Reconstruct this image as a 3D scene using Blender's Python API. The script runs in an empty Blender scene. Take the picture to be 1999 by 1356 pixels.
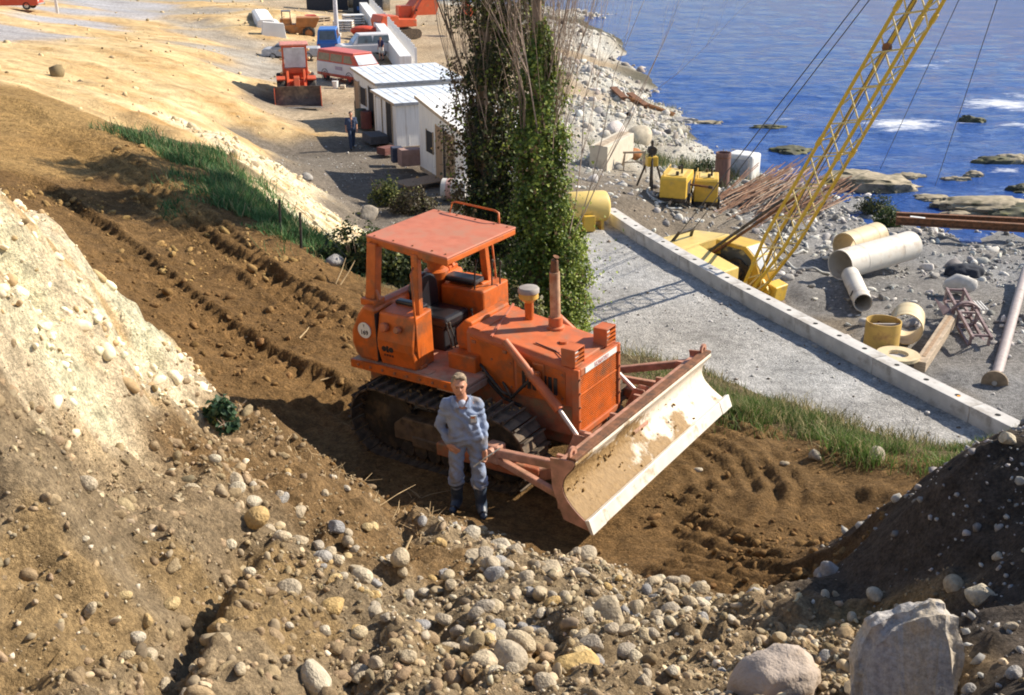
import bpy, bmesh, math, random
import numpy as np
from mathutils import Vector, Matrix, Euler

# ------------------------------------------------------------------ camera, sky, sun, exposure
scene = bpy.context.scene
CAM_Z, PITCH, FOC = 6.42, math.radians(21.95), 2117.0       # focal length in pixels of a 1999 px wide frame
cam_data = bpy.data.cameras.new('camera')
cam_data.sensor_width = 36.0
cam_data.lens = 36.0 * FOC / 1999.0
cam_data.clip_start, cam_data.clip_end = 0.1, 3000.0
cam = bpy.data.objects.new('camera', cam_data)
scene.collection.objects.link(cam)
cam.location = (0, 0, CAM_Z)
cam.rotation_euler = (math.pi / 2 - PITCH, 0, 0)
scene.camera = cam

SUN_EL = math.radians(36)
SUN_K = 0.35                                                # the sun stands to the right and a little beyond the scene
sd = Vector((1, SUN_K, 0)).normalized()
to_sun = Vector((sd.x * math.cos(SUN_EL), sd.y * math.cos(SUN_EL), math.sin(SUN_EL)))
world = bpy.data.worlds.new('World')
scene.world = world
world.use_nodes = True
wn = world.node_tree
sky = wn.nodes.new('ShaderNodeTexSky')
sky.sky_type = 'NISHITA'
sky.sun_disc = False
sky.sun_elevation = SUN_EL
sky.sun_rotation = math.atan2(sd.x, sd.y)
sky.air_density, sky.dust_density, sky.ozone_density = 1.0, 0.6, 1.5
bg = wn.nodes['Background']
bg.inputs['Strength'].default_value = 0.095
wn.links.new(sky.outputs[0], bg.inputs['Color'])
sun_data = bpy.data.lights.new('sun', 'SUN')
sun_data.energy = 4.8
sun_data.angle = math.radians(0.5)
sun_data.color = (1.0, 0.90, 0.74)
sun = bpy.data.objects.new('sun', sun_data)
scene.collection.objects.link(sun)
sun.rotation_euler = to_sun.to_track_quat('Z', 'Y').to_euler()
scene.view_settings.view_transform = 'Standard'
scene.view_settings.look = 'None'
scene.view_settings.exposure = 0.68
scene.view_settings.gamma = 1.0
scene.view_settings.use_curve_mapping = False
scene.cycles.filter_width = 1.9
scene.cycles.max_bounces = 6
scene.cycles.diffuse_bounces = 3

rng = np.random.default_rng(7)
random.seed(11)
COL = scene.collection.objects

# ------------------------------------------------------------------ helpers: places
_cp, _sp = math.cos(PITCH), math.sin(PITCH)
def ray(px, py):
    u = (px - 999.5) / FOC
    v = (py - 678.0) / FOC
    return np.array([u, _cp - v * _sp, -_sp - v * _cp])
def at(px, py, z):
    d = ray(px, py)
    t = (z - CAM_Z) / d[2]
    return np.array([d[0] * t, d[1] * t, z])

# ------------------------------------------------------------------ helpers: noise
_perm = np.random.default_rng(3).random((256, 256))
def vnoise(x, y):
    xi = np.floor(x).astype(int); yi = np.floor(y).astype(int)
    fx = x - xi; fy = y - yi
    fx = fx * fx * (3 - 2 * fx); fy = fy * fy * (3 - 2 * fy)
    a = _perm[xi & 255, yi & 255]; b = _perm[(xi + 1) & 255, yi & 255]
    c = _perm[xi & 255, (yi + 1) & 255]; d = _perm[(xi + 1) & 255, (yi + 1) & 255]
    return (a * (1 - fx) + b * fx) * (1 - fy) + (c * (1 - fx) + d * fx) * fy - 0.5
def fbm(x, y, octaves=4, gain=0.5):
    r = 0; amp = 1.0
    for k in range(octaves):
        r = r + amp * vnoise(x * 2 ** k + 17.3 * k, y * 2 ** k - 9.1 * k)
        amp *= gain
    return r
def sstep(a, b, x):
    t = np.clip((x - a) / (b - a), 0, 1)
    return t * t * (3 - 2 * t)

# ------------------------------------------------------------------ helpers: materials
MATS = {}
def nodes_of(name):
    m = bpy.data.materials.new(name)
    m.use_nodes = True
    nt = m.node_tree
    return m, nt, nt.nodes['Principled BSDF']
def mat(name, col, rough=0.7, metal=0.0, var=0.25, scale=6.0, bump=0.0, bscale=None, dirt=None, dscale=2.0, damt=0.5, spec=None, coord='Object', stretch=None, trans=0.0):
    """plain painted / worn material: colour broken up by noise, dirt patches, bump"""
    if name in MATS:
        return MATS[name]
    m, nt, bs = nodes_of(name)
    N, L = nt.nodes, nt.links
    tc = N.new('ShaderNodeTexCoord')
    vec = tc.outputs[coord]
    if stretch:
        mp = N.new('ShaderNodeMapping'); mp.inputs['Scale'].default_value = stretch
        L.new(vec, mp.inputs['Vector']); vec = mp.outputs[0]
    nz = N.new('ShaderNodeTexNoise'); nz.inputs['Scale'].default_value = scale; nz.inputs['Detail'].default_value = 6
    L.new(vec, nz.inputs['Vector'])
    ramp = N.new('ShaderNodeMapRange'); ramp.inputs['From Min'].default_value = 0.3; ramp.inputs['From Max'].default_value = 0.7
    ramp.inputs['To Min'].default_value = 1 - var; ramp.inputs['To Max'].default_value = 1 + var
    L.new(nz.outputs['Fac'], ramp.inputs['Value'])
    mul = N.new('ShaderNodeMix'); mul.data_type = 'RGBA'; mul.blend_type = 'MULTIPLY'; mul.inputs['Factor'].default_value = 1
    mul.inputs['A'].default_value = (*col, 1)
    L.new(ramp.outputs[0], mul.inputs['B'])
    out = mul.outputs['Result']
    if dirt:
        n2 = N.new('ShaderNodeTexNoise'); n2.inputs['Scale'].default_value = dscale; n2.inputs['Detail'].default_value = 8; n2.inputs['Roughness'].default_value = 0.65
        L.new(vec, n2.inputs['Vector'])
        r2 = N.new('ShaderNodeMapRange'); r2.inputs['From Min'].default_value = 0.62 - 0.25 * damt; r2.inputs['From Max'].default_value = 0.72 - 0.12 * damt
        r2.clamp = True
        L.new(n2.outputs['Fac'], r2.inputs['Value'])
        mx = N.new('ShaderNodeMix'); mx.data_type = 'RGBA'
        L.new(r2.outputs[0], mx.inputs['Factor']); L.new(out, mx.inputs['A']); mx.inputs['B'].default_value = (*dirt, 1)
        out = mx.outputs['Result']
    L.new(out, bs.inputs['Base Color'])
    bs.inputs['Roughness'].default_value = rough
    bs.inputs['Metallic'].default_value = metal
    if spec is not None:
        bs.inputs['Specular IOR Level'].default_value = spec
    if trans:
        bs.inputs['Transmission Weight'].default_value = trans
    if bump:
        n3 = N.new('ShaderNodeTexNoise'); n3.inputs['Scale'].default_value = bscale or scale * 4; n3.inputs['Detail'].default_value = 5
        L.new(vec, n3.inputs['Vector'])
        bp = N.new('ShaderNodeBump'); bp.inputs['Strength'].default_value = min(1, bump); bp.inputs['Distance'].default_value = 0.02
        L.new(n3.outputs['Fac'], bp.inputs['Height']); L.new(bp.outputs[0], bs.inputs['Normal'])
    MATS[name] = m
    return m
def vcol_mat(name, rough=0.9, var=0.3, scale=8.0, bump=0.5, bscale=25.0, bdist=0.03, attr='tint', spec=0.25, fine=0.0):
    """material that takes the thing's own colour from its colour attribute, broken up by noise"""
    if name in MATS:
        return MATS[name]
    m, nt, bs = nodes_of(name)
    N, L = nt.nodes, nt.links
    at_ = N.new('ShaderNodeAttribute'); at_.attribute_name = attr
    tc = N.new('ShaderNodeTexCoord')
    nz = N.new('ShaderNodeTexNoise'); nz.inputs['Scale'].default_value = scale; nz.inputs['Detail'].default_value = 9; nz.inputs['Roughness'].default_value = 0.65
    L.new(tc.outputs['Object'], nz.inputs['Vector'])
    mr = N.new('ShaderNodeMapRange'); mr.inputs['From Min'].default_value = 0.3; mr.inputs['From Max'].default_value = 0.7
    mr.inputs['To Min'].default_value = 1 - var; mr.inputs['To Max'].default_value = 1 + var
    L.new(nz.outputs['Fac'], mr.inputs['Value'])
    mul = N.new('ShaderNodeMix'); mul.data_type = 'RGBA'; mul.blend_type = 'MULTIPLY'; mul.inputs['Factor'].default_value = 1
    fac = mr.outputs[0]
    if fine:
        nf = N.new('ShaderNodeTexNoise'); nf.inputs['Scale'].default_value = fine; nf.inputs['Detail'].default_value = 4; nf.inputs['Roughness'].default_value = 0.7
        L.new(tc.outputs['Object'], nf.inputs['Vector'])
        mf = N.new('ShaderNodeMapRange'); mf.inputs['From Min'].default_value = 0.32; mf.inputs['From Max'].default_value = 0.68; mf.inputs['To Min'].default_value = 0.6; mf.inputs['To Max'].default_value = 1.4
        L.new(nf.outputs['Fac'], mf.inputs['Value'])
        mm = N.new('ShaderNodeMath'); mm.operation = 'MULTIPLY'; L.new(mr.outputs[0], mm.inputs[0]); L.new(mf.outputs[0], mm.inputs[1]); fac = mm.outputs[0]
    L.new(at_.outputs['Color'], mul.inputs['A']); L.new(fac, mul.inputs['B'])
    L.new(mul.outputs['Result'], bs.inputs['Base Color'])
    bs.inputs['Roughness'].default_value = rough
    bs.inputs['Specular IOR Level'].default_value = spec
    if bump:
        n3 = N.new('ShaderNodeTexNoise'); n3.inputs['Scale'].default_value = bscale; n3.inputs['Detail'].default_value = 7; n3.inputs['Roughness'].default_value = 0.7
        L.new(tc.outputs['Object'], n3.inputs['Vector'])
        bp = N.new('ShaderNodeBump'); bp.inputs['Strength'].default_value = bump; bp.inputs['Distance'].default_value = bdist
        L.new(n3.outputs['Fac'], bp.inputs['Height']); L.new(bp.outputs[0], bs.inputs['Normal'])
    MATS[name] = m
    return m

# ------------------------------------------------------------------ helpers: objects
def tag(o, label=None, cat=None, group=None, kind=None):
    if label: o['label'] = label
    if cat: o['category'] = cat
    if group: o['group'] = group
    if kind: o['kind'] = kind
    return o
def thing(name, label, cat, loc=(0, 0, 0), rotz=0.0, group=None, rot=None):
    o = bpy.data.objects.new(name, None)
    COL.link(o)
    o.empty_display_size = 0.2
    o.location = tuple(float(v) for v in loc)
    o.rotation_euler = rot if rot else (0, 0, rotz)
    return tag(o, label, cat, group)
def link_mesh(name, me, material, parent=None, smooth=None, bevel=0.0):
    o = bpy.data.objects.new(name, me)
    COL.link(o)
    if material is not None:
        for m in (material if isinstance(material, (list, tuple)) else [material]):
            me.materials.append(m)
    if parent is not None:
        o.parent = parent
    if smooth:
        me.polygons.foreach_set('use_smooth', np.ones(len(me.polygons), bool))
        if smooth is not True:
            me.set_sharp_from_angle(angle=math.radians(smooth))
    if bevel:
        b = o.modifiers.new('bevel', 'BEVEL'); b.width = bevel; b.segments = 2; b.limit_method = 'ANGLE'; b.angle_limit = math.radians(40)
    return o
def np_mesh(name, verts, faces, colors=None, attr='tint'):
    """verts (n,3), faces (m,k) all of one size, colours per vertex"""
    verts = np.asarray(verts, np.float32); faces = np.asarray(faces, np.int32)
    me = bpy.data.meshes.new(name)
    me.vertices.add(len(verts)); me.vertices.foreach_set('co', verts.ravel())
    k = faces.shape[1]
    me.loops.add(faces.size); me.loops.foreach_set('vertex_index', faces.ravel())
    me.polygons.add(len(faces))
    me.polygons.foreach_set('loop_start', np.arange(0, faces.size, k, dtype=np.int32))
    me.polygons.foreach_set('loop_total', np.full(len(faces), k, np.int32))
    if colors is not None:
        c = np.ones((len(verts), 4), np.float32); c[:, :3] = colors
        a = me.color_attributes.new(attr, 'FLOAT_COLOR', 'POINT')
        a.data.foreach_set('color', c.ravel())
    me.update(calc_edges=True)
    return me
def frame_of(d):
    d = Vector(d).normalized()
    up = Vector((0, 0, 1)) if abs(d.z) < 0.95 else Vector((1, 0, 0))
    a = d.cross(up).normalized(); b = a.cross(d).normalized()
    return a, b
class MB:
    def __init__(s): s.v = []; s.f = []
    def add(s, v, f):
        n = len(s.v); s.v += [tuple(p) for p in v]; s.f += [tuple(i + n for i in q) for q in f]; return s
    def box(s, x0, x1, y0, y1, z0, z1):
        v = [(x, y, z) for z in (z0, z1) for x, y in ((x0, y0), (x1, y0), (x1, y1), (x0, y1))]
        return s.add(v, [(3, 2, 1, 0), (4, 5, 6, 7), (0, 1, 5, 4), (1, 2, 6, 5), (2, 3, 7, 6), (3, 0, 4, 7)])
    def bar(s, p, q, w, h=None, up=None):
        h = h or w; p = Vector(p); q = Vector(q); d = (q - p)
        if up is None: a, b = frame_of(d)
        else:
            a = d.normalized().cross(Vector(up)).normalized(); b = a.cross(d.normalized())
        v = [c + a * (i * w / 2) + b * (j * h / 2) for c in (p, q) for i, j in ((-1, -1), (1, -1), (1, 1), (-1, 1))]
        return s.add(v, [(3, 2, 1, 0), (4, 5, 6, 7), (0, 1, 5, 4), (1, 2, 6, 5), (2, 3, 7, 6), (3, 0, 4, 7)])
    def tube(s, pts, r, n=10, cap=True):
        pts = [Vector(p) for p in pts]
        rs = r if isinstance(r, (list, tuple)) else [r] * len(pts)
        v = []; f = []
        for i, p in enumerate(pts):
            d = pts[min(i + 1, len(pts) - 1)] - pts[max(i - 1, 0)]
            a, b = frame_of(d)
            v += [p + (a * math.cos(2 * math.pi * k / n) + b * math.sin(2 * math.pi * k / n)) * rs[i] for k in range(n)]
        for i in range(len(pts) - 1):
            for k in range(n):
                f.append((i * n + k, i * n + (k + 1) % n, (i + 1) * n + (k + 1) % n, (i + 1) * n + k))
        if cap:
            f.append(tuple(range(n - 1, -1, -1))); f.append(tuple((len(pts) - 1) * n + k for k in range(n)))
        return s.add(v, f)
    def lathe(s, prof, c=(0, 0, 0), axis=(0, 0, 1), n=24, closed=False):
        """prof: (radius, height along axis)"""
        ax = Vector(axis).normalized(); a, b = frame_of(ax); c = Vector(c)
        v = []; f = []
        for r, h in prof:
            v += [c + ax * h + (a * math.cos(2 * math.pi * k / n) + b * math.sin(2 * math.pi * k / n)) * max(r, 1e-4) for k in range(n)]
        m = len(prof)
        for i in range(m if closed else m - 1):
            for k in range(n):
                j = (i + 1) % m
                f.append((i * n + k, i * n + (k + 1) % n, j * n + (k + 1) % n, j * n + k))
        return s.add(v, f)
    def prism(s, poly, a, b, plane='xz'):
        """poly of 2D points extruded from a to b along the third axis"""
        def P(u, w, t):
            return {'xz': (u, t, w), 'xy': (u, w, t), 'yz': (t, u, w)}[plane]
        n = len(poly)
        v = [P(u, w, a) for u, w in poly] + [P(u, w, b) for u, w in poly]
        f = [tuple(range(n - 1, -1, -1)), tuple(range(n, 2 * n))] + [(i, (i + 1) % n, n + (i + 1) % n, n + i) for i in range(n)]
        return s.add(v, f)
    def quad(s, *p): return s.add(p, [tuple(range(len(p)))])
    def build(s, name, material, parent=None, smooth=None, bevel=0.0, fix=True):
        me = bpy.data.meshes.new(name)
        me.from_pydata(s.v, [], s.f)
        if fix:
            bm = bmesh.new(); bm.from_mesh(me); bmesh.ops.recalc_face_normals(bm, faces=bm.faces); bm.to_mesh(me); bm.free()
        me.update()
        return link_mesh(name, me, material, parent, smooth, bevel)
def copy_tree(o, parent=None):
    c = o.copy(); COL.link(c)
    if parent is not None: c.parent = parent
    for ch in list(o.children):
        copy_tree(ch, c)
    return c
# ------------------------------------------------------------------ helpers: lumps (stones, clods)
def ico(sub):
    bm = bmesh.new(); bmesh.ops.create_icosphere(bm, subdivisions=sub, radius=1.0)
    v = np.array([p.co[:] for p in bm.verts]); f = np.array([[q.index for q in t.verts] for t in bm.faces]); bm.free()
    return v, f
_ICO = {k: ico(k) for k in (1, 2, 3, 4)}
def lump(sub, seed, rough=0.25, flat=0.65, facet=0.0):
    """a stone: a ball pushed in and out at a few random directions, cut by a few planes"""
    r = np.random.default_rng(seed)
    v, f = _ICO[sub]; v = v.copy()
    n = v / np.linalg.norm(v, axis=1)[:, None]
    d = np.ones(len(v))
    for _ in range(7):
        a = r.normal(size=3); a /= np.linalg.norm(a)
        d += rough * r.uniform(-0.5, 0.5) * np.clip(n @ a, 0, 1) ** 2 * 2
    v = n * d[:, None]
    for _ in range(int(facet * 10)):
        a = r.normal(size=3); a /= np.linalg.norm(a); h = r.uniform(0.6, 0.9)
        e = v @ a - h
        v -= np.clip(e, 0, None)[:, None] * a * 0.85
    if sub >= 3:
        for k in (3.0, 7.0):
            v += n * (0.05 * rough * 4 / k * (np.sin(v[:, 0] * k + seed) * np.sin(v[:, 1] * k * 1.1 + 2 * seed) * np.sin(v[:, 2] * k * 0.9 + 3)))[:, None]
    v *= np.array([1.0, r.uniform(0.65, 0.95), flat * r.uniform(0.8, 1.15)])
    return v, f
def rots(n, rg, tilt=0.5):
    """random rotation matrices: any turn about z, some tilt"""
    a = rg.uniform(0, 2 * np.pi, n); b = rg.normal(0, tilt, n); c = rg.normal(0, tilt, n)
    ca, sa, cb, sb, cc, sc = np.cos(a), np.sin(a), np.cos(b), np.sin(b), np.cos(c), np.sin(c)
    z = np.zeros(n); o = np.ones(n)
    Rz = np.stack([ca, -sa, z, sa, ca, z, z, z, o], 1).reshape(n, 3, 3)
    Rx = np.stack([o, z, z, z, cb, -sb, z, sb, cb], 1).reshape(n, 3, 3)
    Ry = np.stack([cc, z, sc, z, o, z, -sc, z, cc], 1).reshape(n, 3, 3)
    return Rz @ Rx @ Ry
def scatter(name, pos, size, cols, variants, rg, material, kind='stuff', label=None, cat=None, parent=None, tilt=0.5, smooth=None):
    """thousands of small lumps in one mesh"""
    V = []; F = []; Cc = []; off = 0
    which = rg.integers(0, len(variants), len(pos))
    for k, (bv, bf) in enumerate(variants):
        i = np.where(which == k)[0]
        if not len(i): continue
        R = rots(len(i), rg, tilt)
        v = np.einsum('nij,vj->nvi', R, bv) * size[i][:, None, None] + pos[i][:, None, :]
        V.append(v.reshape(-1, 3))
        F.append((bf[None] + (np.arange(len(i)) * len(bv))[:, None, None] + off).reshape(-1, 3))
        Cc.append(np.repeat(cols[i], len(bv), 0))
        off += len(i) * len(bv)
    me = np_mesh(name, np.concatenate(V), np.concatenate(F), np.concatenate(Cc))
    o = link_mesh(name, me, material, parent, smooth)
    return tag(o, label, cat, None, kind)
# ================================================================== THE SETTING: ground
WATER = -7.2
LOW = -6.35
YARD = -4.0
BAR = np.array([(13.9, 12.6), (12.6, 15.6), (11.3, 18.5), (9.97, 21.41), (8.74, 24.12), (7.5, 26.98), (6.32, 29.78), (5.28, 32.49), (4.11, 35.67), (2.92, 39.68), (-7.6, 77.5), (-17.5, 132.0), (-40, 260.0)])
def bar_x(y):
    return np.interp(y, BAR[:, 1], BAR[:, 0])
# the bulldozer's frame: x forward, y to its left, origin on the ground below the blade
DZ = np.array([1.83, 11.563]); DZ_TH = -0.589; DZ_ROLL, DZ_PITCH = 0.023, 0.027
_c, _s = math.cos(DZ_TH), math.sin(DZ_TH)
# control points: picture place + height + kind of ground
PL = [  # crest of the bank in front, from the pale cut on the left to the shaded heap on the right
 (0,340,4.2,'C'),(75,405,3.85,'C'),(150,480,3.4,'C'),(225,560,2.95,'C'),(300,640,2.5,'C'),(365,700,2.15,'C'),(430,752,1.8,'E'),(520,825,1.45,'E'),(600,882,1.12,'E'),(720,952,.78,'E'),
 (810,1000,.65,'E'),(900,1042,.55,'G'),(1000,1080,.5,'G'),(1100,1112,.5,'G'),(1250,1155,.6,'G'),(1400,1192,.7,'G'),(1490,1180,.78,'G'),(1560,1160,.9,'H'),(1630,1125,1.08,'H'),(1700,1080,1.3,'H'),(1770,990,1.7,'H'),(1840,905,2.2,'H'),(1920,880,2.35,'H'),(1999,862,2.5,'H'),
 # face of the bank towards the camera
 (0,450,4.0,'C'),(0,560,3.85,'C'),(0,650,3.7,'C'),(100,600,3.4,'C'),(110,720,3.2,'C'),(200,650,3.1,'C'),(200,800,2.6,'C'),(290,760,2.4,'C'),(330,860,2.2,'E'),(0,720,3.6,'G'),(60,790,3.25,'G'),(0,900,3.3,'G'),(150,880,2.7,'G'),(300,930,2.3,'G'),(400,880,2.0,'E'),(450,900,1.9,'E'),
 (0,1150,2.9,'G'),(150,1100,2.75,'G'),(300,1060,2.3,'G'),(500,1150,1.9,'G'),(500,1020,1.65,'G'),(380,1250,2.1,'G'),(650,1040,1.2,'E'),(650,1180,1.5,'G'),(800,1180,1.2,'G'),(1000,1180,1.1,'G'),(850,1090,.85,'E'),
 (0,1356,2.6,'G'),(250,1356,2.5,'G'),(500,1356,2.3,'G'),(750,1356,2.0,'G'),(1000,1356,1.9,'G'),(1250,1356,1.8,'G'),(1500,1356,1.9,'G'),(1750,1356,2.1,'G'),(1999,1356,2.4,'H'),
 (1250,1250,1.2,'G'),(1450,1250,1.25,'G'),(1600,1220,1.25,'G'),(1750,1200,1.4,'G'),(1900,1180,1.9,'H'),(1999,1180,2.3,'H'),(1850,1050,1.9,'H'),(1950,1000,2.2,'H'),(1800,1120,1.55,'H'),
 # the cut platform with the machine
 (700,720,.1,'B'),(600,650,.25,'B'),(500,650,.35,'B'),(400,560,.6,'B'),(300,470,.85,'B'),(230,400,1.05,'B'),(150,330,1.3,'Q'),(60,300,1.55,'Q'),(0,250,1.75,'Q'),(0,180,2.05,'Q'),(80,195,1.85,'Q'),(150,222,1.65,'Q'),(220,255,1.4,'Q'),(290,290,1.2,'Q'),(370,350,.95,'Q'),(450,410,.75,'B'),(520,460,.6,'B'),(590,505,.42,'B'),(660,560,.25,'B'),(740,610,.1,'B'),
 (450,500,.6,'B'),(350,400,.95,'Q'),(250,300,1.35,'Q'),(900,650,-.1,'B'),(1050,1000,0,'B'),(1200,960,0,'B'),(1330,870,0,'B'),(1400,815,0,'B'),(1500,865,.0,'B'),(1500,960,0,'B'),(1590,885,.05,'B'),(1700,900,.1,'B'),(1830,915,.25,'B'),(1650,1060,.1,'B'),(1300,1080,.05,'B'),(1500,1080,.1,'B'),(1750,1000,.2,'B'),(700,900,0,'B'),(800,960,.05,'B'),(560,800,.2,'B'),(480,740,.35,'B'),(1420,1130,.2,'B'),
 # grass shoulders
 (300,270,.95,'V'),(350,310,.8,'V'),(400,330,.6,'V'),(440,300,.4,'V'),(470,380,.45,'V'),(540,440,.25,'V'),(600,480,.1,'V'),(680,520,-.3,'V'),(760,560,-.7,'V'),(1420,765,-.35,'V'),(1540,815,-.3,'V'),(1700,860,-.2,'V'),(1860,885,-.25,'V'),
 # pale batter down to the yard
 (475,285,-.2,'P'),(520,340,-.6,'P'),(560,400,-.8,'P'),(600,440,-1.1,'P'),(590,365,-2.6,'P'),(640,420,-3.0,'P'),(690,455,-3.0,'P'),(715,475,-2.6,'P'),(560,330,-2.4,'P'),
 # ochre hillside
 (280,250,.8,'O'),(150,180,1.3,'O'),(400,235,-1.1,'O'),(300,190,-.5,'O'),(200,170,.2,'O'),(0,120,.3,'O'),(100,110,-.2,'O'),(100,50,-1.0,'O'),(200,80,-1.2,'O'),(300,100,-1.6,'O'),(400,140,-2.0,'O'),(450,190,-2.4,'O'),(490,240,-3.0,'O'),(250,40,-1.9,'O'),(350,70,-2.4,'O'),(400,100,-2.5,'O'),(480,160,-3.1,'O'),
 (0,98,-.1,'O'),(60,84,-.5,'O'),(135,64,-1.2,'O'),(215,38,-1.8,'O'),(0,36,-.4,'O'),(60,26,-.8,'O'),(125,8,-1.1,'O'),(0,78,-.45,'T'),(50,62,-.7,'T'),(125,42,-1.25,'T'),(200,18,-1.75,'T'),(365,28,-2.9,'S'),(430,78,-3.15,'S'),(482,126,-3.55,'S'),(0,60,-.5,'T'),(90,40,-1.0,'T'),(160,25,-1.5,'T'),(230,5,-2.0,'T'),(0,20,-.3,'O'),(80,5,-.9,'O'),
 (330,5,-2.8,'S'),(400,55,-3.0,'S'),(455,100,-3.3,'S'),(505,150,-3.8,'S'),(430,30,-2.2,'O'),(480,50,-2.6,'O'),(540,20,-2.4,'O'),(380,2,-2.4,'O'),
 # yard
 (525,200,-4,'Y'),(535,300,-4,'Y'),(625,375,-4,'Y'),(690,435,-4,'Y'),(760,455,-4,'Y'),(850,420,-4,'Y'),(700,400,-4,'Y'),(850,380,-4,'Y'),(700,300,-4,'Y'),(600,300,-4,'Y'),(570,235,-4,'N'),(640,180,-4,'N'),(600,120,-4,'N'),(540,100,-4,'N'),(660,230,-4,'N'),(700,60,-4,'N'),(800,150,-4,'N'),(620,60,-4,'N'),(560,60,-3.9,'N'),(640,20,-4,'N'),
 # gravel road
 (1180,480,-4,'R'),(1250,560,-4,'R'),(1350,620,-4,'R'),(1300,680,-4,'R'),(1450,700,-4,'R'),(1600,780,-4,'R'),(1750,800,-4,'R'),(1880,855,-4,'R'),(1180,560,-4,'R'),(1100,470,-4,'Y'),(1200,640,-4,'R'),(1000,440,-4,'Y'),
]
PW = [  # ground the picture does not show, in metres
 (0,0,4.35,'G'),(0,2.5,3.7,'G'),(-4,1.5,4.3,'G'),(4,1.5,4.2,'H'),(-2,3.5,3.1,'G'),(2,3.5,3.0,'G'),(-8,5,4.9,'C'),(-7.5,9,4.9,'C'),(-9,14,3.6,'C'),(-6.2,12.5,2.7,'C'),(-11,18,3.0,'B'),(6,5.5,3.3,'H'),(6,8.4,2.9,'H'),(8,7,3.7,'H'),(9,10,2.1,'H'),(5.6,10.0,1.0,'H'),(7.5,12.5,.4,'V'),(0,-4,4.7,'G'),(10,-4,5.2,'G'),(-10,-4,5.4,'G'),
 (-4.9,13.2,.95,'B'),(-4.4,12.2,1.25,'E'),(-3.4,11.6,.7,'E'),(-2.3,11.0,.35,'B'),(-1.4,10.5,.15,'B'),(.5,9.9,.1,'B'),(2.1,9.2,.2,'B'),(2.9,8.9,.4,'B'),(3.4,9.2,.9,'H'),
 (2.2,16.5,-.4,'V'),(1.0,18.5,-1.2,'V'),(4.3,17.5,-1.6,'V'),(6.0,16.2,-1.7,'V'),(7.8,14.8,-1.9,'V'),(2.6,19.5,-2.3,'V'),(5.0,19.2,-2.7,'V'),(7.0,17.6,-2.9,'V'),(9.0,15.8,-3.0,'V'),(3.0,22.5,-3.9,'R'),(5.2,21.2,-3.9,'R'),(7.2,19.6,-3.9,'R'),(9.2,17.4,-3.9,'R'),(1.0,22.0,-2.6,'V'),(1.4,24.5,-3.8,'R'),(-.6,25,-3.2,'V'),(-.5,20.5,-1.2,'V'),(-2,22.5,-1.6,'V'),(-2,27,-3.7,'V'),(-3.8,24.5,-1.2,'V'),(-.2,30,-4,'Y'),(-3.2,31,-3.9,'Y'),(10.8,14.5,-3.6,'R'),
 (-18,145,-4,'N'),(-35,220,0,'O'),(-10,170,-4.5,'N'),(-60,160,3,'O'),(-110,110,8,'O'),(-70,60,5,'O'),(-34,40,2.6,'O'),(-22,22,3.8,'O'),(-30,0,6.5,'O'),(-30,-25,7,'O'),(30,-25,7,'G'),(24,0,7,'H'),(16,8,3.2,'H'),(16,3,5.5,'H'),(-100,300,10,'O'),(-200,0,14,'O'),(-40,500,12,'O'),(-300,600,30,'O'),(-300,200,25,'O'),(0,600,-4,'N'),(200,-25,10,'G'),
]
PR = [  # the lower ground by the river
 (1480,345,-7.25,'K'),(1390,292,-7.25,'K'),(1330,237,-7.25,'K'),(1265,197,-7.25,'K'),(1215,112,-7.25,'K'),(1190,30,-7.25,'K'),(1560,360,-7.1,'M'),(1660,392,-7.2,'M'),(1740,418,-7.25,'M'),(1860,440,-7.2,'M'),(1999,470,-7.25,'M'),
 (1245,60,-8.3,'W'),(1300,105,-8.5,'W'),(1240,15,-8.6,'W'),(1240,112,-8.0,'W'),(1350,60,-8.8,'W'),(1210,60,-7.8,'W'),(1225,-20,-8.8,'W'),(1180,-20,-7.3,'K'),(1400,200,-8.4,'W'),(1600,200,-8.8,'W'),(1900,250,-8.8,'W'),(1800,50,-9,'W'),(1300,60,-8.8,'W'),(1999,390,-8.0,'W'),(1720,330,-8.1,'W'),(1450,290,-8.0,'W'),
 (1170,60,-5.2,'K'),(1150,130,-4.8,'K'),(1200,165,-5.3,'K'),(1160,230,-4.9,'K'),(1230,235,-5.4,'K'),(1290,255,-6.2,'K'),(1210,285,-5.6,'K'),(1320,300,-6.4,'K'),(1130,330,-5.2,'K'),(1060,150,-4.4,'N'),(1000,90,-4.4,'N'),(880,100,-4.3,'N'),(900,40,-4.4,'N'),(1080,40,-4.6,'K'),(820,60,-4.3,'N'),(850,10,-4.4,'N'),
]
PRW = [(3.6,44,-5.2,'D'),(5.2,41,-5.9,'D'),(6.5,44,-6.0,'D'),(5,48.5,-5.5,'D'),(9,46,-6.2,'D'),(6,36.5,-6.3,'D'),(8.5,33,-6.5,'D'),(8,37,-6.5,'D'),(11,38,-6.4,'M'),(10.5,28,-6.35,'D'),(13,31,-6.35,'M'),(15,36,-6.35,'M'),(12.5,24,-6.3,'D'),(15,27,-6.2,'M'),(19,34,-6.3,'M'),(19,40,-6.6,'M'),(16,43,-6.8,'M'),(12,47,-6.7,'M'),(22,30,-6,'M'),(17,20,-5.6,'M'),(30,30,-6,'K'),(40,40,-6.5,'K'),(60,42,-7.0,'K'),
 (60,100,-9,'W'),(30,150,-9,'W'),(95,190,-7.2,'M'),(130,205,-3,'M'),(80,170,-8.2,'W'),(150,130,-7,'K'),(250,160,2,'O'),(20,300,-9,'W'),(120,300,-4,'O'),(60,600,-9,'W'),(300,600,20,'O'),(140,70,-9,'W'),(150,30,-4,'O'),(300,0,8,'O')]
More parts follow.
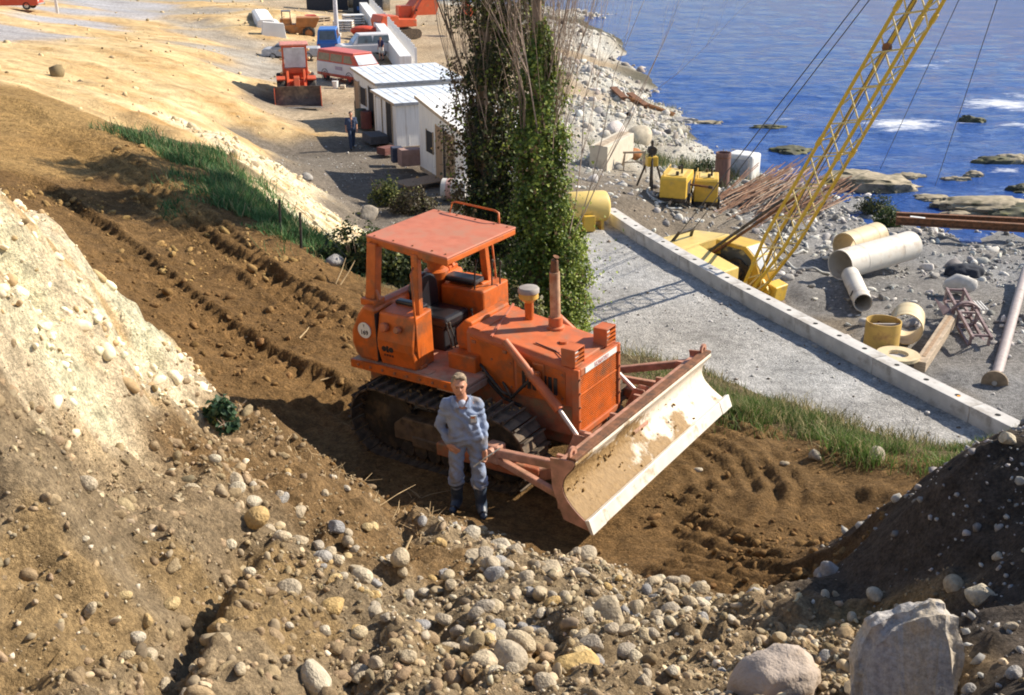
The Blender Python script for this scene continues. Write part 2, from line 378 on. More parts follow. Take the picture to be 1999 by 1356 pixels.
def _rbf(P, c):
    X = np.array([p[:2] for p in P]); Z = np.array([p[2] for p in P])
    D = np.sqrt(((X[:, None] - X[None]) ** 2).sum(-1) + c * c)
    n = len(P)
    A = np.zeros((n + 3, n + 3)); A[:n, :n] = D + np.eye(n) * -0.02
    A[:n, n] = 1; A[:n, n + 1:] = X; A[n, :n] = 1; A[n + 1:, :n] = X.T
    w = np.linalg.solve(A, np.concatenate([Z, np.zeros(3)]))
    return X, w, c
def _conv(pl, pw):
    return [(*at(a, b, z)[:2], z, k) for a, b, z, k in pl] + list(pw)
QL = _conv(PL, PW); QR = _conv(PR, PRW)
RL = _rbf(QL, 0.45); RR = _rbf(QR, 1.2)
def _ev(R, x, y):
    X, w, c = R
    out = np.zeros(len(x)); n = len(X)
    for i in range(0, len(x), 20000):
        a, b = x[i:i + 20000], y[i:i + 20000]
        d = np.sqrt((a[:, None] - X[None, :, 0]) ** 2 + (b[:, None] - X[None, :, 1]) ** 2 + c * c)
        out[i:i + 20000] = d @ w[:n] + w[n] + w[n + 1] * a + w[n + 2] * b
    return out
# kinds of ground: colour, lump height at 0.5 m, at 0.13 m
ZONES = {'B': ((.215,.126,.052), .12, .085), 'Q': ((.38,.24,.098), .11, .07), 'C': ((.92,.775,.55), .36, .17), 'E': ((.27,.17,.08), .30, .20), 'G': ((.36,.268,.165), .30, .21), 'H': ((.115,.096,.082), .22, .10),  # H: dark soil whose colour also carries the heap's shade
         'V': ((.17,.13,.07), .12, .06), 'P': ((.90,.77,.55), .22, .10), 'O': ((.56,.40,.21), .16, .05), 'T': ((.40,.39,.41), .02, .01), 'S': ((.37,.33,.28), .06, .02),
         'Y': ((.175,.148,.12), .03, .012), 'N': ((.40,.31,.21), .05, .02), 'R': ((.44,.43,.42), .04, .03), 'K': ((.50,.47,.41), .45, .16), 'M': ((.27,.265,.265), .30, .14), 'D': ((.24,.205,.165), .14, .06), 'W': ((.12,.11,.08), .1, .02)}
ZK = list(ZONES); ZI = {k: i for i, k in enumerate(ZK)}
ZC = np.array([ZONES[k][0] for k in ZK]); ZA = np.array([ZONES[k][1] for k in ZK]); ZB = np.array([ZONES[k][2] for k in ZK])
def _side(x, y):
    far = sstep(39, 47, y)
    off = 0.62 - 1.0 * far; a = 0.14 + 5.0 * far + 0.02 * np.clip(y - 47, 0, 200)
    s = x - bar_x(y)
    return sstep(-a, a, s - off - a * far)
def _zone_w(x, y):
    """weights of the kinds of ground at places"""
    wx = x + 0.012 * y * fbm(x * 1.3 / (1 + .02 * y), y * 1.3 / (1 + .02 * y), 3) * 2.2
    wy = y + 0.012 * y * fbm(x * 1.3 / (1 + .02 * y) + 50, y * 1.3 / (1 + .02 * y), 3) * 2.2
    side = _side(x, y)
    W = np.zeros((len(x), len(ZK)))
    for Q, m in ((QL, 1 - side), (QR, side)):
        X = np.array([q[:2] for q in Q]); zi = np.array([ZI[q[3]] for q in Q])
        oh = np.zeros((len(Q), len(ZK))); oh[np.arange(len(Q)), zi] = 1
        for i in range(0, len(x), 20000):
            sl = slice(i, i + 20000)
            d = np.sqrt((wx[sl, None] - X[None, :, 0]) ** 2 + (wy[sl, None] - X[None, :, 1]) ** 2)
            dm = d.min(1)
            w = np.exp(-(d - dm[:, None]) / (0.05 + 0.006 * y[sl, None].clip(0, 100)))
            w = w @ oh
            W[sl] += (w / w.sum(1)[:, None]) * m[sl, None]
    # the road and the yard keep to the town side of the kerb beams
    s = x - bar_x(y)
    road = sstep(-5.6, -4.6, s + 0.5 * fbm(x * .5, y * .5, 3)) * (1 - sstep(36, 40, y)) * sstep(11, 14, y) * (1 - side)
    W = W * (1 - road[:, None]); W[:, ZI['R']] += road
    return W
def poly_dist(x, y, P):
    """distance to a polyline, running length and side"""
    P = np.asarray(P); best = np.full(len(x), 1e9); run = np.zeros(len(x)); sgn = np.zeros(len(x)); acc = 0
    for a, b in zip(P[:-1], P[1:]):
        d = b - a; L = np.hypot(*d)
        t = np.clip(((x - a[0]) * d[0] + (y - a[1]) * d[1]) / L ** 2, 0, 1)
        ex, ey = x - a[0] - t * d[0], y - a[1] - t * d[1]
        e = np.hypot(ex, ey); m = e < best
        best[m] = e[m]; run[m] = acc + t[m] * L; sgn[m] = np.sign(d[0] * ey - d[1] * ex)[m]
        acc += L
    return best, run, sgn
_R1 = [at(a, b, z)[:2] for a, b, z in ((60,372,1.35),(120,420,1.1),(205,478,.85),(297,552,.68),(410,630,.5),(560,715,.25),(640,745,.15),(760,820,.05))]
_R2 = [at(a, b, z)[:2] for a, b, z in ((300,395,1.0),(400,462,.78),(470,508,.6),(545,545,.45),(620,590,.3),(690,635,.15),(800,700,.05))]
_R3 = [at(a, b, z)[:2] for a, b, z in ((20,212,1.8),(120,270,1.55),(224,340,1.2),(330,395,.95))]
_R4 = [at(a, b, z)[:2] for a, b, z in ((130,255,1.5),(250,325,1.2),(330,385,.95),(440,470,.65),(560,570,.4),(680,660,.1))]
_ARC = at(1215, 935, 0)[:2]
_gp = lambda *q: np.array([at(a, b, zz)[:2] for a, b, zz in q])
_GULLY = [(_gp((478,1085,1.7),(430,1165,1.85),(372,1245,2.1),(290,1345,2.45)), .26, .13), (_gp((760,1010,.7),(790,1050,.8),(770,1085,.95)), .22, .22), (_gp((560,905,1.25),(640,950,1.0)), .16, .2), (_gp((860,1230,1.35),(880,1330,1.75)), .16, .22), (_gp((80,760,3.3),(150,850,2.85)), .22, .2), (_gp((690,1290,1.8),(650,1345,2.05)), .15, .25), (_gp((1040,1250,1.35),(1110,1230,1.2)), .13, .18)]
def hgt(x, y, detail=True):
    x = np.atleast_1d(np.asarray(x, float)); y = np.atleast_1d(np.asarray(y, float))
    zl = _ev(RL, x, y); zr = _ev(RR, x, y)
    s = x - bar_x(y)
    road = sstep(-6.5, -4.6, s) * (1 - sstep(38, 42, y)) * sstep(11, 14, y)
    zl = zl * (1 - road) + YARD * road
    side = _side(x, y)
    z = zl * (1 - side) + zr * side
    # ground under the machine is flat and follows its tilt
    lx = (x - DZ[0]) * _c + (y - DZ[1]) * _s; ly = -(x - DZ[0]) * _s + (y - DZ[1]) * _c
    ox = np.abs(lx + 2.3) - 2.2; oy = np.abs(ly) - 1.5
    o = np.hypot(np.clip(ox, 0, None), np.clip(oy, 0, None))
    m = 1 - sstep(0.0, 1.0, o)
    z = z * (1 - m) + m * (lx * DZ_PITCH + ly * DZ_ROLL)
    if not detail:
        return z
    W = _zone_w(x, y)
    A = W @ ZA; Bm = W @ ZB
    sc = 1 / (1 + 0.012 * np.clip(y - 20, 0, 100))
    n1 = fbm(x * 1.7 * sc, y * 1.7 * sc, 3) * A
    bil = np.abs(vnoise(x * 4.3 + 3, y * 4.3)) + .55 * np.abs(vnoise(x * 9.1, y * 9.1 + 8)) + .3 * vnoise(x * 14.3, y * 14.3)
    n2 = (bil - .3) * Bm * 1.1 * (1 - sstep(30, 60, y))
    z = z + (n1 + n2) * (1 - 0.75 * m)
    ow = W[:, ZI['O']]; us = x * .79 - y * .61; vs = x * .61 + y * .79
    cw = W[:, ZI['C']]
    z = z - cw * .14 * (np.abs(fbm(x * 1.5 + 11, y * 1.5, 3)) < .07) * (y < 16) * (.5 + vnoise(x * 3, y * 3))
    z = z + ow * .30 * fbm(us * .22, vs * 1.3, 3) * (y > 20)
    for gp, gd, gw_ in _GULLY:
        dd_, rr_, _ = poly_dist(x, y, gp)
        z = z - gd * np.exp(-(dd_ / (gw_ * (1 + .5 * vnoise(rr_ * 3, rr_ * 0)))) ** 2) * (y < 12)
    fr = W[:, ZI['B']] * (x > 1.2) * (y < 14)
    z = z + fr * .05 * np.sin((x * .62 + y * .78) * 2 * np.pi / .3 + 2.5 * fbm(x * .6, y * .6, 2)) * sstep(-.05, .2, fbm(x * .9 + 30, y * .9, 2))
    bw = W[:, ZI['B']] + W[:, ZI['Q']]
    near = (y < 34) & (bw > 0.05)
    if near.any():
        xx, yy = x[near], y[near]; add = np.zeros(len(xx))
        for R, dep in ((_R1, .15), (_R2, .15), (_R3, .13), (_R4, .07)):
            d, run, sg = poly_dist(xx, yy, R)
            inside = 1 - sstep(.24, .32, d + .05 * fbm(xx * 3, yy * 3, 2))
            add += -dep * inside * (0.75 + 0.5 * vnoise(run * 0.8, run * 0 + 3)) + inside * .055 * np.sin(run * 2 * np.pi / .24 + .8 * sg * d * 4) + .05 * np.exp(-((d - .36) / .09) ** 2)
        r = np.hypot(xx - _ARC[0], yy - _ARC[1]); ang = np.arctan2(yy - _ARC[1], xx - _ARC[0])
        arc = np.exp(-((r - 1.5) / .75) ** 2) * np.exp(-((ang - .0) / .95) ** 2) * (.6 + .8 * vnoise(xx * 1.5, yy * 1.5 + 4))
        add += arc * 0.075 * np.sin(r * 2 * np.pi / .27)
        z[near] += add * bw[near]
    return z
def hz(x, y, detail=True):
    return float(hgt(np.array([x]), np.array([y]), detail)[0])
def ground_hit(pts):
    """where lines of sight through picture places meet the bare ground"""
    pts = np.asarray(pts, float)
    d = np.array([ray(a, b) for a, b in pts])
    d /= np.linalg.norm(d[:, :2], axis=1)[:, None]
    t = np.full(len(pts), 2.5); done = np.zeros(len(pts), bool); step = 0.12
    for _ in range(900):
        p = d * t[:, None]; g = hgt(p[:, 0], p[:, 1], False)
        done |= (CAM_Z + p[:, 2]) <= g
        t = np.where(done, t, t + step * (1 + t * .01))
        if done.all(): break
    p = d * t[:, None]
    p[:, 2] = hgt(p[:, 0], p[:, 1], True)
    return p

# ---- the sheet
def lines(a, b, step, grow, lo, hi):
    core = list(np.arange(a, b + 1e-6, step)); r = step; v = b
    while v < hi: r *= grow; v += r; core.append(v)
    r = step; v = a; pre = []
    while v > lo: r *= grow; v -= r; pre.append(v)
    return np.array(pre[::-1] + core)
XS = lines(-6.5, 6.5, 0.055, 1.05, -420, 420)
YS = lines(4.2, 22.0, 0.055, 1.022, -30, 760)
YS = np.concatenate([YS[YS >= 4.2], []]); _pre = lines(4.2, 4.2, 0.055, 1.25, -30, 4.3); YS = np.concatenate([_pre[_pre < 4.19], YS])
GX, GY = np.meshgrid(XS, YS)
gx, gy = GX.ravel(), GY.ravel()
gz = hgt(gx, gy)
GW = _zone_w(gx, gy)
gcol = GW @ ZC
gcol = gcol * (1 + 0.35 * fbm(gx * .9, gy * .9, 3)[:, None]) * (1 + 0.18 * fbm(gx * .25, gy * .25, 2)[:, None] * np.array([0.6, 1.0, 1.5]))
_us, _vs = gx * .79 - gy * .61, gx * .61 + gy * .79
gcol = gcol * (1 + (GW[:, ZI['O']] * .55 * fbm(_us * .25 + 5, _vs * 1.5, 4))[:, None] * np.array([.7, 1.0, 1.4]))
_cw = GW[:, ZI['C']] + GW[:, ZI['P']]; _b = sstep(.08, .30, fbm(gx * 2.6 + 40, gy * 2.6, 4)) * _cw * .8
gcol = gcol * (1 - _b[:, None]) + _b[:, None] * np.array([.58, .38, .17])
_b = sstep(.12, .32, fbm(gx * 1.1 + 70, gy * 1.1 + 9, 4)) * GW[:, ZI['G']] * .6
gcol = gcol * (1 - _b[:, None]) + _b[:, None] * np.array([.40, .26, .11])
gcol = np.clip(gcol, .01, .85)
nx, ny = len(XS), len(YS)
ii = (np.arange(ny - 1)[:, None] * nx + np.arange(nx - 1)[None]).ravel()
quads = np.stack([ii, ii + 1, ii + nx + 1, ii + nx], 1)
kind = GW.argmax(1)[quads[:, 0]]
SURF = {'B': 'dirt_track', 'C': 'cut_bank', 'P': 'cut_bank', 'E': 'spoil_bank', 'G': 'gravel_bank', 'H': 'gravel_bank', 'V': 'verge', 'O': 'hillside', 'T': 'haul_road', 'S': 'ditch', 'Y': 'yard', 'N': 'yard', 'R': 'gravel_road', 'K': 'river_bank', 'M': 'river_bank', 'Q': 'dirt_track', 'D': 'river_bank', 'W': 'river_bed'}
ground_mat = vcol_mat('earth_and_gravel', rough=0.95, var=0.45, scale=7.0, bump=1.0, bscale=17.0, bdist=0.11, spec=0.15, fine=33.0)
road_mat = vcol_mat('crushed_gravel', rough=0.95, var=0.35, scale=4.0, bump=1.0, bscale=16.0, bdist=0.08, spec=0.15, fine=20.0)
far_mat = vcol_mat('far_earth', rough=0.95, var=0.30, scale=1.6, bump=0.8, bscale=4.0, bdist=0.15, spec=0.1)
names = np.array([SURF[k] for k in ZK])[kind]
for nm in sorted(set(SURF.values())):
    q = quads[names == nm]
    if not len(q): continue
    used, inv = np.unique(q, return_inverse=True)
    me = np_mesh(nm, np.stack([gx, gy, gz], 1)[used], inv.reshape(-1, 4), gcol[used])
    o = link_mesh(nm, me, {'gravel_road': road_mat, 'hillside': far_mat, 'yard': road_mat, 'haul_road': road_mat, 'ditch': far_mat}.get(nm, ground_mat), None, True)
    tag(o, None, None, None, 'structure')

# ---- the river
def water_material():
    m, nt, bs = nodes_of('river_water')
    N, L = nt.nodes, nt.links
    tc = N.new('ShaderNodeTexCoord')
    mp = N.new('ShaderNodeMapping'); mp.inputs['Scale'].default_value = (0.55, 1.0, 1); mp.inputs['Rotation'].default_value = (0, 0, math.radians(-12))
    L.new(tc.outputs['Object'], mp.inputs['Vector'])
    n1 = N.new('ShaderNodeTexNoise'); n1.inputs['Scale'].default_value = 0.8; n1.inputs['Detail'].default_value = 8; n1.inputs['Roughness'].default_value = 0.62
    L.new(mp.outputs[0], n1.inputs['Vector'])
    bp = N.new('ShaderNodeBump'); bp.inputs['Strength'].default_value = 1.0; bp.inputs['Distance'].default_value = 0.5
    L.new(n1.outputs['Fac'], bp.inputs['Height']); L.new(bp.outputs[0], bs.inputs['Normal'])
    at_ = N.new('ShaderNodeAttribute'); at_.attribute_name = 'foam'
    n2 = N.new('ShaderNodeTexNoise'); n2.inputs['Scale'].default_value = 1.3; n2.inputs['Detail'].default_value = 10; n2.inputs['Roughness'].default_value = 0.72
    L.new(mp.outputs[0], n2.inputs['Vector'])
    ad = N.new('ShaderNodeMath'); ad.operation = 'ADD'; L.new(at_.outputs['Fac'], ad.inputs[0]); L.new(n2.outputs['Fac'], ad.inputs[1])
    mr = N.new('ShaderNodeMapRange'); mr.inputs['From Min'].default_value = 0.94; mr.inputs['From Max'].default_value = 1.20; L.new(ad.outputs[0], mr.inputs['Value'])
    n3 = N.new('ShaderNodeTexNoise'); n3.inputs['Scale'].default_value = 0.3; n3.inputs['Detail'].default_value = 9; n3.inputs['Roughness'].default_value = .7  # painted ripples: light and dark streaks in the base colour
    L.new(mp.outputs[0], n3.inputs['Vector'])
    cr = N.new('ShaderNodeMix'); cr.data_type = 'RGBA'; cr.inputs['A'].default_value = (0.020, 0.062, 0.23, 1); cr.inputs['B'].default_value = (0.050, 0.125, 0.40, 1)  # blue base colour stands in for the reflected sky
    L.new(n3.outputs['Fac'], cr.inputs['Factor'])
    mx = N.new('ShaderNodeMix'); mx.data_type = 'RGBA'; mx.inputs['B'].default_value = (0.82, 0.84, 0.86, 1)
    L.new(mr.outputs[0], mx.inputs['Factor']); L.new(cr.outputs['Result'], mx.inputs['A'])
    L.new(mx.outputs['Result'], bs.inputs['Base Color'])
    mr2 = N.new('ShaderNodeMapRange'); mr2.inputs['To Min'].default_value = 0.10; mr2.inputs['To Max'].default_value = 0.8; L.new(mr.outputs[0], mr2.inputs['Value'])
    L.new(mr2.outputs[0], bs.inputs['Roughness'])
    bs.inputs['IOR'].default_value = 1.33
    bs.inputs['Specular IOR Level'].default_value = 0.10
    return m
wxs = lines(6, 42, 0.5, 1.08, -30, 420); wys = lines(44, 90, 0.4, 1.05, 28, 760)
WX, WY = np.meshgrid(wxs, wys); wx, wy = WX.ravel(), WY.ravel()
foam = np.zeros(len(wx))
for px, py, rx, ry, am in ((1770,246,4.6,3.4,.66),(1735,248,2.0,4.2,.66),(1850,243,4.5,1.6,.5),(1955,205,4.2,4.6,.68),(1915,212,3.0,2.4,.5),(1990,190,3,5,.5),(1800,130,5.5,3.2,.50),(1840,122,3,2.2,.5),(1720,128,4,2,.36),(1985,248,2.4,2.4,.55),(1535,234,1.8,2.0,.46),(1960,335,1.8,1.6,.5),(1900,425,2.5,.9,.42),(1700,150,3,2,.32),(1770,250,12,6,.26),(1930,215,8,9,.28),(1900,340,8,5,.25),(1980,440,3,1,.5)):
    p = at(px, py, WATER)
    foam = np.maximum(foam, am * np.exp(-((wx - p[0]) / rx) ** 2 - ((wy - p[1]) / ry) ** 2))
wz = WATER + 0.16 * fbm(wx * .35, wy * .7, 3) * sstep(45, 55, wy) + 0.25 * foam
wi = (np.arange(len(wys) - 1)[:, None] * len(wxs) + np.arange(len(wxs) - 1)[None]).ravel()
me = np_mesh('river', np.stack([wx, wy, wz], 1), np.stack([wi, wi + 1, wi + len(wxs) + 1, wi + len(wxs)], 1), np.repeat(foam[:, None], 3, 1), 'foam')
tag(link_mesh('river', me, water_material(), None, True), None, None, None, 'structure')
# ================================================================== THE BULLDOZER
paint = mat('orange_paint', (.57, .125, .018), rough=.42, var=.22, scale=5, dirt=(.26, .10, .045), dscale=3.0, damt=.55, bump=.12, bscale=30)
paint_roof = mat('faded_orange_paint', (.52, .165, .095), rough=.55, var=.12, scale=7, dirt=(.44, .19, .12), dscale=3.5, damt=.6, bump=.1, bscale=60)
paint_hood = mat('sunned_orange_paint', (.54, .135, .045), rough=.5, var=.15, scale=6, dirt=(.36, .16, .09), dscale=3.2, damt=.6)
paint_worn = mat('muddy_orange_paint', (.42, .13, .06), rough=.75, var=.3, scale=7, dirt=(.25, .16, .09), dscale=5, damt=.8, bump=.3, bscale=40)
deck_m = mat('worn_deck', (.42, .20, .13), rough=.8, var=.3, scale=6, dirt=(.36, .27, .20), dscale=5, damt=.9, bump=.2)
pink_steel = mat('rubbed_pink_steel', (.50, .25, .17), rough=.6, var=.3, scale=7, dirt=(.30, .17, .10), dscale=5, damt=.6, bump=.2)
track_m = mat('muddy_track_steel', (.10, .075, .055), rough=.75, metal=.2, var=.5, scale=9, dirt=(.19, .13, .08), dscale=7, damt=.7, bump=.4, bscale=60)
dark_m = mat('dark_greasy_steel', (.035, .03, .028), rough=.7, var=.4, scale=9, dirt=(.12, .085, .05), dscale=6, damt=.5, bump=.3)
black_vinyl = mat('black_vinyl', (.018, .018, .022), rough=.32, var=.2, scale=8)
rubber = mat('black_rubber', (.025, .024, .023), rough=.8, var=.3, scale=8, dirt=(.16, .12, .09), dscale=5, damt=.4)
chrome = mat('bright_rod', (.60, .52, .48), rough=.5, metal=.4, var=.15)
white_paint = mat('white_paint', (.78, .77, .75), rough=.5, var=.08, scale=6, dirt=(.5, .45, .4), dscale=4, damt=.2)
black_paint = mat('black_paint', (.02, .02, .025), rough=.5)
rust = mat('rusty_steel', (.20, .085, .04), rough=.85, var=.4, scale=10, dirt=(.09, .05, .03), dscale=6, damt=.6, bump=.3)
stack_m = mat('heat_bleached_pipe', (.52, .32, .20), rough=.7, var=.25, scale=10, dirt=(.38, .16, .08), dscale=6, damt=.5)
yellow_glass = mat('yellow_bowl', (.62, .40, .10), rough=.3, var=.15)
grey_cap = mat('grey_dusty_cap', (.34, .31, .29), rough=.7, var=.2)
lens_m = mat('lamp_lens', (.80, .82, .80), rough=.15, var=.05)

def blade_material():
    m, nt, bs = nodes_of('scoured_blade_with_mud')
    N, L = nt.nodes, nt.links
    tc = N.new('ShaderNodeTexCoord')
    sp = N.new('ShaderNodeSeparateXYZ'); L.new(tc.outputs['Object'], sp.inputs[0])
    n1 = N.new('ShaderNodeTexNoise'); n1.inputs['Scale'].default_value = 2.2; n1.inputs['Detail'].default_value = 9; n1.inputs['Roughness'].default_value = .62
    L.new(tc.outputs['Object'], n1.inputs['Vector'])
    # caked mud: low on the blade and on its right-hand end (own shape of the mud)
    a = N.new('ShaderNodeMath'); a.operation = 'MULTIPLY_ADD'; L.new(sp.outputs['Y'], a.inputs[0]); a.inputs[1].default_value = -0.13; a.inputs[2].default_value = 0.07
    b = N.new('ShaderNodeMath'); b.operation = 'MULTIPLY_ADD'; L.new(sp.outputs['Z'], b.inputs[0]); b.inputs[1].default_value = -0.38; b.inputs[2].default_value = 0.27
    c = N.new('ShaderNodeMath'); c.operation = 'ADD'; L.new(a.outputs[0], c.inputs[0]); L.new(b.outputs[0], c.inputs[1])
    d = N.new('ShaderNodeMath'); d.operation = 'ADD'; L.new(c.outputs[0], d.inputs[0]); L.new(n1.outputs['Fac'], d.inputs[1])
    mr = N.new('ShaderNodeMapRange'); mr.inputs['From Min'].default_value = .545; mr.inputs['From Max'].default_value = .635; L.new(d.outputs[0], mr.inputs['Value'])
    n2 = N.new('ShaderNodeTexNoise'); n2.inputs['Scale'].default_value = 14; n2.inputs['Detail'].default_value = 6; L.new(tc.outputs['Object'], n2.inputs['Vector'])
    mud = N.new('ShaderNodeMix'); mud.data_type = 'RGBA'; mud.inputs['A'].default_value = (.20, .12, .045, 1); mud.inputs['B'].default_value = (.36, .225, .09, 1); L.new(n2.outputs['Fac'], mud.inputs['Factor'])
    st = N.new('ShaderNodeMix'); st.data_type = 'RGBA'; st.inputs['A'].default_value = (.76, .68, .57, 1); st.inputs['B'].default_value = (.62, .47, .34, 1)
    mr3 = N.new('ShaderNodeMapRange'); mr3.inputs['From Min'].default_value = .52; mr3.inputs['From Max'].default_value = .75; L.new(n2.outputs['Fac'], mr3.inputs['Value']); L.new(mr3.outputs[0], st.inputs['Factor'])
    mx = N.new('ShaderNodeMix'); mx.data_type = 'RGBA'; L.new(mr.outputs[0], mx.inputs['Factor']); L.new(st.outputs['Result'], mx.inputs['A']); L.new(mud.outputs['Result'], mx.inputs['B'])
    L.new(mx.outputs['Result'], bs.inputs['Base Color'])
    bs.inputs['Roughness'].default_value = .7
    bp = N.new('ShaderNodeBump'); bp.inputs['Strength'].default_value = .8; bp.inputs['Distance'].default_value = .03
    h = N.new('ShaderNodeMath'); h.operation = 'MULTIPLY'; L.new(mr.outputs[0], h.inputs[0]); L.new(n2.outputs['Fac'], h.inputs[1])
    L.new(h.outputs[0], bp.inputs['Height']); L.new(bp.outputs[0], bs.inputs['Normal'])
    return m

ex = Vector((_c, _s, math.sin(DZ_PITCH))).normalized()
ey0 = Vector((-_s, _c, math.sin(DZ_ROLL)))
ey = (ey0 - ex * ey0.dot(ex)).normalized()
ez = ex.cross(ey)
RM = Matrix((ex, ey, ez)).transposed()
dozer = thing('bulldozer', 'orange crawler bulldozer with canopy roof and wide pale blade standing on the dirt track', 'bulldozer', (DZ[0], DZ[1], -0.02), rot=RM.to_euler())
D = dozer
# ---- undercarriage
MB().box(-3.75, -.98, -.40, .40, .42, 1.0).build('chassis', paint_worn, D, bevel=.03)
MB().box(-3.95, -3.6, -.72, .72, .35, 1.12).build('rear_housing', paint_worn, D, bevel=.05)
R_S, XS_R, XS_F, ZW = .415, -3.43, -1.66, .48       # wheel radius inside the chain, sprocket, idler, axle height
def shoe_mesh():
    b = MB().box(-.072, .072, -.235, .235, -.012, .012)
    b.box(-.068, -.045, -.235, .235, .010, .062)
    b.box(.02, .05, -.09, -.04, -.06, -.010).box(.02, .05, .04, .09, -.06, -.010)
    return b
loopL = [];  # the chain's path in x, z
def chain_path(s):
    """point and outward normal at running length s around the track"""
    top = XS_F - XS_R; half = math.pi * (R_S + .055); r = R_S + .055
    per = 2 * top + 2 * half; s %= per
    if s < top:
        t = s / top; sag = -.05 * math.sin(math.pi * t)
        return (XS_R + s, ZW + r + sag, 0, 1)
    s -= top
    if s < half:
        a = math.pi / 2 - s / r
        return (XS_F + r * math.cos(a), ZW + r * math.sin(a), math.cos(a), math.sin(a))
    s -= half
    if s < top:
        return (XS_F - s, ZW - r, 0, -1)
    s -= top
    a = -math.pi / 2 - s / r
    return (XS_R + r * math.cos(a), ZW + r * math.sin(a), math.cos(a), math.sin(a))
PER = 2 * (XS_F - XS_R) + 2 * math.pi * (R_S + .055)
NSH = 41
shoe0 = None
for side in (-1, 1):
    trk = bpy.data.objects.new('crawler_track', None); COL.link(trk); trk.parent = D; trk.location = (0, side * .955, 0)
    for k in range(NSH):
        x, z, nx_, nz_ = chain_path((k + .5) * PER / NSH)
        if shoe0 is None:
            shoe0 = shoe_mesh().build('track_shoe', track_m, trk); o = shoe0
        else:
            o = bpy.data.objects.new('track_shoe', shoe0.data); COL.link(o); o.parent = trk
        o.location = (x, 0, z)
        o.rotation_euler = (0, math.atan2(nx_, nz_), 0)
    # sprocket, idler, rollers, frame
    b = MB().lathe([(0, -.05), (.10, -.05), (.12, -.04), (.34, -.035), (R_S, -.03), (R_S, .03), (.34, .035), (.12, .04), (.10, .05), (0, .05)], (XS_R, 0, ZW), (0, 1, 0), 26)
    for k in range(22):
        a = 2 * math.pi * k / 22
        b.bar((XS_R + .36 * math.cos(a), 0, ZW + .36 * math.sin(a)), (XS_R + .455 * math.cos(a), 0, ZW + .455 * math.sin(a)), .05, .06)
    b.build('sprocket', dark_m, trk, smooth=35)
    MB().lathe([(0, -.10), (.12, -.10), (.13, -.03), (.30, -.03), (.33, -.09), (R_S - .02, -.09), (R_S - .02, -.04), (R_S, -.035), (R_S, .035), (R_S - .02, .04), (R_S - .02, .09), (.33, .09), (.30, .03), (.13, .03), (.12, .10), (0, .10)], (XS_F, 0, ZW), (0, 1, 0), 28).build('idler_wheel', dark_m, trk, smooth=35)
    for k in range(6):
        x = -3.05 + k * .21
        MB().lathe([(0, -.15), (.10, -.15), (.12, -.08), (.095, -.05), (.095, .05), (.12, .08), (.10, .15), (0, .15)], (x, 0, .19), (0, 1, 0), 14).build('track_roller', dark_m, trk, smooth=35)
    MB().lathe([(0, -.1), (.08, -.1), (.08, .1), (0, .1)], (-2.5, 0, .82), (0, 1, 0), 14).build('carrier_roller', dark_m, trk, smooth=35)
    b = MB().prism([(-3.25, .30), (-1.95, .30), (-1.75, .42), (-1.75, .56), (-2.1, .62), (-3.1, .62), (-3.25, .5)], -.16, .16)
    b.box(-2.95, -2.1, side * .155 - .03, side * .155 + .03, .26, .40)
    b.build('track_frame', paint_worn if side > 0 else track_m, trk, bevel=.02)
# ---- platform, tanks, seat
MB().box(-3.98, -2.16, -1.0, 1.0, 1.165, 1.205).build('floor_plate', deck_m, D, bevel=.008)
MB().box(-3.98, -2.16, -1.012, -.985, 1.10, 1.21).build('floor_edge', paint, D)
MB().box(-3.98, -2.16, .985, 1.012, 1.10, 1.21).build('floor_edge', paint, D)
MB().box(-2.6, -2.14, -1.0, -.55, 1.07, 1.16).build('step_plate', deck_m, D, bevel=.01)
prof = [(-.93, 1.21), (-.985, 1.45), (-.985, 1.56), (-.90, 1.90), (-.55, 1.93), (-.55, 1.21)]
MB().prism(prof, -3.53, -2.96, 'yz').build('side_tank', paint, D, bevel=.025)
MB().prism([(-y, z) for y, z in prof], -3.53, -2.96, 'yz').build('side_tank', paint, D, bevel=.025)
# rear tank across the machine: profile in x, z with rounded back
rt = MB()
ys = [-.985, -.93, -.5, .5, .93, .985]
ring = [(-3.56, 1.21), (-3.56, 1.95), (-3.74, 1.97), (-3.86, 1.82), (-3.98, 1.58), (-3.99, 1.42), (-3.93, 1.25), (-3.85, 1.21)]
rt.prism(ring, -.955, .955)
rt.build('rear_tank', paint, D, bevel=.05)
MB().box(-3.553, -3.537, -.965, -.8, 1.24, 1.88).build('tank_seam', black_paint, D)
for x, r in ((-3.38, .062), (-3.17, .045)):
    MB().lathe([(0, 0), (r * .6, 0), (r * .6, .03), (r, .03), (r, .075), (r * .8, .09), (0, .09)], (x, -.94, 1.74 - .01), (0, -.97, .25), 18).build('filler_cap', paint_hood, D, smooth=35)
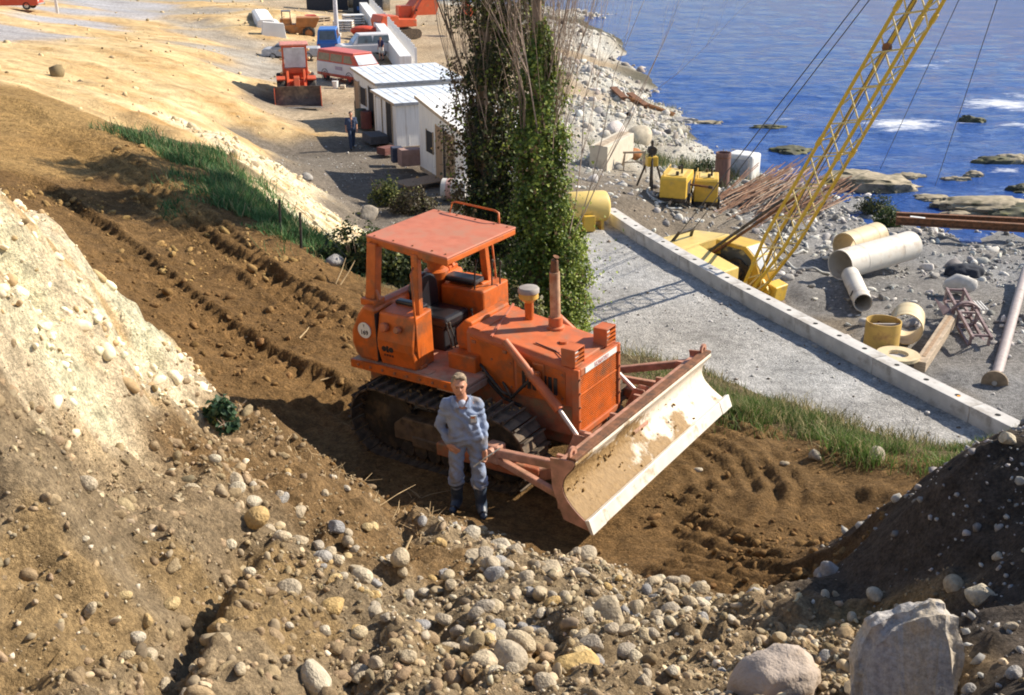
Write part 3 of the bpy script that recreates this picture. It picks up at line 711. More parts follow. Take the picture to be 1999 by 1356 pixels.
# number disc and the maker's emblem on the tank
disc = MB().lathe([(0, .012), (.105, .012), (.105, 0), (0, 0)], (-3.735, -.962, 1.63), (0, -1, 0), 32).build('number_disc', white_paint, D, smooth=30)
def lettering(text, size, material, parent, origin, xdir, ydir, name='lettering'):
    """flat letters as a mesh part, laid on a face"""
    cu = bpy.data.curves.new(name, 'FONT'); cu.body = text; cu.size = size; cu.align_x = 'CENTER'; cu.align_y = 'CENTER'; cu.extrude = size * .02; cu.offset = size * .015
    tmp = bpy.data.objects.new('tmp_text', cu); COL.link(tmp)
    dg = bpy.context.evaluated_depsgraph_get()
    me = bpy.data.meshes.new_from_object(tmp.evaluated_get(dg)); me.materials.clear()
    bpy.data.objects.remove(tmp)
    o = link_mesh(name, me, material, parent)
    xd, yd = Vector(xdir).normalized(), Vector(ydir).normalized(); zd = xd.cross(yd)
    o.matrix_local = Matrix.Translation(Vector(origin)) @ Matrix((xd, yd, zd)).transposed().to_4x4()
    return o
lettering('169', .085, black_paint, disc, (-3.735, -.976, 1.60), (1, 0, 0), (0, 0, 1))
lettering('T', .05, black_paint, disc, (-3.735, -.976, 1.69), (1, 0, 0), (0, 0, 1))
e = MB()
for dx in (-.058, .058):
    e.lathe([(0, .006), (.036, .006), (.036, 0), (0, 0)], (-3.36 + dx, -.983, 1.45), (0, -1, 0), 20)
e.box(-3.376, -3.344, -.990, -.983, 1.41, 1.495)
e.build('emblem', black_paint, D)
b = MB()
for k in range(4): b.box(-3.43 + .042 * k, -3.405 + .042 * k, -.980, -.9745, 1.35, 1.375)
b.build('faded_marking', mat('faded_brown_marking', (.12, .035, .02)), D)
seat = MB().box(-3.5, -2.98, -.27, .27, 1.52, 1.68).build('seat', black_vinyl, D, bevel=.05)
bk = []
for i in range(9):
    a = math.pi * i / 8
    bk.append((-.25 * math.cos(a), 1.88 + .27 * math.sin(a) ** .8 if 0 < i < 8 else 1.88))
MB().prism([(-.25, 1.62)] + bk + [(.25, 1.62)], -3.60, -3.46, 'yz').build('backrest', black_vinyl, D, smooth=40, bevel=.035)
MB().box(-3.45, -3.05, -.22, .22, 1.2, 1.52).build('seat_base', black_paint, D, bevel=.02)
MB().box(-3.5, -2.98, .40, .64, 1.92, 2.0).build('armrest', black_vinyl, D, bevel=.03)
MB().box(-3.5, -3.05, -.62, -.5, 1.9, 1.97).build('armrest', black_vinyl, D, bevel=.025)
MB().box(-3.50, -2.80, .33, .93, 1.21, 1.9).build('console', paint, D, bevel=.03)
MB().lathe([(0, 0), (.16, 0), (.17, .1), (.12, .13), (.12, .22), (.18, .24), (.18, .3), (0, .3)], (-3.62, .42, 1.95), (0, 0, 1), 16).build('breather', paint, D, smooth=35)
# dashboard, levers
MB().prism([(-2.62, 1.2), (-2.45, 1.2), (-2.45, 1.78), (-2.56, 1.80), (-2.70, 1.66), (-2.70, 1.5)], -.42, .42).build('dashboard', paint, D, bevel=.02)
MB().box(-2.70, -2.28, -.62, -.44, 1.06, 1.42).build('toe_box', paint, D, bevel=.02)
for x, y, h, dx in ((-2.88, -.28, .42, -.08), (-2.88, -.20, .40, -.09), (-2.86, .22, .46, -.06), (-2.95, .36, .40, .05), (-2.84, .60, .34, .02), (-2.78, .70, .30, .02)):
    z0 = 1.2 if y < .3 else 1.9
    b = MB().tube([(x, y, z0), (x + dx * .3, y, z0 + h * .6), (x + dx, y, z0 + h)], .011, 8)
    b.lathe([(0, -.03), (.022, -.015), (.022, .015), (0, .03)], (x + dx, y, z0 + h), (0, 0, 1), 10)
    b.build('lever', dark_m, D, smooth=40)
# ---- canopy
roof_pts = lambda x, y: 2.80 - .075 * (x + 3.8) - .0 * abs(y)
rf = MB()
X0, X1, W0, W1 = -3.82, -2.52, .70, .745
def rp(x, s, dz=0): 
    w = W0 + (W1 - W0) * (x - X0) / (X1 - X0)
    return (x, s * w, roof_pts(x, 0) + dz)
rf.add([rp(X0, -1), rp(X1, -1), rp(X1, 1), rp(X0, 1), rp(X0, -1, -.03), rp(X1, -1, -.03), rp(X1, 1, -.03), rp(X0, 1, -.03)], [(0, 1, 2, 3), (7, 6, 5, 4), (0, 4, 5, 1), (1, 5, 6, 2), (2, 6, 7, 3), (3, 7, 4, 0)])
rf = rf.build('canopy_roof', paint_roof, D, bevel=.012)
z = lambda x: roof_pts(x, 0)
for s in (-1, 1):
    MB().bar((X0 + .02, s * (W0 - .035), z(X0) - .07), (X1 - .02, s * (W1 - .035), z(X1) - .07), .055, .09).build('roof_rail', paint, rf, bevel=.012)
MB().bar((X1 - .03, -W1 + .008, z(X1) - .065), (X1 - .03, W1 - .008, z(X1) - .065), .05, .075).build('roof_rail', paint, rf, bevel=.012)
MB().bar((X0 + .03, -W0 + .01, z(X0) - .07), (X0 + .03, W0 - .01, z(X0) - .07), .06, .09).build('roof_rail', paint, rf, bevel=.012)
for k in range(5):
    MB().bar((X0 + .2 + k * .22, -.62, z(X0 + .2 + k * .22) - .05), (X0 + .2 + k * .22, .62, z(X0 + .2 + k * .22) - .05), .03, .03).build('roof_rib', paint, rf)
b = MB().tube([(-3.55, .70, z(-3.55)), (-3.53, .735, z(-3.5) + .13), (-3.47, .74, z(-3.5) + .15), (-2.85, .75, z(-2.85) + .15), (-2.79, .75, z(-2.8) + .13), (-2.77, .72, z(-2.77))], .014, 8)
b.build('roof_handrail', paint, D, smooth=50)
for s in (-1, 1):
    b = MB().bar((-3.72, s * .78, 1.93), (-3.70, s * .68, z(-3.7) - .08), .13, .15, up=(1, 0, 0))
    b.box(-3.84, -3.60, s * .78 - .10, s * .78 + .10, 1.93, 2.02)
    b.prism([(-3.83, 2.0), (-3.58, 2.0), (-3.66, 2.18), (-3.78, 2.18)], s * .78 - .03, s * .78 + .03)
    b.build('rear_post', paint, D, bevel=.012)
    b = MB().bar((-3.0, s * .80, 1.21), (-3.04, s * .69, z(-3.04) - .08), .085, .10, up=(1, 0, 0))
    b.box(-3.08, -2.93, s * .80 - .07, s * .80 + .07, 1.21, 1.25)
    b.build('front_post', paint, D, bevel=.01)
    MB().bar((-3.04, s * .67, z(-3) - .10), (-2.96, s * .60, z(-3) - .05), .12, .10).build('gusset', paint, D)
    yy = s * .88
    MB().tube([(-2.98, s * .84, 1.24), (-2.94, yy + s * .03, 1.5), (-2.96, yy, 1.8), (-3.0, yy - s * .02, 2.45), (-3.02, s * .78, 2.52)], .013, 8).build('grab_rail', paint, D, smooth=50)
    MB().tube([(-2.96, yy, 1.78), (-3.01, s * .75, 1.80)], .012, 8).build('grab_rail_tie', paint, D)
# ---- engine hood, grille, lamps
zt = lambda x: 1.74 - (x + 2.5) * .137
hood = MB()
pr = lambda x: [(-.50, 1.0), (-.50, zt(x) - .05), (-.45, zt(x)), (.45, zt(x)), (.50, zt(x) - .05), (.50, 1.0)]
va = [(-2.48, y, q) for y, q in pr(-2.48)] + [(-.965, y, q) for y, q in pr(-.965)]
hood.add(va, [(5, 4, 3, 2, 1, 0), (6, 7, 8, 9, 10, 11)] + [(i, (i + 1) % 6, 6 + (i + 1) % 6, 6 + i) for i in range(6)])
hood = hood.build('hood', paint_hood, D, bevel=.012)
for s in (-1, 1):
    MB().prism([(-2.44, .62), (-.97, .60), (-.97, 1.02), (-2.44, 1.02)], s * .44 - .04, s * .44 + .04).build('engine_side', paint_worn, D, bevel=.015)
    MB().prism([(-2.42, 1.06), (-1.78, 1.06), (-1.78, 1.55), (-2.42, 1.64)], s * .503 - .006, s * .503 + .006).build('side_panel', paint, D, bevel=.004)
    MB().prism([(-1.74, 1.02), (-1.05, 1.02), (-1.05, 1.44), (-1.74, 1.54)], s * .503 - .006, s * .503 + .006).build('side_panel', paint, D, bevel=.004)
    b = MB()
    for (p0, p1, p2, p3) in (((-2.3, s * .5, 1.30), (-2.1, s * .60, 1.22), (-1.9, s * .61, 1.04), (-1.75, s * .55, .98)), ((-2.25, s * .5, 1.22), (-2.1, s * .57, 1.10), (-1.9, s * .58, .95), (-1.7, s * .5, .85)), ((-1.95, s * .5, 1.12), (-1.75, s * .62, 1.0), (-1.62, s * .6, 1.15), (-1.5, s * .58, 1.28))):
        MB().tube([p0, p1, p2, p3], .02, 8).build('hydraulic_hose', rubber, D, smooth=60)
MB().bar((-2.1, -.5, zt(-2.1) + .012), (-2.44, .5, zt(-2.4) + .012), .025, .02).build('hood_strip', paint_roof, D)
for x0, x1, y0, y1 in ((-1.62, -1.25, -.30, .02), (-2.42, -2.3, -.45, .45)):
    MB().add([(x0, y0, zt(x0) + .002), (x1, y0, zt(x1) + .002), (x1, y1, zt(x1) + .002), (x0, y1, zt(x0) + .002), (x0, y0, zt(x0) + .012), (x1, y0, zt(x1) + .012), (x1, y1, zt(x1) + .012), (x0, y1, zt(x0) + .012)], [(4, 5, 6, 7), (0, 1, 5, 4), (1, 2, 6, 5), (2, 3, 7, 6), (3, 0, 4, 7)]).build('hood_hatch', paint_hood, D)
gu = MB().box(-.965, -.865, -.515, -.46, .60, 1.50).box(-.965, -.865, .46, .515, .60, 1.50).box(-.965, -.865, -.46, .46, .60, .68).box(-.965, -.865, -.46, .46, 1.40, 1.50)
gu.build('radiator_guard', paint_hood, D, bevel=.012)
plate = MB().box(-.87, -.858, -.36, .40, 1.415, 1.485).build('name_plate', white_paint, D)
lettering('KOMATSU', .072, mat('washed_out_red', (.62, .34, .32)), plate, (-.855, .02, 1.449), (0, 1, 0), (0, 0, 1))
b = MB()
for k in range(38):
    y = -.455 + k * .0246
    b.box(-.905, -.892, y - .0042, y + .0042, .68, 1.40)
for k in range(28):
    zz = .69 + k * .0262
    b.box(-.899, -.886, -.46, .46, zz - .0042, zz + .0042)
b.build('grille', paint, D)
MB().box(-.95, -.93, -.46, .46, .66, 1.42).build('radiator_core', mat('dusty_core', (.20, .10, .06), rough=.9, var=.3), D)
MB().box(-.888, -.880, -.455, .455, 1.145, 1.157).build('grille_bar', paint, D)
for y in (-.40, .36):
    lb = MB()
    x0, x1, zb = -1.10, -.91, zt(-1.0) - .01
    lb.box(x0, x1, y - .115, y - .10, zb, zb + .22).box(x0, x1, y + .10, y + .115, zb, zb + .22).box(x0, x1, y - .10, y + .10, zb + .205, zb + .22).box(x0, x1, y - .10, y + .10, zb, zb + .012).box(x0, x0 + .015, y - .10, y + .10, zb + .012, zb + .205)
    lb = lb.build('lamp_guard', paint_hood, D, bevel=.004)
    MB().lathe([(0, .04), (.075, .03), (.085, 0), (.07, -.06), (0, -.07)], (-.99, y, zb + .11), (1, 0, 0), 18).build('headlamp', lens_m, lb, smooth=40)
    for k in range(3):
        zz = zb + .055 + k * .052
        MB().bar((x1 - .004, y - .10, zz), (x1 - .004, y + .10, zz), .012, .022).build('guard_slat', paint, lb)
# ---- intake and exhaust
MB().tube([(-2.05, .28, zt(-2.05) - .05), (-2.05, .28, 1.93)], .058, 16).build('intake_pipe', paint, D, smooth=40)
pc = MB().lathe([(.058, 0), (.115, .05), (.125, .06), (.125, .135), (.11, .14)], (-2.05, .28, 1.90), (0, 0, 1), 22).build('precleaner', yellow_glass, D, smooth=40)
MB().lathe([(.135, -.012), (.138, .03), (.12, .055), (.05, .07), (0, .072)], (-2.05, .28, 2.045), (0, 0, 1), 22).build('precleaner_cap', grey_cap, pc, smooth=40)
MB().lathe([(.115, -.03), (.115, .02), (.09, .035), (.09, .15), (.07, .16)], (-1.66, .28, zt(-1.66)), (0, 0, 1), 18).build('exhaust_collar', paint_hood, D, smooth=35)
st = MB().tube([(-1.66, .28, zt(-1.66) + .12), (-1.66, .28, 2.36)], .066, 16).build('exhaust_stack', stack_m, D, smooth=40)
MB().tube([(-1.66, .28, 2.33), (-1.66, .28, 2.45), (-1.652, .28, 2.51), (-1.63, .28, 2.56)], [.056, .05, .045, .04], 14).build('exhaust_tip', rust, st, smooth=50)
# ---- blade lift rams
for s in (-1, 1):
    p0, p1, p2 = Vector((-1.86, s * .56, 1.70)), Vector((-1.03, s * .68, 1.03)), Vector((-.70, s * .74, .72))
    cyl = MB().tube([p0, p0 + (p1 - p0) * .45], .05, 14).tube([p0 + (p1 - p0) * .44, p1], .062, 14).build('lift_ram', paint_hood, D, smooth=40)
    MB().tube([p1 - (p1 - p0) * .03, p2], .028, 12).build('ram_rod', chrome, cyl, smooth=40)
    MB().lathe([(0, -.06), (.055, -.06), (.055, .06), (0, .06)], p2, (0, 1, 0), 14).build('ram_eye', pink_steel, cyl, smooth=40)
    c = p0 + (p1 - p0) * .53
    b = MB().box(c.x - .09, c.x + .09, s * .50 - .03, s * .50 + .03, c.z - .14, c.z + .14).box(c.x - .07, c.x + .07, s * .52 - .04 + s * .08, s * .52 + .04 + s * .08, c.z - .07, c.z + .07)
    b.build('ram_bracket', paint, D, bevel=.02)
# ---- push frame
for s in (-1, 1):
    MB().bar((-2.4, s * 1.28, .46), (-.95, s * 1.24, .46), .12, .17).build('push_arm', paint_worn, D, bevel=.02)
    MB().bar((-1.0, s * 1.24, .46), (-.50, s * .72, .50), .12, .17).build('push_arm', pink_steel, D, bevel=.02)
    MB().bar((-1.50, s * 1.36, .66), (-.33, s * 1.66, .92), .085, .10).build('tilt_strut', pink_steel, D, bevel=.015)
    MB().bar((-1.48, s * 1.36, .58), (-.28, s * 1.66, .50), .075, .085).build('side_strut', pink_steel, D, bevel=.015)
    MB().box(-1.62, -1.42, s * 1.33 - .09, s * 1.33 + .09, .52, .76).build('strut_bracket', pink_steel, D, bevel=.03)
    MB().lathe([(0, -.12), (.05, -.12), (.05, .12), (0, .12)], (-1.5, s * 1.36, .70), (0, 1, 0), 12).build('strut_pin', pink_steel, D, smooth=40)
    b = MB().prism([(-.90, .52), (-.50, .45), (-.46, .60), (-.62, .84), (-.76, .84)], s * .74 - .075, s * .74 - .05).prism([(-.90, .52), (-.50, .45), (-.46, .60), (-.62, .84), (-.76, .84)], s * .74 + .05, s * .74 + .075)
    b.build('clevis', pink_steel, D, bevel=.01)
MB().bar((-.52, -.95, .52), (-.52, .95, .52), .18, .20).build('cross_beam', pink_steel, D, bevel=.02)
MB().box(-.66, -.30, -.22, .22, .36, .72).build('centre_pivot', pink_steel, D, bevel=.04)
# ---- blade
blade_m = blade_material()
cut_m = mat('polished_cutting_edge', (.80, .74, .66), rough=.38, metal=.15, var=.12, scale=5, dirt=(.5, .38, .25), dscale=4, damt=.25)
HWB, HWT = 1.80, 1.735
prof = []
for i in range(15):
    t = i / 14
    prof.append((-.30 * math.sin(math.pi * min(1, t * 1.12)) ** .9 * .75 - .20 * t, .40 + .66 * t))
b = MB(); nseg = 24
for i, (x, z_) in enumerate(prof):
    hw = HWB + (HWT - HWB) * i / 14
    for j in range(nseg + 1): b.v.append((x, -hw + 2 * hw * j / nseg, z_))
off = len(b.v)
for i, (x, z_) in enumerate(prof):
    hw = HWB + (HWT - HWB) * i / 14
    for j in range(nseg + 1): b.v.append((x - .035, -hw + 2 * hw * j / nseg, z_))
w_ = nseg + 1
for i in range(14):
    for j in range(nseg):
        q = (i * w_ + j, i * w_ + j + 1, (i + 1) * w_ + j + 1, (i + 1) * w_ + j)
        b.f.append(q); b.f.append(tuple(off + k for k in q[::-1]))
blade = b.build('blade', blade_m, D, smooth=40)
bx_, bz_ = prof[0]
ce = MB().prism([(bx_ - .02, .44), (bx_ + .03, .455), (bx_ + .085, .30), (bx_ + .055, .295)], -1.55, 1.55).build('cutting_edge', cut_m, blade, bevel=.006)
for s in (-1, 1):
    MB().prism([(bx_ - .02, .44), (bx_ + .034, .46), (bx_ + .092, .298), (bx_ + .055, .293)], s * 1.70 - .147, s * 1.70 + .147).build('end_bit', cut_m, blade, bevel=.006)
    pp = [(x - .01, zz) for x, zz in prof] + [(-.50, 1.03), (-.46, .70), (-.30, .36), (bx_ + .03, .31)]
    n = len(pp); e = MB()
    e.add([(x, s * (HWB + (HWT - HWB) * (zz - .4) / .66) - .012, zz) for x, zz in pp] + [(x, s * (HWB + (HWT - HWB) * (zz - .4) / .66) + .012, zz) for x, zz in pp], [tuple(range(n)), tuple(range(2 * n - 1, n - 1, -1))] + [(i, (i + 1) % n, n + (i + 1) % n, n + i) for i in range(n)])
    e.build('end_plate', pink_steel, blade)
    ear = MB().lathe([(.03, -.015), (.075, -.015), (.075, .015), (.03, .015)], (-.27, s * 1.66, 1.11), (1, 0, 0), 18, closed=True).box(-.285, -.255, s * 1.66 - .075, s * 1.66 + .075, 1.0, 1.06)
    ear.build('lifting_ear', pink_steel, blade, smooth=35)
MB().box(-.30, -.185, -HWT, HWT, 1.045, 1.085).build('top_rail', rust, blade, bevel=.01)
MB().box(-.46, -.33, -1.7, 1.7, .86, .97).build('back_stiffener', pink_steel, blade, bevel=.01)
MB().box(-.44, -.27, -1.72, 1.72, .40, .54).build('back_stiffener', pink_steel, blade, bevel=.01)
for k in range(6):
    y = -1.5 + k * .6
    MB().box(-.56, -.375, y - .02, y + .02, .50, .95).build('back_rib', pink_steel, blade)

# ---- bolts, louvres, hinges, latches
bolt0 = None
def bolts(places, r=.014, parent=D):
    global bolt0
    for p, n in places:
        if bolt0 is None:
            bolt0 = MB().lathe([(1, 0), (1, .7), (.8, .9), (0, .9)], (0, 0, 0), (0, 0, 1), 8).build('bolt', paint_worn, parent); o = bolt0
        else:
            o = bpy.data.objects.new('bolt', bolt0.data); COL.link(o); o.parent = parent
        o.location = p; o.scale = (r, r, r); o.rotation_euler = Vector(n).to_track_quat('Z', 'Y').to_euler()
bolts([((-.862, s * .488, z_), (1, 0, 0)) for s in (-1, 1) for z_ in (.66, .84, 1.02, 1.20, 1.38)] + [((x, -.512, z_), (0, -1, 0)) for x in (-2.38, -2.1, -1.82, -1.70, -1.40, -1.09) for z_ in (1.09, 1.40)] + [((x, s * .66, roof_pts(x, 0) + .002), (0, 0, 1)) for x in (-3.7, -3.4, -3.1, -2.8, -2.6) for s in (-1, 1)])
bolts([((x, -1.014, 1.155), (0, -1, 0)) for x in np.arange(-3.85, -2.2, .2)], .018)
for k in range(7):
    MB().box(-1.66 + .075 * k, -1.61 + .075 * k, -.520, -.508, 1.12, 1.34).build('louvre', dark_m, D, bevel=.004)
for x in (-2.36, -1.9): MB().box(x - .03, x + .03, -.525, -.508, 1.56 - (x + 2.36) * .1, 1.60 - (x + 2.36) * .1).build('hinge', paint_worn, D, bevel=.004)
for k in range(4):
    MB().box(-3.9 + .42 * k, -3.6 + .42 * k, -.93, -.80, 1.206, 1.212).build('tread_strip', deck_m, D)
MB().lathe([(0, .03), (.05, .03), (.05, 0)], (-1.35, -.05, zt(-1.35) + .012), (0, 0, 1), 16).build('radiator_cap', paint_hood, D, smooth=35)
MB().tube([(-1.05, -.47, zt(-1.05) + .02), (-1.3, -.30, zt(-1.3) + .015), (-1.6, -.28, zt(-1.6) + .015)], .007, 6).build('lamp_wire', black_paint, D)
# mud caught on the blade, arms and tracks
mudr = np.random.default_rng(77); Pm = []
for _ in range(45):
    i = int(mudr.integers(0, 8)); x, z_ = prof[i]; Pm.append((x + .015, mudr.uniform(-1.7, 1.0), z_ + mudr.uniform(-.02, .03)))
for _ in range(160): Pm.append((mudr.uniform(-3.7, -1.5), mudr.choice([-1, 1]) * mudr.uniform(.76, 1.14), 1.0 + mudr.uniform(-.05, .0)))
Pm = np.array(Pm)
scatter('caked_mud', Pm, np.clip(mudr.lognormal(math.log(.013), .45, len(Pm)), .007, .03), np.array([[.30, .19, .08]]) * (1 + mudr.normal(0, .2, (len(Pm), 1))), [lump(2, 700 + k, .6, .7, .3) for k in range(4)], mudr, vcol_mat('clod_soil', rough=.97, var=.35, scale=25, bump=.9, bscale=60, bdist=.02, spec=.1), parent=D)
# ================================================================== PEOPLE (smooth bodies from rounded limbs)
def surface_nets(F, lo, h):
    """closed surface where the field F changes sign"""
    S = F < 0
    nx_, ny_, nz_ = F.shape
    c = np.zeros((nx_ - 1, ny_ - 1, nz_ - 1), np.int8)
    for dx in (0, 1):
        for dy in (0, 1):
            for dz in (0, 1):
                c += S[dx:nx_ - 1 + dx, dy:ny_ - 1 + dy, dz:nz_ - 1 + dz]
    act = (c > 0) & (c < 8)
    idx = np.argwhere(act)
    vid = -np.ones(act.shape, np.int64); vid[act] = np.arange(len(idx))
    acc = np.zeros((len(idx), 3)); cnt = np.zeros(len(idx))
    cor = [(a, b, d) for a in (0, 1) for b in (0, 1) for d in (0, 1)]
    for p in cor:
        for ax in range(3):
            if p[ax] == 0:
                q = list(p); q[ax] = 1
                fa = F[idx[:, 0] + p[0], idx[:, 1] + p[1], idx[:, 2] + p[2]]; fb = F[idx[:, 0] + q[0], idx[:, 1] + q[1], idx[:, 2] + q[2]]
                m = (fa < 0) != (fb < 0)
                t = np.where(m, fa / np.where(m, fa - fb, 1), 0)
                pt = np.tile(np.array(p, float), (len(idx), 1)); pt[:, ax] = t
                acc[m] += pt[m]; cnt[m] += 1
    V = lo + (idx + acc / cnt[:, None]) * h
    Q = []
    for ax in range(3):
        sl0 = [slice(None)] * 3; sl1 = [slice(None)] * 3
        sl0[ax] = slice(0, -1); sl1[ax] = slice(1, None)
        a, b = S[tuple(sl0)], S[tuple(sl1)]
        e = np.argwhere(a != b)
        u, w = [(1, 2), (2, 0), (0, 1)][ax]
        ok = (e[:, u] > 0) & (e[:, w] > 0) & (e[:, u] < vid.shape[u]) & (e[:, w] < vid.shape[w]) & (e[:, ax] < vid.shape[ax])
        e = e[ok]
        def g(du, dw):
            k = e.copy(); k[:, u] -= du; k[:, w] -= dw
            return vid[k[:, 0], k[:, 1], k[:, 2]]
        q = np.stack([g(1, 1), g(0, 1), g(0, 0), g(1, 0)], 1)
        flip = ~a[e[:, 0], e[:, 1], e[:, 2]]
        q[flip] = q[flip][:, ::-1]
        Q.append(q[(q >= 0).all(1)])
    return V, np.concatenate(Q)
def limb(P, a, b, ra, rb):
    a, b = np.array(a, float), np.array(b, float); d = b - a
    t = np.clip(((P - a) @ d) / max(d @ d, 1e-9), 0, 1)
    return np.linalg.norm(P - a - t[:, None] * d, axis=1) - (ra + (rb - ra) * t)
def blob(P, c, r):
    r = np.array(r, float); k = np.linalg.norm((P - np.array(c)) / r, axis=1)
    return (k - 1) * r.min()
def smin(a, b, k):
    h = np.clip(.5 + .5 * (b - a) / k, 0, 1)
    return b * (1 - h) + a * h - k * h * (1 - h)
def sdf_mesh(name, prims, h, k, material, parent, cuts=(), smooth=True, wrinkle=0.0):
    """prims: ('L',a,b,ra,rb) limbs and ('B',c,r) blobs, blended"""
    pts = []
    for p in prims:
        if p[0] == 'L':
            for q, r in ((p[1], p[3]), (p[2], p[4])): pts += [np.array(q) - r, np.array(q) + r]
        else: pts += [np.array(p[1]) - p[2], np.array(p[1]) + np.array(p[2])]
    lo = np.min(pts, 0) - 3 * h - k; hi = np.max(pts, 0) + 3 * h + k
    n = np.ceil((hi - lo) / h).astype(int) + 1
    G = np.stack(np.meshgrid(*[lo[i] + np.arange(n[i]) * h for i in range(3)], indexing='ij'), -1).reshape(-1, 3)
    F = None
    for p in prims:
        f = limb(G, *p[1:5]) if p[0] == 'L' else blob(G, p[1], p[2])
        kk = p[-1] if (p[0] == 'L' and len(p) == 6) or (p[0] == 'B' and len(p) == 4) else k
        F = f if F is None else smin(F, f, kk)
    for p in cuts:
        f = blob(G, p[1], p[2]) if p[0] == 'B' else limb(G, *p[1:5])
        F = -smin(-F, f, .006)
    if wrinkle:
        q = G
        w1 = np.sin(q[:, 2] * 62 + 2.2 * np.sin(q[:, 0] * 17 + q[:, 1] * 9) + 1.5 * np.sin(q[:, 2] * 21 + 4)); w2 = np.sin((q[:, 0] * .8 + q[:, 2] * .6) * 75 + 2 * np.sin(q[:, 1] * 30 + q[:, 2] * 13)); w3 = .5 + .5 * np.sin(q[:, 2] * 9 + q[:, 0] * 14 + 1)
        F = F + wrinkle * (w1 * w3 + w2 * (1 - w3))
    V, Q = surface_nets(F.reshape(n), lo, h)
    me = np_mesh(name, V, Q)
    return link_mesh(name, me, material, parent, smooth)
skin_m = mat('sun_reddened_skin', (.56, .27, .17), rough=.55, var=.12, scale=12)
hair_m = mat('greying_brown_hair', (.27, .20, .13), rough=.7, var=.5, scale=60, bump=.4, bscale=120)
cover_m = mat('blue_grey_overalls', (.25, .31, .45), rough=.9, var=.2, scale=5, dirt=(.24, .22, .22), dscale=6, damt=.45, bump=.5, bscale=16)
boot_m = mat('blue_rubber_boots', (.05, .075, .12), rough=.45, var=.3, scale=8, dirt=(.14, .14, .15), dscale=8, damt=.5)
vest_m = mat('pale_blue_vest', (.52, .56, .68), rough=.9, var=.1)
stick_m = mat('pale_stick', (.70, .66, .52), rough=.7, var=.2)
def fingers(c, d, palm_n, side, r=.0095, curl=.6, L=.075):
    """five bent fingers from a palm at c pointing along d; palm faces palm_n"""
    c, d, n = np.array(c, float), np.array(d, float) / np.linalg.norm(d), np.array(palm_n, float) / np.linalg.norm(palm_n)
    w = np.cross(d, n) * side; out = []
    out.append(('L', tuple(c - d * .045 - w * .016), tuple(c + d * .03 - w * .022), .020, .019, .02)); out.append(('L', tuple(c - d * .045 + w * .016), tuple(c + d * .03 + w * .022), .020, .019, .02))
    for i, (o, l) in enumerate(((-.032, .92), (-.011, 1.05), (.011, 1.0), (.031, .8))):
        a = c + d * .042 + w * o
        m = a + (d * math.cos(curl * .6) + n * math.sin(curl * .6)) * L * .5 * l
        e = m + (d * math.cos(curl * 1.9) + n * math.sin(curl * 1.9)) * L * .5 * l
        out += [('L', tuple(a), tuple(m), r, r * .95, .006), ('L', tuple(m), tuple(e), r * .95, r * .8, .006)]
    a = c - d * .02 - w * .03; m = a + (d * .6 - w * .6 + n * .4) * .045; e = m + (d * .8 + n * .5) * .035
    out += [('L', tuple(a), tuple(m), .013, .011, .01), ('L', tuple(m), tuple(e), .011, .009, .006)]
    return out
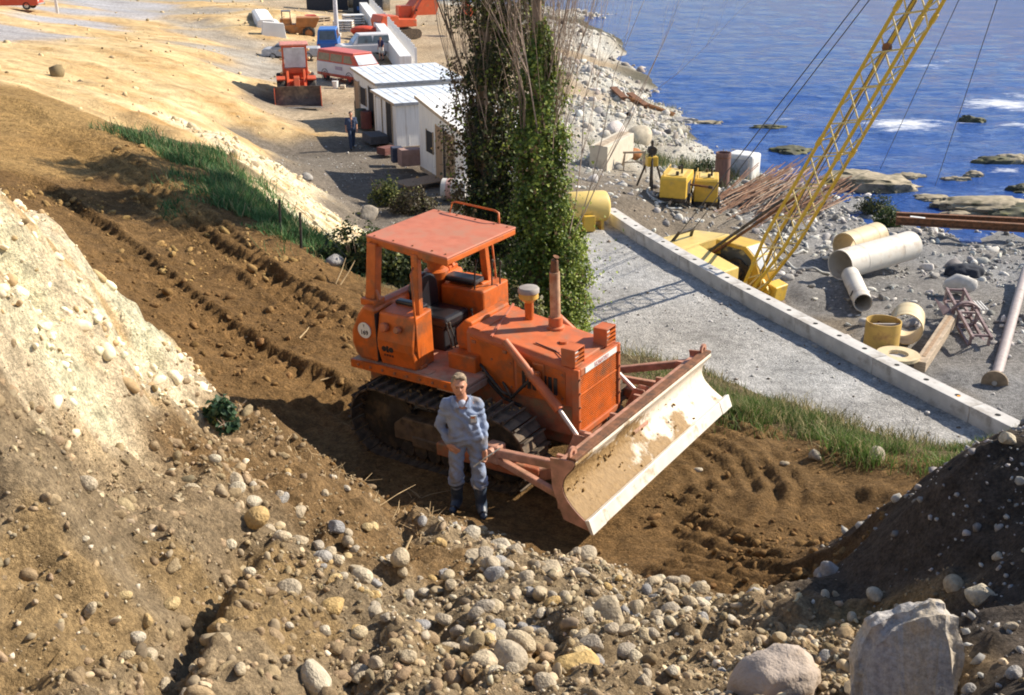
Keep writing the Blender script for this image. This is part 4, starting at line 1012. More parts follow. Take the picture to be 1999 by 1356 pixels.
def make_man():
    fz = hz(-.47, 10.9)
    t = thing('person', 'person in blue grey overalls and gumboots standing beside the bulldozer holding a pale stick', 'person', (-.47, 10.92, fz), math.radians(6))
    hip = .93
    head = (-.115, -.04, 1.625); neck0 = (-.09, 0, 1.47)
    shR, shL = (-.255, .01, 1.375), (.085, .0, 1.365)       # the wearer's right is at -x
    elR, elL = (-.335, .06, 1.11), (.145, .02, 1.09)
    haR, haL = (-.235, -.08, .92), (.155, -.08, .84)
    hpR, hpL = (-.15, 0, hip), (.055, 0, hip)
    knR, knL = (-.165, -.02, .50), (.09, -.04, .50)
    anR, anL = (-.155, .14, .10), (.115, -.02, .10)
    # skin: one figure, mostly hidden by the clothes
    sk = [('L', (-.05, 0, 1.0), (-.08, 0, 1.36), .10, .11), ('L', neck0, (head[0], head[1] + .01, 1.58), .058, .055), ('B', head, (.078, .098, .122)), ('B', (head[0], head[1] - .035, head[2] - .06), (.052, .055, .055), .03),
          ('L', (head[0], head[1] - .092, head[2] + .01), (head[0] + .004, head[1] - .112, head[2] - .022), .010, .014, .012), ('B', (head[0] - .075, head[1] + .012, head[2] - .005), (.014, .022, .034), .01), ('B', (head[0] + .075, head[1] + .012, head[2] - .005), (.014, .022, .034), .01),
          ('L', (head[0] - .04, head[1] - .088, head[2] + .025), (head[0] + .04, head[1] - .088, head[2] + .025), .012, .012, .015), ('L', (head[0] - .022, head[1] - .094, head[2] - .058), (head[0] + .022, head[1] - .094, head[2] - .058), .008, .008, .008),
          ('L', (-.08, 0, 1.38), shL, .08, .06), ('L', (-.08, 0, 1.38), shR, .08, .06), ('L', shL, elL, .045, .038), ('L', elL, haL, .036, .026), ('L', shR, elR, .045, .038), ('L', elR, haR, .036, .026),
          ('L', hpL, knL, .07, .05), ('L', hpR, knR, .07, .05), ('L', knL, anL, .048, .038), ('L', knR, anR, .048, .038)]
    sk += fingers((haL[0] + .0, haL[1] - .02, haL[2] - .07), (-.05, -.25, -1), (-.8, -.5, .15), -1, curl=1.15)
    sk += fingers((haR[0] + .03, haR[1] - .02, haR[2] - .03), (.7, -.25, -.6), (.2, .9, .1), 1, curl=.5)
    cuts = [('B', (head[0] - .031, head[1] - .098, head[2] + .004), (.017, .014, .011)), ('B', (head[0] + .031, head[1] - .098, head[2] + .004), (.017, .014, .011)), ('L', (head[0] - .022, head[1] - .106, head[2] - .058), (head[0] + .022, head[1] - .106, head[2] - .058), .004, .004)]
    body = sdf_mesh('body', sk, .0085, .025, skin_m, t, cuts)
    for s in (-1, 1):
        MB().lathe([(0, -.006), (.005, -.004), (.007, 0), (.005, .004), (0, .006)], (head[0] + s * .031, head[1] - .091, head[2] + .004), (0, 1, 0), 10).build('eye', black_paint, body, smooth=True)
    hr = [('B', (head[0], head[1] + .026, head[2] + .042), (.084, .092, .092)), ('L', (head[0] - .035, head[1] - .05, head[2] + .098), (head[0] + .045, head[1] - .045, head[2] + .102), .018, .022, .02), ('L', (head[0] + .03, head[1] - .06, head[2] + .09), (head[0] - .05, head[1] - .02, head[2] + .112), .014, .018, .01), ('L', (head[0] - .078, head[1] + .0, head[2] + .03), (head[0] - .076, head[1] + .01, head[2] + .0), .012, .008, .01), ('L', (head[0] + .078, head[1] + .0, head[2] + .03), (head[0] + .076, head[1] + .01, head[2] + .0), .012, .008, .01)]
    sdf_mesh('hair', hr, .008, .02, hair_m, t, [('B', (head[0], head[1] - .105, head[2] - .01), (.078, .085, .10))], wrinkle=.004)
    # overalls
    cv = [('L', (-.12, 0, .98), (-.155, -.005, 1.28), .108, .112, .07), ('L', (.02, 0, .98), (-.01, -.005, 1.28), .108, .112, .07), ('L', (-.05, -.03, 1.02), (-.08, -.02, 1.3), .12, .105, .06),
          ('L', (-.10, .015, 1.425), shR, .062, .066), ('L', (-.07, .015, 1.425), shL, .062, .066),
          ('L', shR, elR, .065, .054), ('L', elR, (haR[0] - .01, haR[1] + .012, haR[2] + .03), .053, .043), ('L', shL, elL, .065, .054), ('L', elL, (haL[0], haL[1] + .01, haL[2] + .03), .053, .043),
          ('L', hpR, knR, .100, .076, .05), ('L', hpL, knL, .100, .076, .05), ('L', knR, (-.16, .05, .36), .076, .082), ('L', knL, (.10, -.03, .36), .076, .082)]
    for i in range(5):                                       # folds at waist, elbows and knees
        z_ = .99 + .035 * i
        cv.append(('L', (-.20 + .01 * i, -.085, z_), (.10 - .012 * i, -.09, z_ + .012 * (-1) ** i), .045, .045, .02))
    for kn, an in ((knR, (-.16, .05, .36)), (knL, (.10, -.03, .36))):
        for i in range(3):
            u = .25 + .3 * i
            p = [kn[j] + (an[j] - kn[j]) * u for j in range(3)]
            cv.append(('B', tuple(p), (.086, .084, .028), .02))
    cuts = [('L', (-.085, -.17, 1.44), (-.065, -.19, 1.20), .055, .012), ('B', (-.09, -.06, 1.50), (.075, .11, .07))]
    co = sdf_mesh('overalls', cv, .0105, .035, cover_m, t, cuts, wrinkle=.0055)
    b = MB()
    for s in (-1, 1):                                        # collar wings
        b.add([(-.09 + s * .03, -.125, 1.40), (-.09 + s * .085, -.06, 1.475), (-.09 + s * .10, .0, 1.49), (-.09 + s * .125, -.075, 1.42), (-.09 + s * .085, -.13, 1.375)], [(0, 1, 2, 3, 4)])
    c = b.build('collar', cover_m, co); c.modifiers.new('solid', 'SOLIDIFY').thickness = .008
    b = MB().box(-.012, .075, -.150, -.132, 1.19, 1.30); p = b.build('chest_pocket', cover_m, co, bevel=.01)
    MB().box(.0, .06, -.156, -.148, 1.215, 1.30).build('cigarette_packet', white_paint, co, bevel=.004)
    MB().box(.0, .045, -.158, -.1555, 1.265, 1.285).build('packet_stripe', mat('orange_print', (.7, .2, .04)), co)
    sdf_mesh('vest', [('L', (-.08, -.055, 1.2), (-.085, -.045, 1.40), .075, .06)], .012, .02, vest_m, t)
    for s, kn, an in ((-1, knR, anR), (1, knL, anL)):
        top = [kn[j] * .58 + an[j] * .42 + (0, 0, .04)[j] for j in range(3)]
        dirx, diry = (-.35, -.94) if s < 0 else (.08, -1)
        toe = (an[0] + dirx * .17, an[1] + diry * .17, .045)
        heel = (an[0] - dirx * .05, an[1] - diry * .05, .045)
        bt = sdf_mesh('boot', [('L', top, an, .078, .062), ('L', an, (an[0] + dirx * .07, an[1] + diry * .07, .065), .06, .055), ('L', heel, toe, .046, .042)], .0105, .03, boot_m, t)
        MB().lathe([(.080, -.018), (.088, -.016), (.088, .018), (.080, .02)], top, [top[j] - an[j] for j in range(3)], 18).build('boot_top', white_paint if s > 0 else boot_m, bt, smooth=40)
        MB().tube([heel, toe], [.05, .046], 12).build('boot_sole', black_paint, bt)
    return t
man = make_man()
hx = Vector((-.47 + .17, 10.92 - .16, man.location.z + .78))
MB().tube([hx + Vector((-.13, -.02, -.10)), hx, hx + Vector((.17, .05, .10))], .008, 8).build('stick', stick_m)
tag(bpy.data.objects['stick'], 'thin pale stick held in the hand of the man by the bulldozer', 'stick')

def simple_person(label, loc, rz, shirt, trousers, skinm, hairm, stride=.2, scale=1.0, bare_legs=False, name='person'):
    t = thing(name, label, 'person', loc, rz)
    s = stride
    sh, el = .19, .25
    limbs = [('L', (0, 0, 1.0), (0, 0, 1.40), .11, .10), ('L', (0, 0, 1.45), (0, -.02, 1.56), .055, .052), ('B', (0, -.03, 1.64), (.078, .095, .118)), ('B', (0, -.125, 1.63), (.014, .02, .02)),
             ('L', (-sh, 0, 1.42), (-el, .06, 1.15), .045, .04), ('L', (-el, .06, 1.15), (-.25, -.02, .90), .038, .03), ('L', (sh, 0, 1.42), (el, -.02, 1.14), .045, .04), ('L', (el, -.02, 1.14), (.24, -.14, .92), .038, .03),
             ('L', (-.25, -.03, .89), (-.245, -.06, .80), .035, .022), ('L', (.24, -.15, .91), (.235, -.2, .83), .035, .022), ('L', (-.22, -.05, .88), (-.21, -.08, .83), .014, .012), ('L', (.21, -.16, .9), (.20, -.2, .86), .014, .012),
             ('L', (-.09, 0, .95), (-.10, -s * .5, .52), .085, .06), ('L', (-.10, -s * .5, .52), (-.10, -s * .55, .08), .055, .04), ('L', (.09, 0, .95), (.10, s * .35, .52), .085, .06), ('L', (.10, s * .35, .52), (.10, s * .9, .10), .055, .04)]
    sdf_mesh('body', limbs, .016, .03, skinm, t)
    sdf_mesh('hair', [('B', (0, .0, 1.69), (.088, .10, .085))], .016, .02, hairm, t, [('B', (0, -.12, 1.61), (.08, .07, .09))])
    sdf_mesh('shirt', [('L', (-.07, 0, 1.0), (-.10, 0, 1.33), .12, .125), ('L', (.07, 0, 1.0), (.10, 0, 1.33), .12, .125), ('L', (0, .01, 1.42), (-sh, 0, 1.42), .08, .075), ('L', (0, .01, 1.42), (sh, 0, 1.42), .08, .075), ('L', (-sh, 0, 1.42), (-el + .01, .05, 1.20), .07, .065), ('L', (sh, 0, 1.42), (el - .01, -.015, 1.20), .07, .065)], .016, .03, shirt, t, wrinkle=.006)
    kz = .62 if bare_legs else .14
    f = (.95 - kz) / .87
    lg = []
    for x0, x1, yk, ya in ((-.09, -.10, -s * .5, -s * .55), (.09, .10, s * .35, s * .9)):
        if bare_legs: lg.append(('L', (x0, 0, .95), (x1, yk * .75, .62), .11, .095))
        else: lg += [('L', (x0, 0, .95), (x1, yk, .52), .11, .078), ('L', (x1, yk, .52), (x1, ya, .13), .076, .06)]
    sdf_mesh('shorts' if bare_legs else 'trousers', lg + [('L', (-.06, 0, .98), (.06, 0, .98), .115, .115)], .016, .03, trousers, t)
    for x1, ya, zz in ((-.10, -s * .55, 0), (.10, s * .9, .02)):
        sdf_mesh('boot', [('L', (x1, ya + .02, .09 + zz), (x1, ya, .06 + zz), .055, .055), ('L', (x1, ya + .03, .045 + zz), (x1, ya - .16, .04 + zz), .045, .04)], .016, .02, dark_m, t)
    t.scale = (scale,) * 3
    return t
# ================================================================== THE YARD
rad = math.radians
def put(name, label, cat, px, py, z, rz=0.0, group=None, dz=0.0):
    p = at(px, py, z)
    return thing(name, label, cat, (p[0], p[1], z + dz), rz, group)
concrete = mat('grey_concrete', (.56, .54, .52), rough=.9, var=.14, scale=2.5, dirt=(.36, .33, .30), dscale=1.8, damt=.4, bump=.25, bscale=30)
hole_m = mat('painted_hole_shade', (.02, .02, .02), rough=1)  # near-black paint for the shade inside holes
# ---- kerb beams along the river side of the road, with two lifting holes each
proto = None
pts = BAR[BAR[:, 1] < 40.5]
seg = np.hypot(*np.diff(pts, axis=0).T); run = np.concatenate([[0], np.cumsum(seg)])
def along(s):
    return np.array([np.interp(s, run, pts[:, 0]), np.interp(s, run, pts[:, 1])])
S0 = float(np.interp(21.41, pts[:, 1], run))          # a joint seen in the photograph
k0 = -2
for k in range(k0, 8):
    a, b = along(S0 + 3.03 * k), along(S0 + 3.03 * (k + 1))
    if S0 + 3.03 * (k + 1) > run[-1] + .2: break
    d = b - a; ang = math.atan2(d[1], d[0]); nrm = np.array([d[1], -d[0]]) / np.hypot(*d)
    c = (a + b) / 2 + nrm * .21
    L = 'concrete kerb beam with lifting holes in the row edging the gravel road'
    if proto is None:
        t = thing('kerb_beam', L, 'kerb beam', (0, 0, 0), 0, 'kerb beams along the gravel road')
        # flat dark discs on top stand in for the shaded lifting holes
        b_ = MB().box(-1.508, 1.508, -.215, .215, 0, .43)
        b_.build('beam', concrete, t, bevel=.015)
        for hx_ in (-.95, .0, .95):
            MB().lathe([(.05, 0), (.062, .004), (.062, -.0), (0, 0)], (hx_, 0, .432), (0, 0, 1), 14).build('lifting_hole', hole_m, t)
        proto = t
    else:
        t = copy_tree(proto)
    t.location = (c[0], c[1], YARD - .02 + rng.uniform(-.006, .006)); t.rotation_euler = (rng.normal(0, .004), 0, ang + rng.normal(0, .004))
    if k == k0 + 2: t['label'] = 'concrete kerb beam with an orange paint mark beside the gravel road'; 
    if k == k0 + 2:
        MB().lathe([(.0, 0), (.04, .002)], (-1.0, .02, .436), (0, 0, 1), 10).build('paint_mark', mat('orange_spray', (.75, .33, .02)), t)
# ---- white sheds
white_clad = mat('white_painted_cladding', (.80, .79, .78), rough=.7, var=.07, scale=2, dirt=(.55, .50, .46), dscale=1.2, damt=.25, bump=.2, bscale=3, stretch=(6, 6, .4))
roof_iron = mat('pale_roofing_iron', (.68, .73, .80), rough=.55, metal=.05, var=.08, scale=2, dirt=(.48, .44, .42), dscale=1.5, damt=.3)
ply = mat('brown_plywood', (.36, .24, .15), rough=.8, var=.25, scale=3, stretch=(4, 4, .5))
dark_in = mat('dark_interior', (.03, .028, .03), rough=.9)
timber = mat('weathered_timber', (.42, .33, .24), rough=.85, var=.3, scale=4, stretch=(1, 1, 8), bump=.3)
def shed(label, nl, depth, length, hn, hf, ang, doors, pitch_end=0.0, name='site_shed', eave=.12, roofm=None):
    """nl = near left corner; local x runs away from the camera along the left end, local y to the left"""
    t = thing(name, label, 'shed', (nl[0], nl[1], YARD), ang)
    D_, L_ = depth, length
    # local frame: x = away (depth), y = -length to the right
    def wall(nm, poly, plane_pts):
        return None
    th = .05
    b = MB().prism([(0, 0), (D_, 0), (D_, hf), (0, hn)], -th, 0).build('end_wall', white_clad, t)
    n = int(D_ / .3)
    for k in range(1, n):
        x = D_ * k / n; h = hn + (hf - hn) * x / D_
        MB().box(x - .012, x + .012, .0, .012, .02, h - .05).build('cladding_batten', white_clad, b)
    MB().prism([(0, 0), (D_, 0), (D_, hf), (0, hn)], -L_, -L_ + th).build('end_wall', white_clad, t)
    w = MB().box(0, th, -L_ + th, -th, 0, hn).build('front_wall', white_clad, t)
    for k in range(1, int(L_ / .6)):
        MB().box(-.01, 0, -k * .6 - .015, -k * .6 + .015, .02, hn - .03).build('cladding_batten', white_clad, w)
    MB().box(D_ - th, D_, -L_ + th, -th, 0, hf).build('back_wall', white_clad, t)
    sl = (hf - hn) / D_
    z0, z1 = hn - eave * sl + .03, hf + eave * sl + .03
    r = MB().add([(-eave, eave, z0), (D_ + eave, eave, z1), (D_ + eave, -L_ - eave, z1), (-eave, -L_ - eave, z0), (-eave, eave, z0 - .03), (D_ + eave, eave, z1 - .03), (D_ + eave, -L_ - eave, z1 - .03), (-eave, -L_ - eave, z0 - .03)], [(0, 1, 2, 3), (7, 6, 5, 4), (0, 4, 5, 1), (1, 5, 6, 2), (2, 6, 7, 3), (3, 7, 4, 0)]).build('roof', roofm or roof_iron, t)
    n = int((L_ + 2 * eave) / .42)
    for k in range(1, n):
        y = eave - (L_ + 2 * eave) * k / n
        MB().bar((-eave, y, z0 + .006), (D_ + eave, y, z1 + .006), .05, .018).build('roof_rib', roofm or roof_iron, r)
    MB().bar((-eave - .015, eave, z0 - .07), (-eave - .015, -L_ - eave, z0 - .07), .03, .13).build('fascia_board', mat('grey_fascia', (.30, .31, .34)), t)
    MB().bar((-eave, eave + .015, z0 - .06), (D_ + eave, eave + .015, z1 - .06), .03, .12).build('barge_board', timber, t)
    for (x0, x1, z0_, z1_, m) in doors:
        dr = MB().box(x0, x1, .012, .04, z0_, z1_).build('door' if z0_ < .3 else 'window', m, t, bevel=.006)
        MB().box(x0 - .05, x0, .005, .055, z0_, z1_ + .05).build('jamb', timber, dr)
        MB().box(x1, x1 + .05, .005, .055, z0_, z1_ + .05).build('jamb', timber, dr)
    MB().box(-.02, D_ + .02, -L_ - .02, .02, -.1, .06).build('base_frame', timber, t)
    return t
UA = math.atan2(.917, -.40)
shed('white shed with pale iron roof standing farthest from the ivy tree', (-6.82, 55.57), 4.2, 4.6, 2.35, 2.6, UA, [(.5, 1.4, .1, 2.0, dark_in), (1.9, 2.9, .9, 1.8, dark_in), (3.2, 4.0, .1, 2.0, ply)])
shed('middle white shed with pale iron roof and bright end wall', (-5.41, 51.0), 3.5, 4.4, 2.1, 2.22, UA, [(.6, 1.4, .1, 1.95, dark_in), (2.2, 3.1, .1, 1.95, white_clad)])
shed('white shed with brown doors half hidden behind the ivy tree', (-1.88, 42.08), 5.3, 3.2, 2.45, 3.05, UA, [(1.0, 1.75, .05, 2.1, ply), (1.95, 2.25, .05, 2.15, dark_in), (2.35, 3.1, .05, 2.2, ply), (3.5, 4.3, .9, 1.8, dark_in)], roofm=white_clad)
# ---- wheels for the vehicles
def wheel(parent, c, r, w, rimm, name='wheel', axis=(0, 1, 0)):
    ty = MB().lathe([(r * .58, -w / 2), (r * .9, -w / 2), (r, -w * .36), (r, w * .36), (r * .9, w / 2), (r * .58, w / 2)], c, axis, 22, closed=True).build(name, rubber, parent, smooth=40)
    MB().lathe([(0, -w * .36), (r * .25, -w * .38), (r * .5, -w * .28), (r * .6, -w * .44), (r * .6, w * .44), (r * .5, w * .28), (r * .25, w * .38), (0, w * .36)], c, axis, 18).build('rim', rimm, ty, smooth=40)
    return ty
glass = mat('vehicle_glass', (.10, .11, .12), rough=.08, var=.3, scale=3, spec=.9)
pale_glass = mat('bright_windscreen', (.55, .58, .62), rough=.1, var=.25, scale=2, spec=.9)
red_paint = mat('red_body_paint', (.52, .06, .03), rough=.35, var=.08, scale=2, dirt=(.4, .16, .1), dscale=2, damt=.2)
van_white = mat('cream_body_paint', (.72, .68, .68), rough=.35, var=.06, scale=2)
blue_paint = mat('blue_body_paint', (.05, .17, .50), rough=.4, var=.1, scale=2)
chrome2 = mat('dull_steel', (.5, .5, .5), rough=.4, metal=.6)
# ---- red and white van
V = thing('minibus_van', 'red and white minibus van parked behind the white sheds', 'van', (-10.75, 72.9, YARD), rad(-46))
L2, W2 = 2.35, .86
side = [(-L2, .42), (-L2 - .03, .9), (-L2 + .02, 1.2), (L2 - .12, 1.2), (L2 - .02, 1.0), (L2, .75), (L2 - .02, .42)]
MB().prism(side, -W2, W2).build('body', van_white, V, bevel=.05)
MB().prism([(-L2, .30), (L2 - .02, .30), (L2 - .02, .50), (-L2 - .01, .50)], -W2 - .005, W2 + .005).build('sill', red_paint, V, bevel=.02)
up = [(-L2 - .02, 1.19), (-L2 + .10, 1.86), (L2 - .75, 1.86), (L2 - .14, 1.19)]
g = MB()
n = 4
g.add([(x, -W2 + (.10 if z > 1.5 else 0), z) for x, z in up] + [(x, W2 - (.10 if z > 1.5 else 0), z) for x, z in up], [(0, 1, 2, 3), (7, 6, 5, 4)] + [(i, (i + 1) % 4, 4 + (i + 1) % 4, 4 + i) for i in range(4)])
g.build('upper_body', red_paint, V, bevel=.04)
MB().box(-L2 + .06, L2 - .72, -W2 + .09, W2 - .09, 1.85, 1.95).build('roof', mat('sunned_red_roof', (.60, .13, .10), rough=.4, var=.06), V, bevel=.05)
for s in (-1, 1):
    for x0, x1 in ((-2.16, -.92), (-.80, .50), (.68, 1.42)):
        def sy(z): return s * (W2 - .10 * (z - 1.19) / .67 + .006)
        sl = .22 if x1 > 1.3 else 0
        MB().add([(x0, sy(1.28), 1.28), (x1 + sl, sy(1.28), 1.28), (x1 - sl * .2, sy(1.74), 1.74), (x0 + .03, sy(1.74), 1.74)], [(0, 1, 2, 3)]).build('side_window', glass, V)
    wheel(V, (-1.45, s * .76, .32), .32, .2, red_paint); wheel(V, (1.25, s * .76, .32), .32, .2, red_paint)
    MB().lathe([(.36, -.01), (.40, -.01), (.40, .012), (.36, .012)], (1.25, s * (W2 + .003), .34), (0, 1, 0), 20, closed=True).build('wheel_arch', dark_m, V)
    MB().lathe([(.36, -.01), (.40, -.01), (.40, .012), (.36, .012)], (-1.45, s * (W2 + .003), .34), (0, 1, 0), 20, closed=True).build('wheel_arch', dark_m, V)
    MB().lathe([(0, .03), (.09, .02), (.1, 0)], (L2 + .0, s * .62, .80), (1, 0, 0), 14).build('headlight', lens_m, V, smooth=True)
MB().box(-.25, .55, -W2 - .008, -W2 - .002, .78, 1.0).build('door_sign', mat('faded_lilac_sign', (.45, .36, .42)), V)
MB().add([(L2 - .18 + .012, -W2 + .1, 1.25), (L2 - .18 + .012, W2 - .1, 1.25), (L2 - .69, W2 - .16, 1.80), (L2 - .69, -W2 + .16, 1.80)], [(0, 1, 2, 3)]).build('windscreen', pale_glass, V).location = (.03, 0, .01)
MB().box(L2 - .03, L2 + .09, -W2, W2, .36, .50).build('bumper', chrome2, V, bevel=.02)
MB().add([(-L2 + .0, -W2 + .12, 1.28), (-L2 + .0, W2 - .12, 1.28), (-L2 + .075, W2 - .17, 1.74), (-L2 + .075, -W2 + .17, 1.74)], [(3, 2, 1, 0)]).build('rear_window', glass, V).location = (-.03, 0, 0)
# ---- wheel loader facing the camera, bucket down
W = thing('wheel_loader', 'orange red wheel loader with lowered bucket at the foot of the ochre slope', 'loader', (-12.75, 65.3, YARD), rad(-78))
lo_p = mat('loader_orange_paint', (.58, .10, .035), rough=.45, var=.12, scale=3, dirt=(.35, .15, .08), dscale=2, damt=.3)
MB().prism([(-2.6, .75), (-.1, .75), (-.1, 1.7), (-1.0, 1.95), (-2.4, 1.85), (-2.6, 1.5)], -.75, .75).build('engine_body', lo_p, W, bevel=.06)
MB().box(-.2, 1.1, -.5, .5, .62, 1.25).build('front_frame', lo_p, W, bevel=.05)
cabp = MB()
cab0, cab1 = -1.25, .25
for x in (cab0, cab1 - .08):
    for y in (-.72, .62): cabp.box(x, x + .1, y, y + .1, 1.7, 3.1)
cabp.box(cab0, cab1, -.72, .72, 1.55, 1.85).box(cab0, cab1, -.72, .72, 3.02, 3.12)
cabp.build('cab_frame', lo_p, W, bevel=.02)
MB().box(cab0 - .12, cab1 + .15, -.82, .82, 3.12, 3.22).build('cab_roof', mat('pale_red_roof', (.60, .24, .18), rough=.5), W, bevel=.04)
MB().box(cab1 - .012, cab1, -.60, .62, 1.9, 3.0).build('front_window', pale_glass, W)
for s in (-1, 1): MB().box(cab0 + .1, cab1 - .1, s * .70 - .005, s * .70 + .005, 1.9, 3.0).build('side_window', glass, W)
MB().box(-.95, -.45, -.25, .25, 1.55, 2.45).build('seat', black_vinyl, W, bevel=.08)
for s in (-1, 1):
    wheel(W, (-1.65, s * .88, .68), .68, .50, grey_cap); wheel(W, (.85, s * .88, .68), .68, .50, white_paint)
    MB().prism([(-.1, 1.75), (.2, 1.85), (1.7, 1.05), (2.35, .45), (2.2, .30), (1.5, .85), (.0, 1.5)], s * .48 - .07, s * .48 + .07).build('lift_arm', lo_p, W, bevel=.02)
    MB().tube([(.1, s * .3, 1.0), (1.5, s * .42, 1.0)], .07, 10).build('lift_ram', lo_p, W, smooth=40)
    MB().prism([(.3, 1.38), (.85, 1.50), (1.4, 1.38), (1.4, 1.30), (.85, 1.42), (.3, 1.30)], s * .88 - .25, s * .88 + .25).build('mudguard', lo_p, W)
    for z in (1.6, 2.4, 2.9): MB().lathe([(0, .05), (.09, .03), (.09, 0)], (cab1 + .06, s * .80, z), (1, 0, 0), 12).build('work_lamp', mat('amber_lamp', (.75, .5, .25), rough=.3), W, smooth=True)
MB().prism([(.9, 1.2), (1.7, 1.62), (1.85, 1.5), (2.2, .85), (2.05, .8), (1.6, 1.25), (1.0, .95)], -.16, .16).build('tilt_link', lo_p, W, bevel=.02)
bp_ = [(2.25, .18), (2.2, .75), (2.35, 1.12), (2.42, 1.12), (2.30, .75), (2.36, .30), (2.5, .10), (3.15, .04), (3.15, .0), (2.45, .03)]
bk = MB().prism(bp_, -1.3, 1.3).build('bucket', mat('dull_bucket_steel', (.13, .10, .085), rough=.6, metal=.3, var=.3, dirt=(.3, .22, .15), dscale=2, damt=.5), W, smooth=30)
for s in (-1, 1): MB().prism([(2.24, .05), (2.22, .8), (2.38, 1.1), (2.75, .75), (3.12, .05)], s * 1.3 - .02, s * 1.3 + .02).build('bucket_cheek', lo_p, bk)
MB().box(3.02, 3.2, -1.34, 1.34, .0, .05).build('cutting_edge', chrome2, bk)
# ---- blue van seen from behind, white utility beside it
def boxcar(name, label, cat, loc, rz, paintm, L=4.2, Wd=1.65, hb=.95, ht=1.65, cabx=(-1.9, .9), pick=False, roofm=None):
    t = thing(name, label, cat, loc, rz)
    MB().prism([(-L / 2, .32), (-L / 2 - .02, .8), (-L / 2 + .05, hb), (L / 2 - .3, hb - .02), (L / 2, .78), (L / 2, .32)], -Wd / 2, Wd / 2).build('body', paintm, t, bevel=.06)
    x0, x1 = cabx
    g = MB(); u = [(x0, hb - .02), (x0 + .18, ht), (x1 - .35, ht), (x1 + .25, hb - .02)]
    g.add([(x, -Wd / 2 + (.14 if z > 1.2 else .03), z) for x, z in u] + [(x, Wd / 2 - (.14 if z > 1.2 else .03), z) for x, z in u], [(0, 1, 2, 3), (7, 6, 5, 4)] + [(i, (i + 1) % 4, 4 + (i + 1) % 4, 4 + i) for i in range(4)])
    g.build('cabin', roofm or paintm, t, bevel=.05)
    f = lambda p, q, k: p + (q - p) * k
    zl, zh = hb + .08, ht - .12
    kx = lambda z: x0 + .18 * (z - hb) / (ht - hb)
    kf = lambda z: x1 + .25 - .6 * (z - hb) / (ht - hb)
    MB().add([(kx(zl) - .012, -Wd / 2 + .2, zl), (kx(zl) - .012, Wd / 2 - .2, zl), (kx(zh) - .012, Wd / 2 - .26, zh), (kx(zh) - .012, -Wd / 2 + .26, zh)], [(3, 2, 1, 0)]).build('rear_window', glass, t)
    MB().add([(kf(zl) + .012, -Wd / 2 + .14, zl), (kf(zl) + .012, Wd / 2 - .14, zl), (kf(zh) + .012, Wd / 2 - .22, zh), (kf(zh) + .012, -Wd / 2 + .22, zh)], [(0, 1, 2, 3)]).build('windscreen', pale_glass, t)
    for s in (-1, 1):
        wy_ = lambda z: s * (Wd / 2 - .03 - .11 * (z - hb) / (ht - hb) + .012)
        mid = (x0 + x1) / 2
        for a, b in ((kx(zl) + .12, mid - .05), (mid + .05, kf(zh) - .02)):
            MB().add([(a, wy_(zl), zl), (b + .12, wy_(zl), zl), (b, wy_(zh), zh), (a + .06, wy_(zh), zh)], [(0, 1, 2, 3)]).build('side_window', glass, t)
        wheel(t, (-L * .31, s * (Wd / 2 - .09), .3), .3, .18, chrome2); wheel(t, (L * .31, s * (Wd / 2 - .09), .3), .3, .18, chrome2)
        MB().box(-L / 2 - .035, -L / 2 + .02, s * (Wd / 2 - .16) - .08, s * (Wd / 2 - .16) + .08, .62, .76).build('tail_light', red_paint, t)
        MB().lathe([(0, .03), (.08, .02), (.09, 0)], (L / 2, s * (Wd / 2 - .2), .66), (1, 0, 0), 12).build('headlight', lens_m, t, smooth=True)
    MB().box(-L / 2 - .08, -L / 2 + .01, -Wd / 2, Wd / 2, .36, .48).build('bumper', chrome2, t, bevel=.02)
    MB().box(L / 2 - .01, L / 2 + .08, -Wd / 2, Wd / 2, .36, .48).build('bumper', chrome2, t, bevel=.02)
    return t
boxcar('parked_van', 'blue van parked tail towards the red and white minibus', 'van', (-14.6, 89.3, YARD), rad(96), blue_paint, ht=1.85, hb=1.0, cabx=(-2.05, 1.1))
boxcar('parked_utility', 'white utility with canopy parked beside the white wall', 'utility', (-11.4, 86.0, YARD), rad(200), van_white, ht=1.7, cabx=(-2.0, .8))
boxcar('parked_utility', 'pale grey flat vehicle between the loader and the blue van', 'utility', (-16.6, 84.0, YARD), rad(185), mat('grey_body_paint', (.42, .42, .44), rough=.5), ht=1.25, hb=.9, cabx=(-.2, 1.2))
boxcar('parked_car', 'dark red car parked beside the haul road above the ochre slope', 'car', (*at(22, 20, -.75)[:2], hz(*at(22, 20, -.75)[:2])), rad(6), red_paint, L=4.6, ht=1.45, hb=.95, cabx=(-1.2, 1.0))
# ---- site dumper
Dm = thing('site_dumper', 'brown orange site dumper between the white panels and the blue van', 'dumper', (-18.6, 97.8, YARD), rad(10))
dp = mat('brown_orange_paint', (.40, .15, .035), rough=.5, var=.2, scale=3, dirt=(.3, .18, .1), dscale=2, damt=.3)
MB().box(-1.4, 1.2, -.6, .6, .5, 1.3).build('chassis', dp, Dm, bevel=.05)
MB().prism([(0.0, 1.1), (1.5, 1.0), (1.9, 1.8), (1.75, 1.85), (-.1, 1.85), (-.15, 1.3)], -.8, .8).build('skip', dp, Dm, bevel=.04)
MB().box(-1.5, -.5, -.5, .5, 1.3, 1.75).build('engine_cover', dp, Dm, bevel=.05)
MB().box(-1.35, -.55, -.55, .55, 2.35, 2.42).build('sun_roof', mat('dark_roof', (.12, .13, .16)), Dm, bevel=.02)
for x in (-1.3, -.6):
    for y in (-.5, .5): MB().tube([(x, y, 1.3), (x, y, 2.36)], .03, 8).build('roof_post', dark_m, Dm)
for s in (-1, 1):
    wheel(Dm, (.9, s * .78, .55), .55, .35, dp); wheel(Dm, (-1.1, s * .72, .42), .42, .28, dp)
